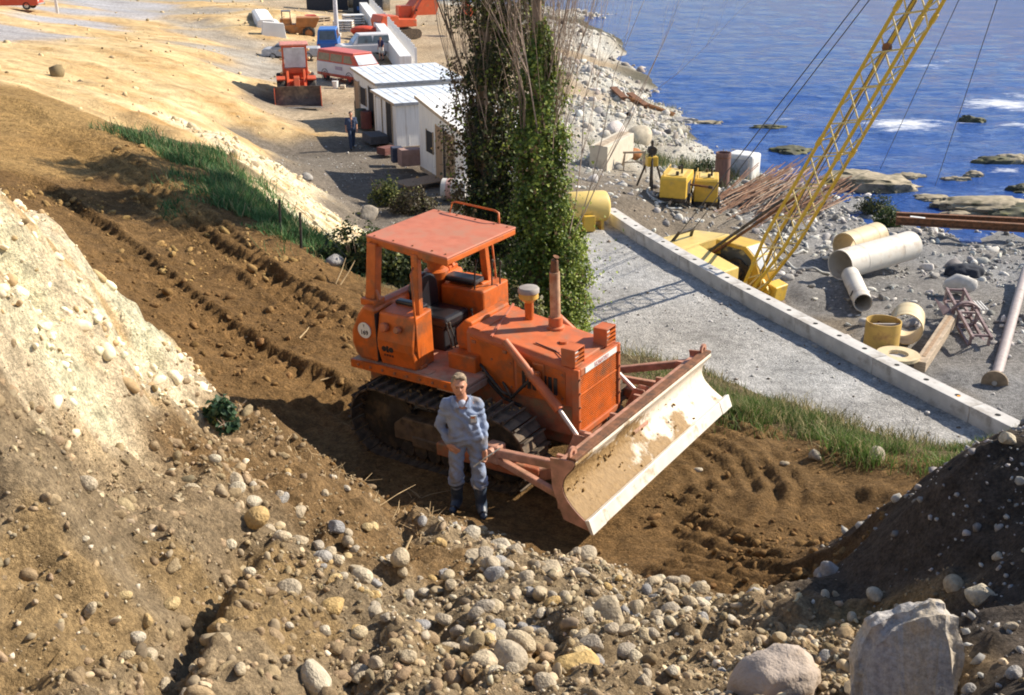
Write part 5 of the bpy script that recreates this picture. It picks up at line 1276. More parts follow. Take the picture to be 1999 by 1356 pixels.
# ---- white precast panels
wp = mat('white_precast', (.80, .78, .75), rough=.8, var=.06, scale=1)
a, b = at(498, 36, YARD), at(538, 66, YARD)
for i, (oy, oz, lab) in enumerate(((0, 1.2, 'long white precast beam lying uppermost on the pile behind the loader'), (1.1, 0.45, 'long white precast beam lying lowermost on the pile behind the loader'))):
    t = thing('precast_beam', lab, 'beam', (-22.4 + oy, 101.5 - oy * 1.2, YARD + oz), rad(105))
    m = MB().prism([(-.75, -.45), (.75, -.45), (.75, .45), (.45, .6), (-.45, .6), (-.75, .45)], -5.5, 5.5, 'yz').build('beam', wp, t, bevel=.04)
    for k in range(3): MB().box(-4 + k * 4, -3.9 + k * 4, -.76, .76, -.46, .47).build('joint_strip', concrete, t)
t = thing('concrete_slab', 'white slab leaning at the foot of the precast beams behind the loader', 'panel', (-19.9, 93.6, YARD), rad(20))
MB().prism([(-1.1, 0), (1.1, 0), (.9, 1.7), (-.8, 1.9)], -.25, .25).build('leaning_face', wp, t, bevel=.03)
MB().box(-1.0, 1.0, -.6, -.25, 0, .3).build('foot', wp, t, bevel=.03)
# ---- light pole
t = thing('lamp_pole', 'tall pale grey pole standing in the far yard', 'pole', (-15.6, 100, YARD))
MB().tube([(0, 0, 0), (0, 0, 9)], [.22, .12], 12).build('pole', mat('pale_grey_paint', (.62, .62, .66), rough=.6), t, smooth=40)
MB().box(-.35, .35, -.35, .35, 0, .3).build('base', concrete, t, bevel=.03)
# ---- tarpaulin heap and scattered plant
v, f = lump(4, 5, .35, .55)
t = np_mesh('tarpaulin', v * [1.6, 1.2, 1.1], f); o = link_mesh('tarpaulin_cover', t, mat('red_tarpaulin', (.60, .07, .03), rough=.6, var=.15, scale=2, bump=.6, bscale=3), None, True)
o.location = (-12.9, 99.0, YARD + .55); tag(o, 'red tarpaulin bundled over a heap by the white wall', 'tarpaulin')
for i, (x, y, sx, sz, col, lab) in enumerate(((-15.9, 125, 3.2, 2.4, (.03, .035, .05), 'dark container at the far end of the yard beside the pole'), (-20.5, 126, 4.5, 2.4, (.025, .03, .045), 'dark container at the far end of the yard below the slope'))):
    t = thing('container', lab, 'container', (x, y, hz(x, y)), rad(8))
    mm = mat('dark_blue_steel_%d' % i, col, rough=.6)
    MB().box(-sx / 2, sx / 2, -1.2, 1.2, .15, sz).build('shell', mm, t, bevel=.03)
    for k in range(int(sx / .3)): MB().box(-sx / 2 + .1 + k * .3, -sx / 2 + .2 + k * .3, -1.24, -1.2, .25, sz - .1).build('side_rib', mm, t)
    MB().lathe([(0, 0), (.9, 0), (.9, .8), (0, .8)], (sx / 2 + .02, 0, 1.2), (1, 0, 0), 18).build('drum_end', mat('buff_steel', (.5, .42, .32)), t, smooth=40)
    if i == 0: MB().box(-1.2, 1.3, -1.27, -1.25, .5, .9).build('blue_stripe', blue_paint, t)
for i, (px, py, s, lab) in enumerate(((671, 60, .9, 'white pallet stack near the tall pole'), (690, 50, 1.0, 'pale heap of pipe offcuts near the tall pole'), (600, 46, .8, 'small red crate behind the site dumper'), (625, 52, .9, 'brown timber crate behind the blue van'))):
    p = at(px, py, YARD); t = thing('crate' if i > 1 else 'pallet_stack', lab, 'crate' if i > 1 else 'pallets', (p[0], p[1], YARD), .3 * i)
    mm = [white_paint, white_paint, red_paint, timber][i]
    for k in range(5): MB().box(-s, s, -s * .7, s * .7, k * .24 * s, k * .24 * s + .10 * s).build('board', mm, t, bevel=.01)
    for k in (-1, 0, 1): MB().box(k * s * .9 - .06, k * s * .9 + .06, -s * .68, s * .68, .1 * s, 1.0 * s).build('bearer', timber, t)
# ---- white flood wall with posts along the river side of the far yard
wa, wb = np.array([-7.3, 76.5]), np.array([-18.2, 134.0]); d = wb - wa; Lw = np.hypot(*d)
t = thing('flood_wall', 'long white flood wall with a row of posts along the far yard', 'wall', (wa[0], wa[1], YARD), math.atan2(d[1], d[0]))
for k in range(14):
    MB().box(k * Lw / 14 + .03, (k + 1) * Lw / 14 - .03, -.42, .42, -.2, 1.15).build('wall_block', white_clad, t, bevel=.03)
pp = None
for k in range(46):
    x = k * Lw / 46 + .3
    if pp is None: pp = MB().box(-.08, .08, -.08, .08, -1.0, 1.75).build('post', white_clad, t); o = pp
    else: o = bpy.data.objects.new('post', pp.data); COL.link(o); o.parent = t
    o.location = (x, -.72, rng.uniform(-.08, .08))
# ---- excavator beyond the wall
ex_z = hz(-10.2, 102)
E_ = thing('excavator', 'orange excavator with raised boom working beyond the white flood wall', 'excavator', (-10.2, 102, ex_z), rad(30))
ep = mat('excavator_orange_paint', (.62, .10, .03), rough=.45, var=.12, scale=2, dirt=(.4, .16, .08), dscale=1.5, damt=.2)
for s in (-1, 1):
    b = MB(); pr_ = []
    for k in range(24):
        a = 2 * math.pi * k / 24; pr_.append(((1.2 if math.cos(a) > 0 else -1.2) + .42 * math.cos(a), .42 + .42 * math.sin(a)))
    b.prism(pr_, s * 1.0 - .28, s * 1.0 + .28).build('crawler_track', track_m, E_, smooth=30)
MB().lathe([(0, .6), (.8, .6), (.8, 1.05), (0, 1.05)], (0, 0, 0), (0, 0, 1), 20).build('turntable', dark_m, E_)
MB().prism([(-2.2, 1.05), (1.2, 1.05), (1.2, 1.7), (-.5, 1.75), (-.6, 2.05), (-2.1, 2.1), (-2.3, 1.6)], -1.2, 1.2).build('upper_body', ep, E_, bevel=.06)
MB().box(.2, 1.5, .35, 1.2, 1.1, 2.75).build('cab', ep, E_, bevel=.06)
MB().box(.3, 1.515, .42, 1.215, 1.75, 2.6).build('cab_glass', glass, E_, bevel=.03)
MB().prism([(.9, 1.3), (1.15, 1.2), (3.6, 4.3), (6.2, 4.5), (6.2, 4.95), (3.3, 4.9)], -.24, .24).build('boom', ep, E_, bevel=.03)
MB().prism([(5.8, 5.1), (6.3, 5.1), (7.0, 2.6), (6.7, 2.5)], -.18, .18).build('dipper', ep, E_, bevel=.03)
MB().tube([(1.3, .3, 1.5), (2.6, .3, 3.6)], .09, 10).build('boom_ram', ep, E_, smooth=40)
MB().tube([(3.6, 0, 5.0), (5.9, 0, 5.3)], .09, 10).build('dipper_ram', chrome2, E_, smooth=40)
MB().prism([(6.6, 2.6), (7.2, 2.6), (7.5, 1.9), (7.0, 1.4), (6.2, 1.7), (6.4, 2.2)], -.5, .5).build('digging_bucket', ep, E_, bevel=.03)
t = thing('spare_bucket', 'orange red spare digging bucket on the ground beyond the excavator', 'bucket', (*at(825, 25, -4.3)[:2], hz(*at(825, 25, -4.3)[:2])), .5)
MB().prism([(-1.4, 0), (1.2, 0), (1.6, 1.2), (.8, 2.1), (-.8, 1.9), (-1.6, 1.0)], -1.1, 1.1).build('shell', ep, t, bevel=.05)
for k in range(4): MB().prism([(1.2, 0), (1.9, -.02), (1.2, .2)], -1.0 + k * .55, -.85 + k * .55).build('tooth', chrome2, t)
# ---- people in the yard
dk_hair = mat('dark_hair', (.04, .028, .02), rough=.7, var=.4, scale=40)
simple_person('person in dark blue shirt and jeans walking past the white sheds', (*at(688, 291, YARD)[:2], YARD + .0), rad(18), mat('navy_shirt', (.05, .075, .14), rough=.9, var=.2), mat('dark_jeans', (.03, .05, .10), rough=.9, var=.2), skin_m, dk_hair, .32, 1.0)
simple_person('person in dark top and pale shorts standing at the white flood wall', (-9.75, 83.2, YARD), rad(-30), mat('dark_blue_top', (.04, .04, .10), rough=.9), mat('pale_shorts', (.72, .68, .62), rough=.9), skin_m, dk_hair, .12, 1.0, True)
# ---- clutter by the sheds
def crate(label, px, py, sx, sy, sz, m, rz=0, slats=4, name='crate'):
    p = at(px, py, YARD); t = thing(name, label, name.split('_')[-1], (p[0], p[1], YARD), rz)
    MB().box(-sx / 2 + .02, sx / 2 - .02, -sy / 2 + .02, sy / 2 - .02, .04, sz - .02).build('box', m, t)
    for k in range(slats):
        z0 = .02 + (sz - .04) * k / slats
        for (x0, x1, y0, y1) in ((-sx / 2, sx / 2, -sy / 2, -sy / 2 + .025), (-sx / 2, sx / 2, sy / 2 - .025, sy / 2), (-sx / 2, -sx / 2 + .025, -sy / 2 + .026, sy / 2 - .026), (sx / 2 - .025, sx / 2, -sy / 2 + .026, sy / 2 - .026)):
            MB().box(x0, x1, y0, y1, z0, z0 + (sz - .04) / slats * .9).build('slat', m, t)
    return t
pinkish = mat('pinkish_board', (.36, .23, .20), rough=.85, var=.2, scale=3)
crate('pinkish brown box standing against the shed with brown doors', 801, 322, .95, .6, .75, pinkish, UA - math.pi / 2, 3)
crate('dark blue drum crate beside the pinkish box at the sheds', 776, 316, .5, .5, .7, mat('dark_blue_board', (.05, .06, .10), rough=.8), .3, 2)
crate('low dark pallet stack between the person and the sheds', 735, 276, 1.5, 1.0, .4, mat('dark_grey_board', (.10, .10, .11), rough=.9), UA, 3, 'pallet_stack')
crate('brown scrap box at the corner of the middle shed', 757, 300, .8, .6, .35, mat('maroon_board', (.17, .07, .06), rough=.9), .8, 2)
for i, (px, py, col, lab) in enumerate(((706, 246, (.06, .09, .07), 'dark green steel drum beside the farthest white shed'), (716, 250, (.12, .03, .03), 'dark red steel drum beside the farthest white shed'), (703, 228, (.20, .15, .10), 'brown steel drum under the pale lid beside the farthest white shed'))):
    p = at(px, py, YARD); t = thing('steel_drum', lab, 'drum', (p[0], p[1], YARD))
    m = mat('drum_paint_%d' % i, col, rough=.6, var=.2)
    MB().lathe([(0, 0), (.29, 0), (.29, .28), (.305, .30), (.29, .32), (.29, .58), (.305, .60), (.29, .62), (.29, .88), (.27, .88), (.27, .86), (0, .86)], (0, 0, 0), (0, 0, 1), 22).build('shell', m, t, smooth=30)
    MB().lathe([(0, .02), (.05, .02), (.05, 0)], (.14, 0, .86), (0, 0, 1), 10).build('bung', dark_m, t)
t = thing('plywood_board', 'flat brown board lying on the yard before the shed doors', 'board', (*at(826, 354, YARD)[:2], YARD + .03), UA + .25)
MB().box(-.6, .6, -1.1, 1.1, 0, .03).build('sheet', ply, t); MB().box(-.55, .55, -.9, -.8, -.03, 0).build('batten', timber, t); MB().box(-.55, .55, .8, .9, -.03, 0).build('batten', timber, t)
t = thing('leaning_board', 'arched tan board leaning on the shed with brown doors', 'board', (*at(826, 320, YARD)[:2], YARD), UA + .0)
pts_ = [(-.45, 0), (.45, 0), (.45, 1.1)] + [(.45 * math.cos(a), 1.1 + .35 * math.sin(a)) for a in np.linspace(.2, math.pi - .2, 8)] + [(-.45, 1.1)]
o = MB().prism(pts_, -.02, .02).build('panel', mat('tan_board', (.46, .32, .2), rough=.8, var=.15), t); o.rotation_euler = (rad(8), 0, 0)
MB().bar((-.4, -.04, .3), (.4, -.04, .3), .04).build('batten', timber, t)
p = at(890, 388, YARD)
t = thing('concrete_pipe', 'short grey concrete pipe lying beside the ivy tree and sheds', 'pipe', (p[0], p[1] - .2, YARD + .42), rad(-12))
MB().lathe([(.36, -.5), (.42, -.5), (.42, .35), (.46, .37), (.46, .5), (.36, .5)], (0, 0, 0), (1, 0, 0), 26, closed=True).build('barrel', concrete, t, smooth=35)
MB().lathe([(.425, -.3), (.43, -.3), (.43, -.1), (.425, -.1)], (0, 0, 0), (1, 0, 0), 26, closed=True).build('red_band', mat('faint_red_band', (.5, .3, .27)), t, smooth=35)
t = thing('paint_bucket', 'white plastic bucket standing by the red and white minibus', 'bucket', (*at(655, 172, YARD)[:2], YARD))
MB().lathe([(0, 0), (.16, 0), (.2, .42), (.21, .42), (.21, .45), (0, .45)], (0, 0, 0), (0, 0, 1), 16).build('pail', white_paint, t, smooth=35)
MB().tube([(-.2, 0, .42), (-.15, 0, .58), (0, 0, .63), (.15, 0, .58), (.2, 0, .42)], .012, 6).build('handle', chrome2, t)
MB().box(.3, .62, -.15, .2, 0, .2).build('tray', mat('cream_tray', (.6, .52, .4)), t, bevel=.02)
t = thing('marker_post', 'white marker post standing beside the haul road at the red car', 'post', (*at(112, 24, -1.1)[:2], hz(*at(112, 24, -1.1)[:2])), .3)
MB().box(-.1, .1, -.1, .1, -.2, 2.2).build('post', white_paint, t, bevel=.02); MB().box(-.14, .14, -.14, .14, 2.2, 2.25).build('cap', dark_m, t)
# ================================================================== BESIDE THE RIVER
yel = mat('yellow_machine_paint', (.66, .42, .055), rough=.45, var=.12, scale=3, dirt=(.45, .30, .10), dscale=2.5, damt=.3)
yel_pale = mat('sunned_yellow_paint', (.72, .53, .17), rough=.5, var=.1, scale=3, dirt=(.6, .45, .2), dscale=2, damt=.3)
boom_y = mat('boom_yellow_paint', (.66, .42, .03), rough=.45, var=.15, scale=4, dirt=(.5, .33, .08), dscale=4, damt=.3)
rope_m = mat('steel_rope', (.07, .07, .08), rough=.6)
# ---- lattice boom crane
foot = Vector((7.75, 33.9, -5.25)); top_dir = Vector((3.08, -3.5, 9.4)).normalized()
az = math.atan2(top_dir.y, top_dir.x)
K = thing('lattice_crane', 'yellow crawler crane with lattice boom standing below the kerb beams', 'crane', (7.75, 33.9, -6.5), az)
el = math.asin(top_dir.z)
fz = 1.25
# crawlers and deck
for s in (-1, 1):
    pr_ = []
    for k in range(24):
        a = 2 * math.pi * k / 24; pr_.append((-1.3 + (1.5 if math.cos(a) > 0 else -1.5) + .40 * math.cos(a), .40 + .40 * math.sin(a)))
    MB().prism(pr_, s * 1.25 - .28, s * 1.25 + .28).build('crawler_track', track_m, K, smooth=30)
MB().box(-2.6, .2, -1.0, 1.0, .55, 1.0).build('car_body', yel, K, bevel=.04)
MB().box(-3.6, .25, -1.35, 1.35, 1.0, 1.22).build('deck', yel, K, bevel=.03)
MB().add([(-3.6, -1.4, 1.22), (-1.9, -1.4, 1.22), (-1.9, 1.4, 1.22), (-3.6, 1.4, 1.22), (-3.6, -1.4, 2.35), (-1.9, -1.4, 2.55), (-1.9, 1.4, 2.55), (-3.6, 1.4, 2.35)], [(3, 2, 1, 0), (4, 5, 6, 7), (0, 1, 5, 4), (1, 2, 6, 5), (2, 3, 7, 6), (3, 0, 4, 7)]).build('engine_house', yel_pale, K, bevel=.05)
MB().add([(-1.897, -1.4, 1.22), (-.1, -1.4, 1.22), (-.1, -.38, 1.22), (-1.897, -.38, 1.22), (-1.897, -1.4, 2.55), (-.1, -1.4, 2.15), (-.1, -.38, 2.15), (-1.897, -.38, 2.55)], [(3, 2, 1, 0), (4, 5, 6, 7), (0, 1, 5, 4), (1, 2, 6, 5), (2, 3, 7, 6), (3, 0, 4, 7)]).build('side_house', yel_pale, K, bevel=.04)
for k in range(5): MB().box(-3.3 + .28 * k, -3.1 + .28 * k, -1.41, -1.395, 1.4, 2.1).build('louvre', dark_m, K)
cabp = [(-1.75, 1.22), (-.02, 1.22), (.12, 1.75), (-.12, 2.30), (-.5, 2.58), (-1.75, 2.58)]
cab = MB().prism(cabp, .42, 1.38).build('cab', yel, K, bevel=.04)
q = [(-1.5, 1.75), (-.18, 1.75), (-.24, 2.2), (-.58, 2.45), (-1.5, 2.45)]
MB().prism(q, .405, .418).build('cab_window', glass, cab); MB().prism(q, 1.382, 1.395).build('cab_window', glass, cab)
def on(p, a, b, t0, t1, y0, y1, off):
    d = Vector((b[0] - a[0], 0, b[1] - a[1])); n = Vector((-d.z, 0, d.x)).normalized()
    if n.x < 0 and n.z < 0: n = -n
    P = lambda t, y: Vector((a[0], y, a[1])) + d * t + n * off
    return MB().add([P(t0, y0), P(t1, y0), P(t1, y1), P(t0, y1)], [(0, 1, 2, 3)])
on(0, cabp[2], cabp[3], .08, .95, .5, 1.3, .012).build('windscreen', pale_glass, cab)
on(0, cabp[3], cabp[4], .08, .92, .5, 1.3, .012).build('upper_screen', pale_glass, cab)
on(0, (-.5, 2.58), (-1.3, 2.58), .15, .9, .55, 1.25, .05).build('roof_hatch', pale_glass, cab)
for k, (x, r) in enumerate(((-.75, .32), (-1.45, .30))):
    MB().lathe([(r + .12, -.34), (r + .12, -.30), (r, -.29), (r, .29), (r + .12, .30), (r + .12, .34)], (x, 0.02, 1.72), (0, 1, 0), 20).build('winch_drum', dark_m, K, smooth=35)
MB().box(-1.9, -.3, -.36, -.30, 1.22, 2.0).build('winch_frame', dark_m, K); MB().box(-1.9, -.3, .32, .38, 1.22, 2.0).build('winch_frame', dark_m, K)
for s in (-1, 1):
    MB().prism([(-.15, 1.22), (.45, .95), (.55, 1.25), (.25, 1.62), (-.1, 1.62)], s * .52 - .06, s * .52 + .06).build('boom_foot', yel, K, bevel=.02)
MB().prism([(.0, .95), (.62, .80), (.72, 1.4), (.3, 1.5)], .62, 1.30).build('front_tank', yel, K, bevel=.04)
# the boom: four chords and lacing, in its own frame
bo = bpy.data.objects.new('boom', None); COL.link(bo); bo.parent = K; bo.location = (.15, 0, fz); bo.rotation_euler = (0, -el, 0)
LB = 17.5
def half(x): return .12 + min(1, x / 2.2) * .26 if x < 2.2 else (.38 if x < 11 else .38 - (x - 11) / 6.5 * .20)
nb = 30
xs = [LB * i / nb for i in range(nb + 1)]
for sy_ in (-1, 1):
    for sz_ in (-1, 1):
        MB().tube([(x, sy_ * (half(x) if x > 1 else .40), sz_ * half(x)) for x in (0, 2.2, 6, 10, 13, LB)], .056, 8).build('chord', boom_y, bo, smooth=50)
lace_y = mat('pale_yellow_lacing', (.70, .55, .22), rough=.5, var=.1)
hw = lambda x: half(x) if x > 1 else .40
for i in range(nb):
    x0, x1 = xs[i], xs[i + 1]
    a = 1 if i % 2 else -1
    for s in (-1, 1):
        MB().tube([(x0, a * hw(x0), s * half(x0)), (x1, -a * hw(x1), s * half(x1))], .024, 6).build('lacing', lace_y, bo)
        MB().tube([(x0, s * hw(x0), a * half(x0)), (x1, s * hw(x1), -a * half(x1))], .024, 6).build('lacing', lace_y, bo)
    if i % 5 == 0:
        for s in (-1, 1): MB().tube([(x0, -hw(x0), s * half(x0)), (x0, hw(x0), s * half(x0))], .022, 6).build('cross_tie', boom_y, bo)
for xx in (5.8, 10.2):                                        # section joints
    for sy_ in (-1, 1):
        for sz_ in (-1, 1): MB().box(xx - .14, xx + .14, sy_ * .38 - .06, sy_ * .38 + .06, sz_ * .38 - .06, sz_ * .38 + .06).build('joint_lug', boom_y, bo, bevel=.01)
MB().lathe([(0, -.06), (.3, -.06), (.25, 0), (.3, .06), (0, .06)], (LB, 0, 0), (0, 1, 0), 18).build('head_sheave', dark_m, bo, smooth=30)
MB().lathe([(0, -.05), (.13, -.05), (.1, 0), (.13, .05), (0, .05)], (9.0, .0, .2), (0, 1, 0), 14).build('guide_sheave', rust, bo, smooth=30)
MB().tube([(.8, .05, .1), (9, .05, .3), (LB, .05, .2)], .014, 6).build('hoist_rope', rope_m, bo); MB().tube([(.8, -.08, -.05), (9, -.06, .1), (LB, -.05, .25)], .014, 6).build('hoist_rope', rope_m, bo)
def bpt(x, y=0, z=0):                                        # boom frame -> crane frame
    v = Euler((0, -el, 0)).to_matrix() @ Vector((x, y, z)); return v + Vector((.15, 0, fz))
for s in (-1, 1):                                            # back stops and pendants
    MB().tube([(-1.75, s * .30, 2.1), bpt(3.6, s * .40, .45)], .05, 10).build('back_stop', rust if s > 0 else dark_m, K, smooth=40)
    MB().bar((-2.9, s * .5, 2.4), (-2.7, s * .35, 2.76), .08, .10).build('gantry_leg', dark_m, K)
    MB().tube([(-2.7, s * .35, 2.72), bpt(LB, s * .2, .15)], .016, 6).build('pendant_rope', rope_m, K)
MB().tube([(-2.7, -.4, 2.74), (-2.7, .4, 2.74)], .06, 10).build('gantry_bar', dark_m, K)
tipw = Vector((math.cos(az) * bpt(LB).x, math.sin(az) * bpt(LB).x, bpt(LB).z))
def rope_to(px, py, z):
    p = at(px, py, z); v = Vector((p[0] - 7.75, p[1] - 33.9, p[2] + 6.5))
    return Vector((math.cos(-az) * v.x - math.sin(-az) * v.y, math.sin(-az) * v.x + math.cos(-az) * v.y, v.z))
for px, py, z in ((1826, 362, -7.1), (1640, 330, -6.5), (1718, 330, -7.0)):
    MB().tube([bpt(LB + .2), rope_to(px, py, z)], .016, 6).build('load_rope', rope_m, K)
# ---- big steel casings
pipe_w = mat('pale_painted_casing', (.66, .62, .56), rough=.6, var=.12, scale=1.5, dirt=(.5, .42, .34), dscale=1.5, damt=.4, bump=.2)
pipe_y = mat('cream_yellow_casing', (.66, .54, .34), rough=.6, var=.12, scale=1.5, dirt=(.5, .38, .22), dscale=1.5, damt=.4)
def casing(label, p, q, r, m, th=.03, name='steel_casing', group=None, holes=()):
    p, q = Vector(p), Vector(q); d = q - p
    t = thing(name, label, 'pipe', (p + q) / 2, math.atan2(d.y, d.x), group)
    L = d.length; sl = math.asin(d.z / L); t.rotation_euler = (0, -sl, math.atan2(d.y, d.x))
    MB().lathe([(r - th, -L / 2), (r, -L / 2), (r, L / 2), (r - th, L / 2)], (0, 0, 0), (1, 0, 0), 36, closed=True).build('shell', m, t, smooth=35)
    for k in (-.5, .5): MB().lathe([(r + .004, k * L * .5 - .03), (r + .012, k * L * .5), (r + .004, k * L * .5 + .03)], (0, 0, 0), (1, 0, 0), 36).build('weld_seam', m, t, smooth=True)
    for x, a in holes: MB().lathe([(0, .004), (.11, .004), (.11, 0)], (x, -math.cos(a) * (r - .004), math.sin(a) * (r - .004)), (0, -math.cos(a), math.sin(a)), 16).build('port_hole', hole_m, t)  # dark disc painted for the shade in the cut hole
    return t
zz = LOW + .57
a = at(1640, 517, zz); b = at(1776, 481, zz)
casing('long white steel casing lying before the yellowish one on the river gravel', (a[0], a[1], zz), (b[0], b[1], zz + .05), .57, pipe_w)
a2, b2 = at(1648, 481, zz), at(1712, 462, zz)
casing('yellowish steel casing lying behind the long white one', (a2[0], a2[1], zz), (b2[0], b2[1], zz + .05), .55, pipe_y)
a3, b3 = at(1658, 553, LOW), at(1683, 607, LOW)
casing('slim white pipe with a cut hole lying at the mouth of the long white casing', (a3[0], a3[1], LOW + .33), (b3[0], b3[1], LOW + .30), .32, pipe_w, holes=((.85, .3),))
# ---- yellow casing rings
drum_y = mat('ochre_yellow_casing', (.55, .36, .10), rough=.6, var=.15, scale=2, dirt=(.35, .2, .08), dscale=2.5, damt=.4)
p = at(1717, 690, LOW)
t = thing('casing_ring', 'yellow steel ring with cross plates standing upright behind the kerb beams', 'casing', (p[0], p[1], LOW - .05))
MB().lathe([(.50, 0), (.53, 0), (.53, 1.15), (.50, 1.15)], (0, 0, 0), (0, 0, 1), 32, closed=True).build('shell', drum_y, t, smooth=35)
MB().box(-.49, .49, -.02, .02, .7, 1.05).build('cross_plate', concrete, t); MB().box(-.02, .02, -.49, .49, .65, .95).build('cross_plate', rust, t)
p = at(1775, 660, LOW)
c = casing('yellow steel ring lying on its side next to the upright one', (p[0] - .35, p[1] - .5, LOW + .5), (p[0] + .1, p[1] + .6, LOW + .5), .52, pipe_y)
p = at(1752, 700, LOW + .35)
t = thing('casing_flange', 'ochre steel flange ring lying flat against the kerb beams', 'casing', (p[0], p[1], LOW + .42), .2)
MB().lathe([(.30, 0), (.62, 0), (.62, .10), (.30, .10)], (0, 0, 0), (0, 0, 1), 30, closed=True).build('ring', pipe_y, t, smooth=35)
MB().lathe([(0, -.4), (.30, -.4), (.30, -.02), (0, -.02)], (0, 0, 0), (0, 0, 1), 20).build('core', concrete, t)
# ---- timber beam, steel cage on a concrete lump, pole with a wheel, rails
a, b = at(1795, 716, LOW + .25), at(1857, 622, LOW + .45)
t = thing('timber_beam', 'grey squared timber beam propped between the yellow rings and the steel cage', 'beam', (0, 0, 0))
MB().bar(a, b, .34, .34, up=(0, 0, 1)).build('beam', timber, t, bevel=.02); MB().bar(a + (b - a) * .1 + [0, 0, .175], a + (b - a) * .95 + [0, 0, .175], .1, .02, up=(0, 0, 1)).build('checked_strip', ply, t)
p = at(1866, 572, LOW)
v, f = lump(4, 31, .4, .8, .3); me = np_mesh('concrete_lump', v * .55, f); o = link_mesh('concrete_lump', me, concrete, None, True); o.location = (p[0], p[1], LOW + .35)
tag(o, 'broken pale concrete lump at the head of the steel cage', 'concrete lump')
t = thing('steel_cage', 'purplish steel cage frame lying against the concrete lump', 'cage', (0, 0, 0))
pm = mat('purple_grey_steel', (.25, .17, .17), rough=.6, var=.25, scale=4, dirt=(.4, .33, .3), dscale=4, damt=.4)
A, B = Vector(at(1862, 575, LOW + .75)), Vector(at(1915, 672, LOW + .25)); dd = (B - A).normalized(); sx_, sz_ = frame_of(dd)
for i, j in ((-1, -1), (1, -1), (1, 1), (-1, 1)):
    MB().bar(A + sx_ * .28 * i + sz_ * .22 * j, B + sx_ * .28 * i + sz_ * .22 * j, .07, .11).build('side_rail', pm, t)
for u in (.02, .35, .5, .95):
    c = A + (B - A) * u
    for (i, j), (k, l) in (((-1, -1), (1, -1)), ((1, -1), (1, 1)), ((1, 1), (-1, 1)), ((-1, 1), (-1, -1))):
        MB().bar(c + sx_ * .28 * i + sz_ * .22 * j, c + sx_ * .28 * k + sz_ * .22 * l, .07).build('spacer', pm, t)
c = A + (B - A) * .42
MB().lathe([(.42, -.06), (.48, -.06), (.48, .06), (.42, .06)], c, dd, 24, closed=True).build('hoop', pm, t, smooth=35)
for k in range(5):
    u = c + sx_ * (-.7 + .1 * k) + sz_ * .2; MB().bar(u, u + sx_ * .1 - dd * .6, .03).build('spike', white_paint, t)
MB().add([tuple(c + sx_ * .4 + sz_ * .1), tuple(c + sx_ * .9 - dd * .5 + sz_ * .3), tuple(c + sx_ * .7 + dd * .1), tuple(c + sx_ * .42 + sz_ * .05 + dd * .1)], [(0, 1, 2, 3)]).build('fin', pm, t).modifiers.new('solid', 'SOLIDIFY').thickness = .03
a, b = Vector(at(1942, 745, LOW + .15)), Vector(at(1997, 548, LOW + .35))
t = thing('pile_pole', 'long grey steel pole with a round end plate lying on the river gravel', 'pole', (0, 0, 0))
b = a + (b - a) * 1.15
MB().tube([a, b], .16, 14).build('pole', mat('dull_purple_pipe', (.40, .34, .33), rough=.6, var=.2, scale=3, dirt=(.25, .2, .18), dscale=3, damt=.4), t, smooth=40)
dd = (a - b).normalized()
MB().lathe([(.07, -.04), (.36, -.04), (.36, .05), (.07, .05)], a + dd * .05, dd, 22, closed=True).build('end_plate', mat('brown_end_plate', (.24, .18, .12), rough=.8, var=.3, scale=5), t, smooth=30)
MB().lathe([(0, .08), (.07, .08), (.07, -.02)], a + dd * .05, dd, 12).build('hub', chrome2, t)
for k, lab in ((0, 'rusty steel rail lying along the water edge nearer the casings'), (1, 'rusty steel rail lying along the water edge behind its twin')):
    a, b = at(1747, 447 - 9 * k, -6.7), at(1999, 462 - 12 * k, -6.7)
    a = Vector(a); b = Vector(b); b = a + (b - a) * 1.4
    t = thing('steel_rail', lab, 'rail', (0, 0, 0)); az_ = hz(a.x, a.y); a.z = b.z = -6.45
    MB().bar(a, b, .26, .05, up=(0, 0, 1)).build('flange', rust, t); MB().bar(a + Vector((0, 0, .15)), b + Vector((0, 0, .15)), .05, .25, up=(0, 0, 1)).build('web', rust, t); MB().bar(a + Vector((0, 0, .30)), b + Vector((0, 0, .30)), .22, .05, up=(0, 0, 1)).build('head', rust, t)
    if k == 0: MB().bar(a + Vector((.6, 0, .33)), a + (b - a) * .16 + Vector((0, 0, .33)), .2, .02, up=(0, 0, 1)).build('white_mark', white_paint, t)
# black heap
v, f = lump(4, 77, .3, .5); p = at(1888, 530, LOW)
v = v * [.95, .8, .9]; v += (v / np.linalg.norm(v, axis=1)[:, None]) * (0.12 * fbm(v[:, 0] * 5, v[:, 1] * 5 + v[:, 2] * 3, 3))[:, None]
o = link_mesh('dark_sand_heap', np_mesh('dark_sand_heap', v, f), mat('black_sand', (.03, .035, .05), rough=.95, var=.3, scale=6, bump=.6, bscale=20), None, True); o.location = (p[0], p[1], hz(p[0], p[1]) + .05)
tag(o, 'small heap of black sand on the grey river gravel', 'heap')
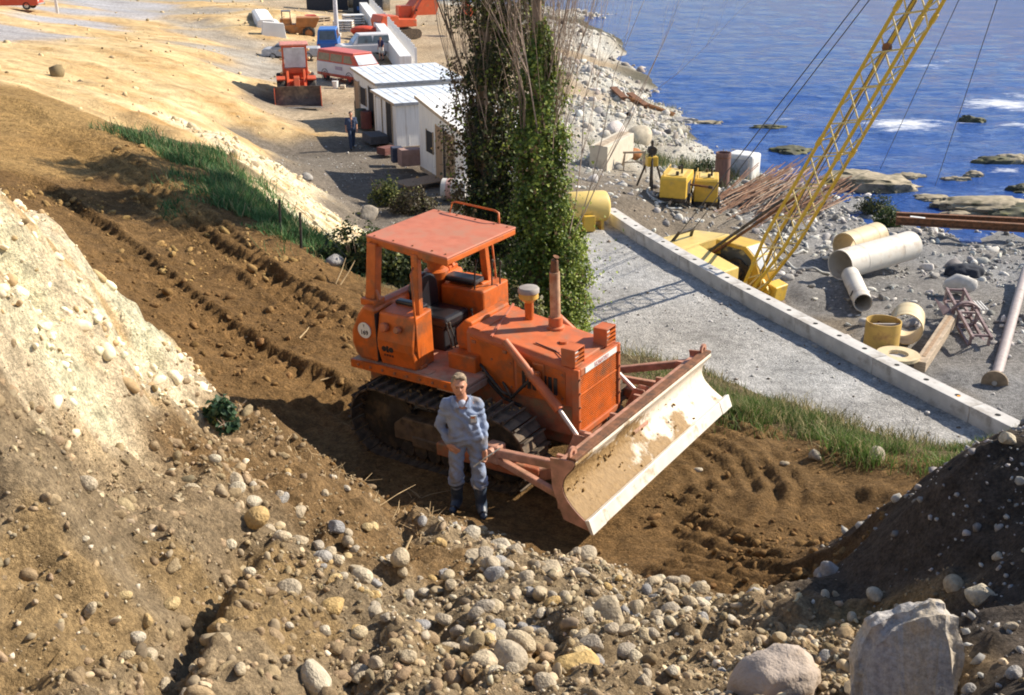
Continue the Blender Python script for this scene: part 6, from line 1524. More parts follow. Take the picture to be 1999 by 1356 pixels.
# ---- yellow compressors and the drilling rig
def unit(label, px, py, rz, L, Wd, H, kind, name='compressor'):
    p = at(px, py, -6.05); t = thing(name, label, 'compressor', (p[0], p[1], hz(p[0], p[1]) - .02), rz)
    MB().box(-L / 2, L / 2, -Wd / 2, Wd / 2, .28, .42).build('skid', dark_m, t)
    MB().prism([(-L / 2, .42), (L / 2, .42), (L / 2, H - .12), (L / 2 - .12, H), (-L / 2 + .12, H), (-L / 2, H - .12)], -Wd / 2, Wd / 2).build('housing', yel, t, bevel=.04)
    MB().box(-L / 2 - .012, -L / 2 + .002, -Wd * .36, Wd * .36, .58, H - .22).build('radiator', dark_m, t)
    for k in range(6): MB().box(-L / 2 - .02, -L / 2 - .012, -Wd * .36, Wd * .36, .62 + k * (H - .9) / 6, .65 + k * (H - .9) / 6).build('louvre', dark_in, t)
    for k in range(2):
        MB().box(-L / 2 + .2 + k * L * .45, -L / 2 + .1 + (k + .9) * L * .45, -Wd / 2 - .012, -Wd / 2, .52, H - .25).build('side_door', yel_pale, t, bevel=.006)
    MB().box(-L * .3, L * .35, -Wd * .3, Wd * .3, H + .003, H + .025).build('top_hatch', yel_pale, t, bevel=.005)
    for x, y in ((-.3, 0), (.3, .1)): MB().lathe([(0, 0), (.07, 0), (.07, .16), (0, .16)], (x * L, y, H + .02), (0, 0, 1), 12).build('filler_pipe', dark_m, t, smooth=35)
    for s in (-1, 1): wheel(t, (L * .12, s * (Wd / 2 + .06), .26), .28, .14, yel)
    MB().bar((L / 2, 0, .4), (L / 2 + .8, 0, .35), .08).build('tow_bar', dark_m, t)
    MB().box(-L * .12, L * .32, Wd / 2 - .01, Wd / 2 + .015, .5, H - .3).build('engine_bay', dark_m, t)
    MB().box(-L * .4, -L * .15, -Wd / 2 - .02, -Wd / 2 - .012, .9, 1.05).build('red_plate', red_paint, t)
    MB().tube([(L * .1, Wd * .2, H), (L * .1, Wd * .2, H + .35), (L * .16, Wd * .2, H + .42)], .045, 10).build('exhaust', dark_m, t, smooth=40)
    MB().tube([(-L / 2 + .1, -Wd * .4, H + .01), (-L / 2 + .1, -Wd * .4, H + .14), (L / 2 - .1, -Wd * .4, H + .14), (L / 2 - .1, -Wd * .4, H + .01)], .02, 8).build('lifting_rail', yel, t)
    MB().lathe([(0, .05), (.2, .05), (.26, .02), (.26, 0)], (-L * .2, -Wd / 2, .45), (0, -1, 0), 18).build('flywheel', yel, t, smooth=35)
    for k_ in range(4): MB().box(-L / 2 + .05 + k_ * L / 4, -L / 2 + .12 + k_ * L / 4, -Wd / 2 - .03, Wd / 2 + .03, .16, .28).build('skid_foot', dark_m, t)
    return t
unit('yellow compressor with dark square grille beside the drilling rig', 1318, 414, rad(-108), 2.0, 1.15, 1.35, 0)
unit('yellow two door compressor beside the steel rod pile', 1376, 402, rad(-100), 1.7, 1.05, 1.45, 1)
p = at(1268, 400, -6.05)
t = thing('drilling_rig', 'small dark drilling rig with yellow head beside the yellow compressor', 'drilling rig', (p[0], p[1], hz(p[0], p[1])), .2)
for a in (0.3, 2.4, 4.5): MB().tube([(.7 * math.cos(a), .7 * math.sin(a), 0), (.06 * math.cos(a), .06 * math.sin(a), 1.7)], .05, 8).build('leg', dark_m, t)
MB().box(-.25, .25, -.2, .2, 1.05, 1.5).build('head', yel, t, bevel=.04); MB().tube([(0, 0, .0), (0, 0, 2.2)], .06, 10).build('drill_string', dark_m, t, smooth=40); MB().lathe([(0, -.12), (.2, -.12), (.2, .12), (0, .12)], (0, 0, 1.75), (0, 1, 0), 16).build('sheave', dark_m, t, smooth=35)
a_, b_ = at(1290, 352, -4.75), at(1392, 366, -4.75)
t = thing('drill_rod', 'rusty drill rod resting across the tops of the yellow compressors', 'rod', (0, 0, 0))
MB().tube([tuple(a_), tuple(b_)], .05, 8).build('rod', rust, t, smooth=40); MB().tube([tuple(a_ + (b_ - a_) * .92), tuple(b_)], .075, 8).build('coupling', dark_m, t, smooth=40)
# ---- hoses
def hose(label, pts_, r, m):
    P = []
    for px, py, z in pts_: P.append(at(px, py, z))
    P = np.array(P); n = 8 * len(P); out = []
    for i in range(len(P) - 1):
        p0, p1, p2, p3 = P[max(i - 1, 0)], P[i], P[i + 1], P[min(i + 2, len(P) - 1)]
        for k in range(6):
            u = k / 6; out.append(.5 * (2 * p1 + (p2 - p0) * u + (2 * p0 - 5 * p1 + 4 * p2 - p3) * u * u + (3 * p1 - p0 - 3 * p2 + p3) * u ** 3))
    out.append(P[-1]); out = np.array(out); out[:, 2] = hgt(out[:, 0], out[:, 1]) + r
    o = MB().tube([tuple(q) for q in out], r, 8).build('air_hose', m, None, smooth=60); return tag(o, label, 'hose')
pale_hose = mat('pale_hose', (.48, .48, .46), rough=.7)
hose('pale hose coiled on the gravel behind the lattice boom', [(1520, 470, -6.4), (1540, 455, -6.4), (1572, 465, -6.4), (1575, 480, -6.4), (1545, 488, -6.4), (1520, 478, -6.4)], .055, pale_hose)
hose('pale hose trailing from the lattice boom to the casings', [(1515, 500, -6.4), (1545, 515, -6.4), (1585, 526, -6.4), (1620, 528, -6.4)], .055, pale_hose)
hose('grey hose tangled on the ground before the yellow compressor', [(1270, 400, -6.2), (1262, 420, -6.2), (1290, 430, -6.2), (1312, 420, -6.2), (1300, 436, -6.2), (1330, 432, -6.2)], .045, pale_hose)
# ---- rod pile: many loose rusty rods
a0 = np.array(at(1415, 425, -6.2)); a1 = np.array(at(1600, 352, -6.6))
t = thing('reinforcing_rod_pile', 'long loose pile of rusty reinforcing rods on the river bank', 'steel rods', (0, 0, 0))
base = MB().tube([(-.5, 0, 0), (-.2, 0, .006), (.1, 0, -.004), (.5, 0, 0)], 1, 6)
rods = []
for k in range(3):
    me = bpy.data.meshes.new('rod'); L = (8.5, 6.5, 10)[k]
    b = MB().tube([(-L / 2, 0, 0), (-L / 4, 0, .05), (L / 8, 0, -.02), (L / 2, 0, .05)], .022, 5); me.from_pydata(b.v, [], b.f); me.materials.append([rust, mat('pale_rust', (.34, .22, .15), rough=.8, var=.3), mat('brown_rust', (.15, .08, .05), rough=.9)][k]); rods.append(me)
u = (a1 - a0); u /= np.linalg.norm(u); wv = np.array([-u[1], u[0], 0])
for k in range(110):
    o = bpy.data.objects.new('rod', rods[k % 3]); COL.link(o); o.parent = t
    f = rng.uniform(-1, 1); lay = rng.uniform(0, 1)
    c = a0 * .5 + a1 * .5 + wv * f * 2.3 + u * rng.normal(0, .9)
    o.location = (c[0], c[1], max(hz(c[0], c[1], False), WATER) + .12 + lay * .9 * (1 - abs(f)) + .1)
    o.rotation_euler = (0, rng.normal(-.05, .04), math.atan2(u[1], u[0]) + rng.normal(0, .09))
# ---- standing rusty pipe and white tank
p = at(1408, 362, -6.5); g = hz(p[0], p[1])
t = thing('upright_pipe', 'rusty brown steel pipe standing upright beside the white tank', 'pipe', (p[0], p[1], g - .2))
MB().lathe([(.34, 0), (.38, 0), (.38, 1.95), (.34, 1.95)], (0, 0, 0), (0, 0, 1), 28, closed=True).build('shell', mat('brown_purple_rust', (.20, .11, .09), rough=.8, var=.3, scale=3, stretch=(3, 3, .5)), t, smooth=35); MB().lathe([(.385, 1.7), (.40, 1.72), (.385, 1.75)], (0, 0, 0), (0, 0, 1), 28).build('band', rust, t)
p = at(1456, 345, -6.6)
t = thing('white_tank', 'white box tank with rounded corners standing behind the rusty pipe', 'tank', (p[0] - .1, p[1] + .4, hz(p[0], p[1]) - .1), rad(-35))
MB().box(-.75, .75, -.6, .6, 0, 1.55).build('tank', white_paint, t, bevel=.14); MB().box(-.5, .5, -.615, -.6, .2, 1.3).build('side_panel', mat('bluish_panel', (.45, .48, .55), rough=.6), t)
# ---- concrete beam and trestle by the bank
p0, p1, p2 = np.array(at(1167, 340, -5.25)), np.array(at(1185, 338, -5.25)), np.array(at(1236, 308, -5.25))
d = p2 - p1; c = p0 + d / 2
t = thing('concrete_culvert_block', 'long pale concrete block lying by the river bank near the ivy tree', 'concrete block', (c[0], c[1], hz(c[0], c[1]) - .05), math.atan2(d[1], d[0]))
MB().box(-np.hypot(*d[:2]) / 2, np.hypot(*d[:2]) / 2, -.45, .45, 0, 1.25).build('block', mat('cream_concrete', (.58, .52, .42), rough=.9, var=.12, scale=1.5, dirt=(.42, .36, .28), dscale=1.5, damt=.4, bump=.2), t, bevel=.03); MB().box(-1.9, 1.9, -.2, .2, 1.252, 1.28).build('capping', timber, t)
p = at(1236, 350, -5.7)
t = thing('timber_trestle', 'small weathered timber trestle standing by the concrete block', 'trestle', (p[0], p[1], hz(p[0], p[1])), .1)
for x in (-.45, .45): MB().bar((x * 1.25, -.25, 0), (x, 0, .95), .06).build('leg', timber, t); MB().bar((x * 1.25, .25, 0), (x, 0, .95), .06).build('leg', timber, t)
MB().bar((-.55, 0, .95), (.55, 0, .95), .09).build('top_rail', timber, t); MB().bar((-.5, -.12, .5), (.5, -.12, .5), .05).build('cross_rail', timber, t)
p = at(1236, 312, -5.6)
v, f = lump(3, 12, .5, .6, .4); o = link_mesh('rusty_scrap', np_mesh('rusty_scrap', v * .5, f), mat('orange_rust_scrap', (.42, .17, .06), rough=.85, var=.4, scale=4, bump=.5), None); o.location = (p[0], p[1], hz(p[0], p[1]) + .3); tag(o, 'orange rusty scrap lump behind the timber trestle', 'scrap')
# ---- yellow tank on the road beside the ivy
p = at(1160, 448, YARD)
t = thing('fuel_tank', 'yellow cylindrical tank on a cradle at the end of the kerb beams', 'tank', (p[0] - .25, p[1] + .3, YARD), rad(12))
MB().lathe([(0, -.75), (.40, -.75), (.52, -.68), (.55, -.6), (.55, .6), (.52, .68), (.40, .75), (0, .75)], (0, 0, .75), (1, 0, 0), 28).build('barrel', yel_pale, t, smooth=35)
for x in (-.45, .45): MB().prism([(-.5, 0), (.5, 0), (.42, .4), (-.42, .4)], x - .05, x + .05, 'yz').build('cradle', yel, t)
MB().box(-.3, .1, -.75, -.5, .05, .6).build('pump_box', yel, t, bevel=.02)
# ---- planks at the waterside
for i, (a, b, lab) in enumerate((((1230, 215), (1315, 213), 'long orange brown plank lying along the water edge'), ((1196, 192), (1218, 212), 'rusty girder end lying on the river bank above the plank'), ((1228, 193), (1262, 212), 'dark rusty girder lying beside the orange brown plank'))):
    A, B = Vector(at(*a, -6.4 + .5 * (i > 0))), Vector(at(*b, -6.6 + .4 * (i > 0))); A.z, B.z = hz(A.x, A.y) + .25, hz(B.x, B.y) + .25
    t = thing('plank' if i == 0 else 'girder', lab, 'plank' if i == 0 else 'girder', (0, 0, 0))
    m = mat('orange_plank', (.42, .2, .09), rough=.8) if i == 0 else rust
    MB().bar(A, B, .5, .12, up=(0, 0, 1)).build('top_flange', m, t); MB().bar(A - Vector((0, 0, .2)), B - Vector((0, 0, .2)), .1, .3, up=(0, 0, 1)).build('web', m, t)
# ================================================================== STONES
def stone_material(name, cols, rough=.85, bump=.5, bscale=18):
    m, nt, bs = nodes_of(name)
    N, L = nt.nodes, nt.links
    oi = N.new('ShaderNodeObjectInfo'); cr = N.new('ShaderNodeValToRGB')
    e = cr.color_ramp.elements
    for i, c in enumerate(cols):
        if i < 2: el_ = e[i]; el_.position = i / (len(cols) - 1)
        else: el_ = e.new(i / (len(cols) - 1))
        el_.color = (*c, 1)
    for i, c in enumerate(cols):
        e[i].position = i / (len(cols) - 1); e[i].color = (*c, 1)
    L.new(oi.outputs['Random'], cr.inputs['Fac'])
    tc = N.new('ShaderNodeTexCoord'); nz = N.new('ShaderNodeTexNoise'); nz.inputs['Scale'].default_value = 2.2; nz.inputs['Detail'].default_value = 9; nz.inputs['Roughness'].default_value = .65
    L.new(tc.outputs['Object'], nz.inputs['Vector'])
    mr = N.new('ShaderNodeMapRange'); mr.inputs['From Min'].default_value = .3; mr.inputs['From Max'].default_value = .7; mr.inputs['To Min'].default_value = .65; mr.inputs['To Max'].default_value = 1.25; L.new(nz.outputs['Fac'], mr.inputs['Value'])
    mu = N.new('ShaderNodeMix'); mu.data_type = 'RGBA'; mu.blend_type = 'MULTIPLY'; mu.inputs['Factor'].default_value = 1; L.new(cr.outputs['Color'], mu.inputs['A']); L.new(mr.outputs[0], mu.inputs['B'])
    L.new(mu.outputs['Result'], bs.inputs['Base Color']); bs.inputs['Roughness'].default_value = rough; bs.inputs['Specular IOR Level'].default_value = .3
    bp = N.new('ShaderNodeBump'); bp.inputs['Strength'].default_value = bump; bp.inputs['Distance'].default_value = .06
    n3 = N.new('ShaderNodeTexNoise'); n3.inputs['Scale'].default_value = bscale / 4; n3.inputs['Detail'].default_value = 8; L.new(tc.outputs['Object'], n3.inputs['Vector'])
    L.new(n3.outputs['Fac'], bp.inputs['Height']); L.new(bp.outputs[0], bs.inputs['Normal'])
    return m
cobble_m = stone_material('dusty_cobble', [(.47, .38, .255), (.41, .345, .265), (.51, .41, .26), (.37, .32, .26), (.49, .40, .275), (.44, .36, .255)])
yellow_m = stone_material('yellow_cobble', [(.52, .36, .15), (.46, .31, .14), (.55, .42, .22)])
white_m = stone_material('pale_cobble', [(.55, .475, .36), (.50, .44, .35), (.58, .50, .36)])
grey_m = stone_material('grey_cobble', [(.36, .34, .32), (.30, .29, .29), (.40, .37, .33)])
VAR = [lump(3, 100 + k, .38, .72, (.1, .4, .7)[k % 3]) for k in range(18)]
SM = {}
def stone_mesh(k, m):
    key = (k, m.name)
    if key not in SM:
        v, f = VAR[k]; me = np_mesh('stone', v, f); me.materials.append(m)
        me.polygons.foreach_set('use_smooth', np.ones(len(me.polygons), bool)); me.set_sharp_from_angle(angle=rad(50)); SM[key] = me
    return SM[key]
rs = np.random.default_rng(21)
def stone(p, r, m, label, name='cobble', group='cobbles on the gravel bank', sink=.6, k=None, rz=None, sc=(1, 1, 1)):
    k = int(rs.integers(0, len(VAR))) if k is None else k
    o = bpy.data.objects.new(name, stone_mesh(k, m)); COL.link(o)
    o.location = (p[0], p[1], p[2] + r * .7 * sc[2] * (1 - 2 * sink * .6)); o.scale = (r * sc[0], r * sc[1], r * sc[2])
    o.rotation_euler = (rs.normal(0, .3), rs.normal(0, .3), rs.uniform(0, 6.28) if rz is None else rz)
    if isinstance(label, tuple): STONES.append((o, label, k)); label = None
    return tag(o, label, 'stone', group)
C_, Y_, W_, G_ = cobble_m, yellow_m, white_m, grey_m
seen = [(1186,1206,78,C_),(1145,1300,95,Y_),(1076,1141,68,C_),(1026,1149,36,C_),(1055,1170,42,C_),(1134,1152,42,C_),(1101,1179,34,C_),(948,1116,36,C_),(1004,1112,34,C_),(983,1130,32,C_),(925,1087,50,C_),(979,1087,32,W_),(979,1062,44,W_),(918,1060,40,W_),(892,1051,20,W_),(783,1118,48,C_),(964,1190,40,C_),(928,1203,36,C_),(864,1199,38,C_),(982,1220,38,C_),(972,1246,36,C_),(918,1267,40,C_),(939,1300,60,C_),(1004,1296,75,C_),(968,1314,36,W_),(997,1325,30,C_),(1159,1264,40,C_),(1184,1242,34,Y_),(1289,1150,36,W_),(1310,1172,36,C_),(1361,1168,42,C_),(1339,1192,44,C_),(1332,1158,24,C_),(1145,1109,40,C_),(1173,1123,34,C_),(1210,1127,28,C_),(1368,1193,20,C_),(727,1188,34,Y_),(698,1166,36,W_),(709,1134,46,W_),(734,1220,34,C_),(757,1242,22,C_),(709,1307,38,C_),(696,1343,30,C_),(1062,1340,48,C_),
 (504,1062,52,Y_),(449,1054,28,W_),(463,972,34,W_),(377,966,30,C_),(422,929,28,W_),(568,1251,27,W_),(488,1163,32,W_),(551,1157,30,C_),(262,1218,36,W_),(174,1169,35,C_),(244,1155,28,Y_),(172,1077,18,W_),(285,1198,26,Y_),(328,1144,38,Y_),(287,1263,36,C_),(248,1274,28,C_),(314,1300,38,C_),(656,1050,32,G_),(679,1079,26,C_),(654,1146,32,Y_),(632,1237,34,W_),(547,978,30,C_),(496,989,30,W_),(545,1071,20,W_),(480,1105,30,C_),(447,1100,25,C_),(693,1169,24,C_),(600,1200,28,C_),(560,1300,26,C_),(420,1210,26,C_),(360,1330,32,C_),(470,1330,30,C_),(700,1250,30,C_),(790,1290,34,C_),(840,1330,36,C_),(760,1330,28,C_),(880,1150,28,C_),(830,1160,26,C_),
 (1859,1162,50,C_),(1918,1180,58,W_),(1709,1169,32,W_),(1609,1171,24,W_),(1595,1242,30,W_),(1561,1233,28,C_),(1663,1215,24,W_),(1613,1280,34,G_),(1425,1237,24,W_),(1450,1280,26,C_),(1411,1296,28,G_),(1480,1250,20,C_),(1360,1330,24,W_),(1310,1320,26,W_),(1260,1330,26,C_),(1400,1345,28,C_),(1950,1090,24,W_),(1970,1240,26,C_),(1900,1320,30,G_),(1980,1330,34,G_)]
big = {(615,1313): ('smooth pale oval boulder lying in the gravel bank below the muddy hollow', 64, W_)}
hits = ground_hit([(a, b) for a, b, w, m in seen])
lab_of = {C_.name: 'dusty tan rounded cobble in the heap along the gravel bank', Y_.name: 'yellow ochre cobble in the gravel bank', W_.name: 'pale cream cobble lying in the gravel bank', G_.name: 'grey cobble half buried in the gravel bank'}
grp_of = {C_.name: 'tan cobbles on the gravel bank', Y_.name: 'yellow cobbles on the gravel bank', W_.name: 'pale cobbles on the gravel bank', G_.name: 'grey cobbles on the gravel bank'}
own = {(1186,1206): 'largest tan cobble below the heap edge, wedge shaped with a flat top', (1145,1300): 'large angular yellow block leaning among the cobbles', (1076,1141): 'long tan boulder bridging the cobbles below the dirt track', (1004,1296): 'knobbly tan boulder with a hollow side among the cobbles', (939,1300): 'long sloping tan boulder beside the knobbly one', (504,1062): 'tilted yellow ochre stone standing out of the gravel bank', (1918,1180): 'white boulder on the shaded heap above the big slab', (1859,1162): 'flat topped tan boulder behind the big striped slab'}
MARKS = [((1768,1300), 'the striped slab'), ((1530,1330), 'the buff boulder'), ((1145,1300), 'the angular yellow block'), ((1186,1206), 'the wedge shaped cobble'), ((1004,1296), 'the knobbly boulder'), ((1076,1141), 'the long tan boulder'), ((400,1200), 'the dark gully'), ((504,1062), 'the tilted yellow stone'), ((615,1313), 'the pale oval boulder'), ((780,1050), 'the muddy hollow'), ((430,860), 'the weed clump'), ((200,800), 'the pale cut bank'), ((930,1020), "the man's boots"), ((1330,1160), 'the cobbles at the track edge'), ((1140,1050), 'the tip of the blade'), ((1918,1180), 'the white boulder'), ((1620,1130), 'the foot of the shaded heap'), ((150,1300), 'the earthy bank corner'), ((860,1290), 'the gap between the cobbles'), ((150,1100), 'the bare brown earth'), ((1430,1270), 'the fine grey gravel')]
MK = ground_hit([q for q, _ in MARKS])[:, :2]
HUE = {C_.name: 'tan', Y_.name: 'yellow ochre', W_.name: 'pale cream', G_.name: 'grey'}
STONES = []
def stone_label(p, r, m):
    i = int(np.argmin(((MK - np.array(p[:2])) ** 2).sum(1)))
    sz = 'thumb sized' if r < .036 else 'egg sized' if r < .05 else 'fist sized' if r < .075 else 'head sized' if r < .11 else 'large'
    return (sz, HUE[m.name], i, float(((MK[i] - np.array(p[:2])) ** 2).sum()))
count = 0
for (a, b, w, m), h in zip(seen, hits):
    dep = h[1] * _cp + (CAM_Z - h[2]) * _sp
    r = w / 2 * dep / FOC * 1.12
    l = own.get((a, b))
    stone(h, r, m, l or stone_label(h, r, m), 'boulder' if l else 'cobble', None if l else grp_of[m.name]); count += 1
for (a, b), (l, w, m) in big.items():
    h = ground_hit([(a, b)])[0]; dep = h[1] * _cp + (CAM_Z - h[2]) * _sp
    stone(h, w / 2 * dep / FOC * 1.25, m, l, 'boulder', None, sink=.25, rz=-.9, k=3, sc=(1.15, .85, 1))
# the two great stones at the bottom right
h = ground_hit([(1530, 1345)])[0]
v, f = lump(4, 404, .45, .9, .8); nn = v / np.linalg.norm(v, axis=1)[:, None]; v = v + nn * (.10 * fbm(v[:, 0] * 4, v[:, 1] * 4 + v[:, 2] * 3, 4))[:, None]; v = v * [.31, .30, .33]
me = np_mesh('dusty_boulder', v, f); o = link_mesh('dusty_boulder', me, mat('dusty_buff_rock', (.47, .39, .33), rough=.9, var=.18, scale=5, dirt=(.36, .28, .21), dscale=5, damt=.5, bump=.6, bscale=40), None, 55); o.location = (h[0], h[1], h[2] + .10); o.rotation_euler = (.1, -.1, .5)
tag(o, 'large rounded buff boulder with soil on top beside the striped slab', 'stone')
h = ground_hit([(1765, 1350)])[0]
sl = MB(); ring = [(-.31, -.32), (-.30, .10), (-.22, .33), (-.05, .47), (.12, .52), (.30, .50), (.33, .25), (.34, -.05), (.33, -.32)]
me_b = sl.prism([(x * 1.0, z) for x, z in ring], -.13, .15)
slab = sl.build('striped_slab', None)
bm = bmesh.new(); bm.from_mesh(slab.data); bmesh.ops.bevel(bm, geom=bm.edges[:], offset=.06, segments=3, affect='EDGES'); bmesh.ops.triangulate(bm, faces=bm.faces[:]); bmesh.ops.subdivide_edges(bm, edges=bm.edges[:], cuts=3, use_grid_fill=True)
cs = np.array([q.co[:] for q in bm.verts])
dn = np.stack([fbm(cs[:, 2] * 5 + 3, cs[:, 1] * 6 + cs[:, 0] * 4, 4), fbm(cs[:, 0] * 6, cs[:, 2] * 5, 4) * 1.4, fbm(cs[:, 0] * 6 + 9, cs[:, 1] * 8, 4)], 1) * .055
for q, e_ in zip(bm.verts, dn): q.co += Vector(e_)
bm.to_mesh(slab.data); bm.free()
def slab_material():
    m, nt, bs = nodes_of('banded_rock'); N, L = nt.nodes, nt.links
    tc = N.new('ShaderNodeTexCoord'); mp = N.new('ShaderNodeMapping'); mp.inputs['Scale'].default_value = (7, 3, .8); L.new(tc.outputs['Object'], mp.inputs['Vector'])
    nz = N.new('ShaderNodeTexNoise'); nz.inputs['Scale'].default_value = 1.3; nz.inputs['Detail'].default_value = 8; nz.inputs['Roughness'].default_value = .6; L.new(mp.outputs[0], nz.inputs['Vector'])
    cr = N.new('ShaderNodeValToRGB'); e = cr.color_ramp.elements; e[0].position = .32; e[0].color = (.34, .32, .32, 1); e[1].position = .72; e[1].color = (.50, .45, .40, 1); x = e.new(.5); x.color = (.44, .41, .38, 1); x = e.new(.57); x.color = (.45, .38, .29, 1)
    L.new(nz.outputs['Fac'], cr.inputs['Fac']); ns = N.new('ShaderNodeTexNoise'); ns.inputs['Scale'].default_value = 34; ns.inputs['Detail'].default_value = 6; ns.inputs['Roughness'].default_value = .75; L.new(tc.outputs['Object'], ns.inputs['Vector']); ms = N.new('ShaderNodeMapRange'); ms.inputs['From Min'].default_value = .3; ms.inputs['From Max'].default_value = .7; ms.inputs['To Min'].default_value = .55; ms.inputs['To Max'].default_value = 1.3; L.new(ns.outputs['Fac'], ms.inputs['Value']); mu = N.new('ShaderNodeMix'); mu.data_type = 'RGBA'; mu.blend_type = 'MULTIPLY'; mu.inputs['Factor'].default_value = 1; L.new(cr.outputs['Color'], mu.inputs['A']); L.new(ms.outputs[0], mu.inputs['B']); L.new(mu.outputs['Result'], bs.inputs['Base Color']); bs.inputs['Roughness'].default_value = .85
    n3 = N.new('ShaderNodeTexNoise'); n3.inputs['Scale'].default_value = 30; n3.inputs['Detail'].default_value = 7; L.new(tc.outputs['Object'], n3.inputs['Vector']); bp = N.new('ShaderNodeBump'); bp.inputs['Strength'].default_value = .6; bp.inputs['Distance'].default_value = .02; L.new(n3.outputs['Fac'], bp.inputs['Height']); L.new(bp.outputs[0], bs.inputs['Normal'])
    return m
slab.data.materials.append(slab_material()); slab.data.polygons.foreach_set('use_smooth', np.ones(len(slab.data.polygons), bool)); slab.data.set_sharp_from_angle(angle=rad(45))
slab.location = (h[0] + .0, h[1] + .05, h[2] + .12); slab.rotation_euler = (rad(-24), rad(-4), rad(-8))
tag(slab, 'great grey rock slab with rusty stripes standing on end in the gravel', 'stone')
# stones at the edge of the track and in the shaded heap
for a, b, w, m, l in ((1709, 893, 44, C_, 'tan rock at the grass edge of the dirt track'), (1591, 893, 26, C_, 'small tan rock beside the grass at the track edge'), (1612, 1128, 60, G_, 'pale grey rock bedded at the foot of the shaded heap'), (1963, 892, 34, W_, 'pale stone caught high in the shaded heap'), (650, 517, 44, G_, 'grey round boulder at the bush beside the dirt track'), (1530, 905, 16, C_, 'small clod stone before the bulldozer blade'), (1362, 912, 18, W_, 'pale flat stone lying in the tread marks'), (600, 352, 26, G_, 'grey boulder on top of the pale slope above the yard'), (722, 425, 40, C_, 'large tan boulder at the yard edge below the small bush'), (1250, 270, 60, W_, 'large pale boulder on the river bank mound')):
    h = ground_hit([(a, b)])[0]; dep = h[1] * _cp + (CAM_Z - h[2]) * _sp
    stone(h, w / 2 * dep / FOC * 1.15, m, l, 'boulder', None)
# more cobbles, smaller, up to about three hundred in all
def samples(n, x0, x1, y0, y1, zones, rg, dens=None):
    x = rg.uniform(x0, x1, n); y = rg.uniform(y0, y1, n)
    w = _zone_w(x, y); s = sum(w[:, ZI[z]] for z in zones)
    ok = rg.random(n) < s
    if dens is not None: ok &= rg.random(n) < dens(x, y)
    x, y = x[ok], y[ok]
    return np.stack([x, y, hgt(x, y)], 1)
def seen_px(P):
    d = P - [0, 0, CAM_Z]; zc = d[:, 1] * _cp - d[:, 2] * _sp; yu = d[:, 1] * _sp + d[:, 2] * _cp
    return 999.5 + FOC * d[:, 0] / zc, 678 - FOC * yu / zc, zc
BAND = [q[:2] for q in ground_hit([(640, 1060), (720, 1150), (900, 1090), (1000, 1130), (1150, 1170), (1340, 1180)])] + [q[:2] for q in ground_hit([(1150, 1250), (950, 1240), (820, 1220)])]
P = samples(5000, -4, 4.2, 4.6, 10.4, 'GE', rs, lambda x, y: np.exp(-(poly_dist(x, y, BAND)[0] / .62) ** 2) + .025)
u, vv, zc = seen_px(P); P = P[(u > 20) & (u < 1980) & (vv < 1345) & (vv > 850)]
i = 0
while count < 286 and i < len(P):
    r = float(np.clip(rs.lognormal(math.log(.058), .33), .034, .11)); m = [C_, C_, C_, C_, W_, G_, Y_][int(rs.integers(0, 7))]
    stone(P[i], r, m, stone_label(P[i], r, m), 'cobble', grp_of[m.name]); count += 1; i += 1
sets = {}
for o, (sz, hue, i, d2), k in STONES:
    sets.setdefault((sz, hue, ('smooth', 'blunt edged', 'angular')[k % 3], i), []).append((d2, o))
NTH = ['closest to', 'second closest to', 'third closest to', 'fourth closest to', 'fifth closest to', 'sixth closest to', 'seventh closest to', 'eighth closest to']
for (sz, hue, shp, i), lst in sets.items():
    lst.sort(key=lambda q: q[0])
    for n_, (_, o) in enumerate(lst):
        o['label'] = '%s %s %s cobble %s %s' % (sz, shp, hue, 'lying near' if len(lst) == 1 else NTH[min(n_, 7)], MARKS[i][1])
# pebbles, clods and river gravel: nobody could count these
peb_m = vcol_mat('pebbles', rough=.9, var=.25, scale=30, bump=.3, bscale=60, bdist=.01)
small = [lump(1, 300 + k, .6, .75, .4) for k in range(8)]; mid = [lump(2, 320 + k, .6, .75, (.2, .4, .6)[k % 3]) for k in range(10)]
def tints(n, base, sd, rg): 
    return np.clip(np.array(base)[None] * (1 + rg.normal(0, sd, (n, 1))) * (1 + rg.normal(0, .018, (n, 3))), .02, .85)
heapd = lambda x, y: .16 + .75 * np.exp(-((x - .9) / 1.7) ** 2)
P = samples(60000, -4.4, 5.2, 4.0, 10.6, 'G', rs, lambda x, y: heapd(x, y) * np.clip(.5 + 1.4 * fbm(x * 1.1, y * 1.1, 3), .02, 1))
s = np.clip(rs.lognormal(math.log(.014), .55, len(P)), .007, .045)
scatter('pebbles', P, s, np.where(rs.random((len(P), 1)) < .22, tints(len(P), (.52, .45, .34), .2, rs), tints(len(P), (.33, .265, .18), .25, rs)), small, rs, peb_m, label='loose pebbles strewn over the gravel bank', cat='pebbles')
P = samples(17000, -5, 5.5, 4.0, 12.5, 'G', rs, lambda x, y: heapd(x, y) * np.clip(.5 + 1.6 * fbm(x * .9 + 5, y * .9, 3), .02, 1))
s = np.clip(rs.lognormal(math.log(.027), .45, len(P)), .015, .075)
scatter('coarse_gravel', P, s, tints(len(P), (.40, .315, .205), .28, rs), mid, rs, peb_m, label='coarse gravel lying over the bank', cat='gravel', smooth=45)
P = samples(9000, -5.5, 2.5, 4.0, 11.5, 'GE', rs, lambda x, y: np.clip(.35 + 1.5 * fbm(x * .8 + 13, y * .8, 3), .02, 1)); s = np.clip(rs.lognormal(math.log(.034), .4, len(P)), .02, .09)
scatter('earth_clods', P - [0, 0, .008], s, tints(len(P), (.355, .262, .16), .16, rs), mid, rs, vcol_mat('clod_soil'), label='brown earth clods on the gravel bank', cat='soil')
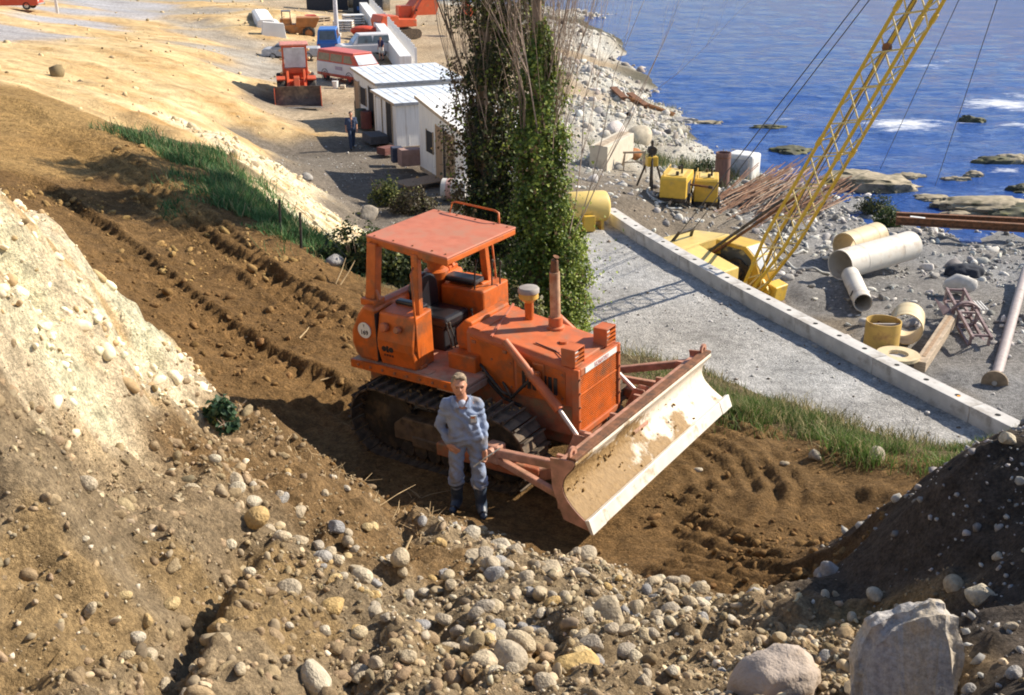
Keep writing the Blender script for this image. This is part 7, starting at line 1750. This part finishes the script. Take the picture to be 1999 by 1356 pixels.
P = samples(42000, -5, 3.4, 4.0, 11.5, 'GE', rs, lambda x, y: np.clip(.4 + 1.2 * fbm(x * 1.2 + 3, y * 1.2, 3), .03, 1)); s = np.clip(rs.lognormal(math.log(.014), .5, len(P)), .006, .05)
scatter('earth_crumbs', P, s, tints(len(P), (.36, .27, .165), .2, rs), small, rs, vcol_mat('clod_soil'), label='crumbly earth on the gravel bank', cat='soil')
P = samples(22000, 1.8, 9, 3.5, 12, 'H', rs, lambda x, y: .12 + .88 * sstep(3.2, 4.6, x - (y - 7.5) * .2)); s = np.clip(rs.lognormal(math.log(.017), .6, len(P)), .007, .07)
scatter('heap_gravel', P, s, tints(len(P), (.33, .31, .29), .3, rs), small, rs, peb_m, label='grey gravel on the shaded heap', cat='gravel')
P = samples(60000, -9, 6.5, 8, 28, 'BEQ', rs, lambda x, y: np.clip(.25 + 1.5 * fbm(x * .7, y * .7, 3), 0.02, 1) * np.where(x < -2.2, .35, 1.0) * (~((np.abs((x - DZ[0]) * _c + (y - DZ[1]) * _s + 2.3) < 2.4) & (np.abs(-(x - DZ[0]) * _s + (y - DZ[1]) * _c) < 1.6))))
s = np.clip(rs.lognormal(math.log(.024), .6, len(P)), .01, .10)
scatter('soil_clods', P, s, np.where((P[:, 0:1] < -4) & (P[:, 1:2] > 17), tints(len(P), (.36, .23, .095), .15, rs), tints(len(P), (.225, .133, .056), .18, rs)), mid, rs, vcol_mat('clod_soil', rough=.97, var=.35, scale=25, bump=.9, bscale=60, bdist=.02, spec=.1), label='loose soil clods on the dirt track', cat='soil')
P = samples(26000, -9, -1, 5, 14, 'C', rs, lambda x, y: np.clip(.35 + 1.5 * fbm(x * 1.3, y * 1.3, 3), .02, 1)); s = np.clip(rs.lognormal(math.log(.02), .65, len(P)), .008, .11)
scatter('cut_bank_rubble', P, s, np.where(rs.random((len(P), 1)) < .25, tints(len(P), (.52, .37, .2), .2, rs), tints(len(P), (.84, .71, .50), .12, rs)), mid, rs, peb_m, label='crumbly pale rubble on the cut bank', cat='rubble')
P = samples(3500, -13, 0, 22, 46, 'P', rs); s = np.clip(rs.lognormal(math.log(.05), .5, len(P)), .02, .25)
scatter('slope_rubble', P, s, tints(len(P), (.66, .54, .36), .15, rs), mid, rs, peb_m, label='pale rubble on the slope above the yard', cat='rubble')
P = samples(40000, -4, 30, 20, 95, 'KDM', rs, lambda x, y: np.clip(.4 + 1.4 * fbm(x * .3, y * .3, 3), .03, 1)); P = P[P[:, 2] > WATER - .05]
s = np.clip(rs.lognormal(math.log(.07), .6, len(P)), .03, .4)
scatter('river_stones', P, s, np.where(rs.random((len(P), 1)) < .5, tints(len(P), (.56, .54, .50), .2, rs), tints(len(P), (.33, .315, .30), .3, rs)), mid, rs, vcol_mat('river_stone', rough=.85, var=.2, scale=8, bump=.3, bscale=20), label='grey and white river stones along the bank', cat='stones')
P = samples(20000, -8, 30, 60, 165, 'KM', rs, lambda x, y: np.clip(.35 + 1.4 * fbm(x * .2, y * .2, 3), .03, 1)); P = P[P[:, 2] > WATER - .2]; s = np.clip(rs.lognormal(math.log(.12), .6, len(P)), .05, .55)
scatter('bank_boulders', P, s, np.where(rs.random((len(P), 1)) < .6, tints(len(P), (.60, .55, .48), .15, rs), tints(len(P), (.38, .33, .28), .3, rs)), mid, rs, MATS['river_stone'], label='pale boulders and broken rock along the far river bank', cat='rock')
P = samples(5000, -60, -8, 26, 130, 'OSN', rs, lambda x, y: .25 + 0 * x); s = np.clip(rs.lognormal(math.log(.09), .5, len(P)), .04, .4)
scatter('hillside_stones', P, s, tints(len(P), (.52, .39, .22), .25, rs), small, rs, peb_m, label='scattered stones on the ochre hillside', cat='stones')
P = samples(16000, -10, 10, 14, 60, 'RY', rs, lambda x, y: .4 + .8 * fbm(x * .5, y * .5, 3)); s = np.clip(rs.lognormal(math.log(.026), .55, len(P)), .012, .11)
scatter('road_gravel', P, s, np.where(rs.random((len(P), 1)) < .3, tints(len(P), (.24, .20, .16), .3, rs), tints(len(P), (.48, .46, .44), .2, rs)), small, rs, peb_m, label='loose stones on the gravel road and yard', cat='gravel')
# white scraps along the kerb
# ---- rocks in the river
rock_m = mat('wet_tan_river_rock', (.36, .30, .21), rough=.85, var=.35, scale=1.3, dirt=(.11, .10, .06), dscale=1.6, damt=.6, bump=.8, bscale=6)
dark_rock = mat('mossy_dark_rock', (.075, .075, .045), rough=.8, var=.4, scale=2, dirt=(.16, .15, .05), dscale=2, damt=.4, bump=.8, bscale=6)
def river_rock(px, py, w, hgt_px, seed, m, label, flat=1.0):
    p = at(px, py + hgt_px * .35, WATER); dep = p[1] * _cp + (CAM_Z - p[2]) * _sp
    rx = w / 2 * dep / FOC; rz = hgt_px * dep / FOC * .62; ry = max(rx * .6, rz)
    v, f = lump(4, seed, .5, 1.0, .3); r = np.linalg.norm(v, axis=1)[:, None]; n = v / r
    v = v + n * (.55 * fbm(v[:, 0] * 2.2 + seed, v[:, 1] * 2.2 + v[:, 2] * 2, 2) + .35 * (.4 - np.abs(fbm(v[:, 0] * 4.5 + 2 * seed, v[:, 1] * 4.5 - v[:, 2] * 3, 3))) + .12 * fbm(v[:, 0] * 13, v[:, 1] * 13 + v[:, 2] * 9, 2))[:, None]
    v[:, 2] = np.where(v[:, 2] > .55, .55 + (v[:, 2] - .55) * .45, v[:, 2])
    o = link_mesh('river_rock', np_mesh('river_rock', v * [rx, ry, rz], f), m, None, 40); o.location = (p[0], p[1], WATER - .08); return tag(o, label, 'rock')
for k, a in enumerate(((1510, 243, 62, 16, dark_rock, 'low dark rock alone in the blue river'), (1548, 288, 72, 26, dark_rock, 'dark rock with yellow lichen behind the rod pile'), (1700, 345, 175, 52, rock_m, 'broad tan rock outcrop between the lattice boom and the water'), (1775, 338, 60, 30, rock_m, 'tan rock at the river end of the broad outcrop'), (1897, 228, 38, 30, dark_rock, 'dark rock standing in the rapids'), (1925, 306, 66, 34, dark_rock, 'dark rounded rock in the stiller water below the rapids'), (1972, 300, 80, 46, rock_m, 'big tan rock behind the dark rounded rock in the river'), (1862, 344, 52, 24, rock_m, 'small tan rock in the channel'), (1902, 338, 34, 20, rock_m, 'smallest tan rock in the channel'), (1830, 382, 90, 24, rock_m, 'long low tan rock along the channel'), (1920, 392, 150, 44, rock_m, 'wide tan rock shelf at the water edge'), (1975, 405, 110, 48, dark_rock, 'dark brown rock at the end of the tan shelf'), (1880, 412, 90, 26, rock_m, 'low tan rock before the shelf'), (1985, 362, 60, 34, dark_rock, 'dark rock behind the tan shelf'), (1372, 234, 62, 14, rock_m, 'tan rock spit pointing into the river'), (1325, 230, 60, 22, grey_m, 'grey boulder at the start of the rock spit'), (1335, 268, 50, 18, rock_m, 'mossy tan rock at the shore below the spit'))):
    river_rock(*a[:4], 500 + k, a[4], a[5])
# ================================================================== PLANTS
rg = np.random.default_rng(5)
def leaf_material(name, rough=.5, trans=.25):
    m, nt, bs = nodes_of(name); N, L = nt.nodes, nt.links
    a = N.new('ShaderNodeAttribute'); a.attribute_name = 'tint'; L.new(a.outputs['Color'], bs.inputs['Base Color']); bs.inputs['Roughness'].default_value = rough; bs.inputs['Specular IOR Level'].default_value = .3
    tr = N.new('ShaderNodeBsdfTranslucent'); L.new(a.outputs['Color'], tr.inputs['Color']); mx = N.new('ShaderNodeMixShader'); mx.inputs[0].default_value = trans
    L.new(bs.outputs[0], mx.inputs[1]); L.new(tr.outputs[0], mx.inputs[2]); L.new(mx.outputs[0], nt.nodes['Material Output'].inputs['Surface'])
    return m
leaf_m = leaf_material('ivy_leaf', .45, .4); grass_m = leaf_material('grass_blade', .6, .3)
def leaves(P, Nrm, size, cols, rg):
    """folded leaf (two triangles sharing a midrib) at each place"""
    n = len(P); d = rg.normal(size=(n, 3)); d -= (d * Nrm).sum(1)[:, None] * Nrm * .8; d /= np.linalg.norm(d, axis=1)[:, None]
    w = np.cross(Nrm, d); w /= np.maximum(np.linalg.norm(w, axis=1), 1e-6)[:, None]
    s = size[:, None]; up = Nrm * s * .25
    a = P - d * s * .1; tip = P + d * s - up * .4; l = P + d * s * .4 + w * s * .5 + up; r = P + d * s * .4 - w * s * .5 + up
    V = np.stack([a, l, tip, r], 1).reshape(-1, 3); i = np.arange(n)[:, None] * 4
    F = np.concatenate([i + [0, 1, 2], i + [0, 2, 3]], 1).reshape(-1, 3)
    return V, F, np.repeat(cols, 4, 0)
def leaf_mesh(name, P, Nrm, size, cols, rg, material, parent=None):
    V, F, Cc = leaves(P, Nrm, size, cols, rg)
    return link_mesh(name, np_mesh(name, V, F, Cc), material, parent)
bark = mat('grey_brown_bark', (.26, .19, .14), rough=.9, var=.3, scale=6, stretch=(3, 3, .5), bump=.4)
twig_m = mat('grey_brown_twig', (.30, .215, .165), rough=.9, var=.25)
pale_bark = mat('pale_pink_bark', (.46, .35, .28), rough=.85, var=.25, scale=6, stretch=(3, 3, .5))
def grow(mb, p, d, L, r, depth, rg, up=.25, spread=.35, twigs=None):
    """a limb that wanders and forks"""
    pts = [np.array(p)]; dd = np.array(d, float); n = 6
    L = float(L)
    for k in range(n):
        dd = dd + rg.normal(0, .10, 3) + [0, 0, up * .16]; dd /= np.linalg.norm(dd); pts.append(pts[-1] + dd * L / n)
    rr = [r * (1 - .75 * k / n) for k in range(n + 1)]
    mb.tube([tuple(q) for q in pts], rr, 6 if r > .02 else 4, cap=False)
    if twigs is not None: twigs.append((np.array(pts), r))
    if depth > 0:
        for k in range(2 + int(rg.integers(0, 3))):
            j = int(rg.integers(2, n)); nd = dd + rg.normal(0, spread, 3) + [0, 0, up]; nd /= np.linalg.norm(nd)
            grow(mb, pts[j], nd, L * rg.uniform(.45, .75), rr[j] * .6, depth - 1, rg, up, spread, twigs)
# ---- the ivy covered trees
def ivy_column(pts, radii, n, rg, dens_noise=2.2, base=(.12, .18, .04), yel_=.40, gap=.0):
    """leaves on the lumpy outside of a column"""
    pts = np.array(pts, float); t = rg.random(n) * (len(pts) - 1); i = np.minimum(t.astype(int), len(pts) - 2); f = (t - i)[:, None]
    c = pts[i] * (1 - f) + pts[i + 1] * f; R = np.array(radii)[i] * (1 - f[:, 0]) + np.array(radii)[i + 1] * f[:, 0]
    a = rg.uniform(0, 2 * np.pi, n)
    lump_ = 1 + .95 * fbm(a * 1.6 + 7, c[:, 2] * dens_noise, 3) + .55 * fbm(a * 4, c[:, 2] * 5 + 3, 2) + .25 * np.abs(rg.normal(0, 1, n)) ** 2 * (rg.random(n) < .12)
    keep = rg.random(n) < np.clip(1.0 - gap + 1.6 * fbm(a * 1.9 + 31, c[:, 2] * 1.6 + 11, 2), .05, 1)
    q = rg.random(n) ** .35
    rr = R * lump_ * (.45 + .6 * q)
    P = c + np.stack([np.cos(a) * rr, np.sin(a) * rr, rg.normal(0, .08, n)], 1)
    Nn = np.stack([np.cos(a), np.sin(a), np.full(n, .55)], 1) + rg.normal(0, .45, (n, 3)); Nn /= np.linalg.norm(Nn, axis=1)[:, None]
    k = rg.random((n, 1)); col = np.array(base) * (1 + rg.normal(0, .25, (n, 1)))
    col = np.where(k < yel_, np.array([.30, .36, .07]) * (1 + rg.normal(0, .2, (n, 1))), col); col = np.where(k > .93, np.array([.26, .18, .09]), col)
    return P[keep], Nn[keep], np.clip(col, .01, .5)[keep]
TA = np.array([.52, 23.6]); TB = np.array([-.50, 26.2])
def stems(root, n, base, spread, L, r, m, rg, depth=2, name='limb', lean=(0, 0)):
    tw = []
    for k in range(n):
        mb = MB(); a = rg.uniform(0, 6.28); d = np.array([math.cos(a) * spread + lean[0], math.sin(a) * spread + lean[1], 1.0]) ; d /= np.linalg.norm(d)
        grow(mb, np.array(base) + [math.cos(a) * .15, math.sin(a) * .15, 0], d, L * rg.uniform(.75, 1.15), r * rg.uniform(.7, 1.2), depth, rg, .5, .17, tw)
        mb.build(name, m, root, smooth=60, fix=False)
    return tw
def tree(label, xy, cols_, limbs, name='ivy_tree'):
    z = hz(*xy) - .1
    t = thing(name, label, 'tree', (xy[0], xy[1], z)); return t, z
t, z = tree('tall bare stemmed tree with bright green ivy climbing its trunk behind the bulldozer', TA, None, None)
mb = MB().tube([(0, 0, 0), (.03, 0, 1.5), (-.05, .05, 3.5), (.0, 0, 6.0), (.0, 0, 9), (0, 0, 11.6)], [.24, .2, .16, .12, .08, .03], 10); mb.build('trunk', bark, t, smooth=60)
stems(t, 6, (.1, 0, 2.6), .04, 7.0, .022, pale_bark, rg, 3); stems(t, 6, (.45, 0, 1.4), .03, 7.5, .018, pale_bark, rg, 3, lean=(.0, 0)); stems(t, 5, (-.1, 0, 4.6), .12, 5, .03, bark, rg, 3); stems(t, 34, (.2, .2, 3.6), .08, 5.0, .012, twig_m, rg, 3)
P, Nn, col = ivy_column([(.25, -.1, -.2), (.2, -.1, 1.2), (.25, 0, 2.4), (.05, 0, 3.4), (.1, 0, 4.8), (.1, 0, 6.3), (.05, 0, 7.4)], [.85, .75, .62, .55, .48, .36, .10], 48000, rg, gap=.2)
leaf_mesh('ivy', P, Nn, rg.uniform(.04, .095, len(P)), col, rg, leaf_m, t)
P, Nn, col = ivy_column([(.65, .1, -.2), (.72, .1, 1.3), (.66, .1, 2.6), (.55, .1, 3.6)], [.55, .48, .36, .12], 20000, rg, base=(.19, .26, .045), yel_=.6)  # sunlit side: its light put into brighter, yellower leaf colours
leaf_mesh('ivy', P, Nn, rg.uniform(.04, .095, len(P)), col, rg, leaf_m, t)
P, Nn, col = ivy_column([(.0, 0, 8.3), (-.1, 0, 9.4), (.1, 0, 10.8), (0, 0, 11.8)], [.5, .95, .85, .2], 20000, rg, gap=.2)  # unseen crown above the view, added for its shadow on the track
leaf_mesh('ivy', P, Nn, rg.uniform(.05, .11, len(P)), col, rg, leaf_m, t)
t, z = tree('dark ragged tree with dull ivy and brown dead leaves beside the white shed', TB, None, None)
MB().tube([(0, 0, 0), (-.1, 0, 2.5), (-.3, 0, 5.0), (-.1, 0, 8), (0, 0, 11)], [.26, .22, .17, .12, .05], 10).build('trunk', bark, t, smooth=60)
stems(t, 3, (-.1, 0, 5.0), .16, 5.0, .04, bark, rg, 3); stems(t, 8, (0, 0, 3.0), .10, 6.5, .022, pale_bark, rg, 3); stems(t, 30, (-.1, 0, 3.4), .08, 5.0, .012, twig_m, rg, 3)
for pl_, rr_, n_, b_, g_ in (([(.1, 0, -.2), (.0, 0, 1.5), (-.05, 0, 3.2), (.0, 0, 4.6), (.1, 0, 6.2), (.25, 0, 8), (.2, 0, 10.5), (.2, 0, 12.5)], [.45, .55, .62, .56, .55, .80, 1.25, .5], 64000, (.06, .07, .03), .28), ([(-.5, 0, 2.6), (-.65, 0, 3.8), (-.7, .1, 5.2), (-.6, .1, 7)], [.3, .4, .45, .4], 6000, (.15, .105, .055), .6), ([(.9, -.3, -.2), (.85, -.3, 1.5), (.7, -.2, 3.5), (.6, -.2, 6.0)], [.45, .5, .5, .35], 9000, (.06, .075, .03), .45)):  # first column's unseen top is widened to cast a broader shadow
    P, Nn, col = ivy_column(pl_, rr_, n_, rg, base=b_, yel_=.14, gap=g_)
    leaf_mesh('ivy', P, Nn, rg.uniform(.04, .10, len(P)), col, rg, leaf_m, t)
# ---- bushes
def bush(label, px, py, z, w, h, n, base, yel_, seed, stems_n=6, name='bush', zfix=None):
    r = np.random.default_rng(seed); p = at(px, py, z); g = hz(p[0], p[1]); t = thing(name, label, 'bush', (p[0], p[1], g))
    mb = MB()
    for k in range(stems_n):
        a = r.uniform(0, 6.28); grow(mb, (.05 * math.cos(a), .05 * math.sin(a), -.05), (math.cos(a) * .6, math.sin(a) * .6, 1), h * .9, .02, 1, r)
    mb.build('stems', bark, t, smooth=60, fix=False)
    d = r.normal(size=(n, 3)); d[:, 2] = np.abs(d[:, 2]) * .9; d /= np.linalg.norm(d, axis=1)[:, None]
    lum = 1 + .7 * fbm(np.arctan2(d[:, 1], d[:, 0]) * 1.5 + seed, d[:, 2] * 3, 3)
    q = r.random(n) ** .4; P = d * np.array([w / 2, w / 2 * .8, h]) * (lum * (.35 + .7 * q))[:, None]
    keep = r.random(n) < np.clip(.85 + 1.4 * fbm(P[:, 0] * 4 / w + seed, P[:, 2] * 4 / h, 2), .1, 1)
    Nn = d + r.normal(0, .5, (n, 3)) + [0, 0, .3]; Nn /= np.linalg.norm(Nn, axis=1)[:, None]
    k = r.random((n, 1)); col = np.array(base) * (1 + r.normal(0, .3, (n, 1))); col = np.where(k < yel_, np.array([.20, .21, .06]) * (1 + r.normal(0, .2, (n, 1))), col)
    leaf_mesh('foliage', P[keep], Nn[keep], r.uniform(.04, .09, keep.sum()) * (1 + w * .1), np.clip(col, .01, .5)[keep], r, leaf_m, t); return t
bush('dark green bush growing at the grey boulder beside the dirt track', 715, 560, -.5, 1.5, 1.0, 6000, (.05, .075, .03), .2, 41)
bush('olive bush growing behind the canopy of the bulldozer', 790, 580, -.8, 1.9, 1.15, 7000, (.06, .08, .03), .25, 42)
bush('straggly olive bush between the bulldozer and the ivy tree', 890, 590, -1.1, 1.9, 1.0, 6000, (.10, .105, .05), .35, 43)
bush('dry yellowish bush at the foot of the ivy tree', 985, 600, -1.6, 1.8, 1.0, 5000, (.16, .14, .08), .3, 44)
bush('small bright bush standing alone in the yard below the sheds', 757, 392, YARD, 1.3, 1.0, 2500, (.05, .075, .02), .45, 45)
bush('brown shrub beside the concrete pipe in the yard', 806, 408, YARD, 1.8, .9, 2600, (.075, .06, .035), .1, 46)
bush('round green grass tussock on the river gravel by the casings', 1735, 432, -6.9, 1.3, 1.0, 3000, (.06, .10, .03), .2, 47, 3)
bush('dull green bush on the stones behind the casings', 1708, 405, -6.9, 1.6, .9, 2600, (.06, .075, .04), .15, 48, 3)
bush('dark round bush beside the upright rusty pipe', 1378, 345, -6.4, 1.2, .9, 2500, (.04, .07, .03), .1, 49, 3)
bush('small weed clump in the cut bank above the spoil', 436, 832, 1.75, .28, .30, 500, (.05, .10, .05), .1, 50, 2)
bush('pale twiggy scrub at the shore behind the concrete block', 1440, 300, -6.9, 2.6, .8, 900, (.30, .25, .2), .2, 51, 14)
# ---- grass: one mass each
def grass(name, label, zones, box, n, h, base, dry, seed, dens=None, mask=None):
    r = np.random.default_rng(seed); x = r.uniform(box[0], box[1], n); y = r.uniform(box[2], box[3], n)
    ok = np.ones(n, bool)
    if zones:
        w = _zone_w(x, y); ok &= r.random(n) < sum(w[:, ZI[k]] for k in zones)
    ok &= r.random(n) < np.clip(.6 + 2.0 * fbm(x * 1.4 + seed, y * 1.4, 3), .01, 1)
    if mask is not None: ok &= mask(x, y)
    x, y = x[ok], y[ok]; m = len(x); P = np.stack([x, y, hgt(x, y) - .02], 1)
    a = r.uniform(0, 6.28, m); L = h * r.uniform(.5, 1.3, m) * (1 + 1.3 * fbm(x * 1.2, y * 1.2 + seed, 3)); wd = np.stack([np.cos(a), np.sin(a), 0 * a], 1) * (.005 + .004 * (y > 20))[:, None] * (1 + h)
    ln = np.stack([r.normal(-.15, .35, m), r.normal(-.1, .35, m), np.ones(m)], 1); ln /= np.linalg.norm(ln, axis=1)[:, None]
    mid_ = P + ln * (L * .55)[:, None]; bend = ln + np.stack([r.normal(0, .5, m), r.normal(0, .5, m), -.25 * np.ones(m)], 1); tip = mid_ + bend / np.linalg.norm(bend, axis=1)[:, None] * (L * .5)[:, None]
    V = np.stack([P - wd, P + wd, mid_ + wd * .7, mid_ - wd * .7, tip], 1).reshape(-1, 3); i = np.arange(m)[:, None] * 5
    F = np.concatenate([i + [0, 1, 2], i + [0, 2, 3], i + [3, 2, 4]], 1).reshape(-1, 3)
    k = r.random((m, 1)) < dry; col = np.where(k, np.array([.40, .34, .18]) * (1 + r.normal(0, .2, (m, 1))), np.array(base) * (1 + r.normal(0, .3, (m, 1))) * (1 + .5 * fbm(x * .6, y * .6, 2))[:, None])
    o = link_mesh(name, np_mesh(name, V, F, np.repeat(np.clip(col, .01, .6), 5, 0)), grass_m); return tag(o, label, 'grass', None, 'stuff')
def near_poly(P, wdt): 
    P = np.array(P); return lambda x, y: poly_dist(x, y, P)[0] < wdt * (1 + 1.2 * fbm(x * .9, y * .9, 3)) * (.5 + 1.0 * np.random.default_rng(1).random(len(x)) ** 2)
gl = [at(a, b, z)[:2] for a, b, z in ((362, 300, .75), (410, 318, .58), (455, 350, .5), (520, 420, .35), (595, 480, .08))]
grass('track_side_grass', 'green grass strip on the shoulder above the pale slope', None, (-13, -2.5, 19, 36), 330000, .28, (.10, .20, .075), .10, 61, mask=near_poly(gl, 1.15))
gr = [at(a, b, z)[:2] for a, b, z in ((1385, 765, -.25), (1450, 790, -.25), (1560, 835, -.2), (1700, 872, -.15), (1840, 895, -.1), (1900, 890, -.2))]
grass('road_side_grass', 'green and straw grass between the dirt track and the gravel road', None, (1.5, 8.5, 10.5, 19), 250000, .16, (.125, .205, .05), .26, 62, mask=near_poly(gr, .85))
grass('verge_grass', 'thin dry grass on the bank behind the bulldozer', 'V', (-4, 9, 13, 26), 50000, .22, (.12, .13, .05), .5, 63)
gk = [at(a, b, -6.3)[:2] for a, b in ((1265, 325), (1310, 330), (1370, 340))]
grass('river_side_grass', 'green grass patch on the river bank behind the compressors', None, (4, 14, 44, 62), 40000, .55, (.085, .12, .05), .25, 64, mask=near_poly(gk, 2.2))
grass('bank_grass', 'tufts of dry grass along the water edge', 'K', (4, 16, 44, 90), 14000, .3, (.14, .15, .06), .6, 65, mask=lambda x, y: fbm(x * .25 + 9, y * .25, 2) > .12)
# ---- roots and straw in the spoil bank
rt = np.random.default_rng(9)
straw = mat('dry_root', (.42, .30, .16), rough=.9, var=.3)
mb = MB()
for px, py in [(812, 975), (780, 985), (700, 945), (650, 930), (760, 1010), (600, 900), (850, 1030), (820, 1040), (560, 870), (740, 985)]:
    h = ground_hit([(px, py)])[0]
    for k in range(5):
        d = np.array([rt.normal(0, .6), rt.normal(0, .6), rt.uniform(.1, 1.0)]); L = rt.uniform(.08, .28); p = h + rt.normal(0, .05, 3) * [1, 1, 0]
        mb.tube([tuple(p), tuple(p + d * L * .5 + rt.normal(0, .02, 3)), tuple(p + d * L + rt.normal(0, .05, 3) - [0, 0, .03])], [.005, .004, .002], 4, cap=False)
tag(mb.build('root_tangle', straw, None, fix=False), 'tangle of dry roots sticking from the spoil bank', 'roots', None, 'stuff')
h = ground_hit([(800, 1050)])[0]; h2 = ground_hit([(775, 1082)])[0]
tag(MB().tube([tuple(h + [.02, 0, .10]), tuple((h + h2) / 2 + [-.01, -.03, .06]), tuple(h2 + [0, 0, .03])], [.012, .014, .008], 6).build('broken_root', straw, None, smooth=60), 'single thick root hanging from the spoil bank', 'root')
# dead sticks on the track and posts by the boulder
for k, (a, b, z_, L, ang, up_, lab) in enumerate(((655, 552, -.05, .55, 1.2, .9, 'pale stick standing by the grey boulder'), (664, 556, -.05, .55, 1.0, .8, 'bent pale stick beside the standing one at the grey boulder'), (450, 655, .45, .5, .6, .05, 'pale stick lying in the tread marks'), (610, 735, .2, .5, .5, .08, 'splintered pale stick at the edge of the bulldozer shadow'), (585, 665, .3, .5, 1.4, .05, 'thin stick lying on the soil beside the track marks'))):
    p = ground_hit([(a, b)])[0]; d = np.array([math.cos(ang), math.sin(ang), up_]); d /= np.linalg.norm(d)
    tag(MB().tube([tuple(p), tuple(p + d * L * .5 + [.02, 0, .01]), tuple(p + d * L)], [.014, .011, .007], 6).build('dead_stick', straw, None, smooth=60), lab, 'stick')
for k, (a, b, lab) in enumerate(((588, 488, 'dark fence post at the end of the grass strip'), (548, 462, 'dark fence post within the grass strip'), (1018, 560, 'old post among the dry bushes'))):
    p = ground_hit([(a, b)])[0]; t = thing('fence_post', lab, 'post', p, .2 * k)
    MB().tube([(0, 0, -.1), (.03, 0, .7)], [.028, .024], 8).build('post', dark_m, t, smooth=40); MB().tube([(.04, 0, .8), (.5, -.4, .5), (1.0, -.9, .1)], .005, 4).build('wire', rope_m, t)
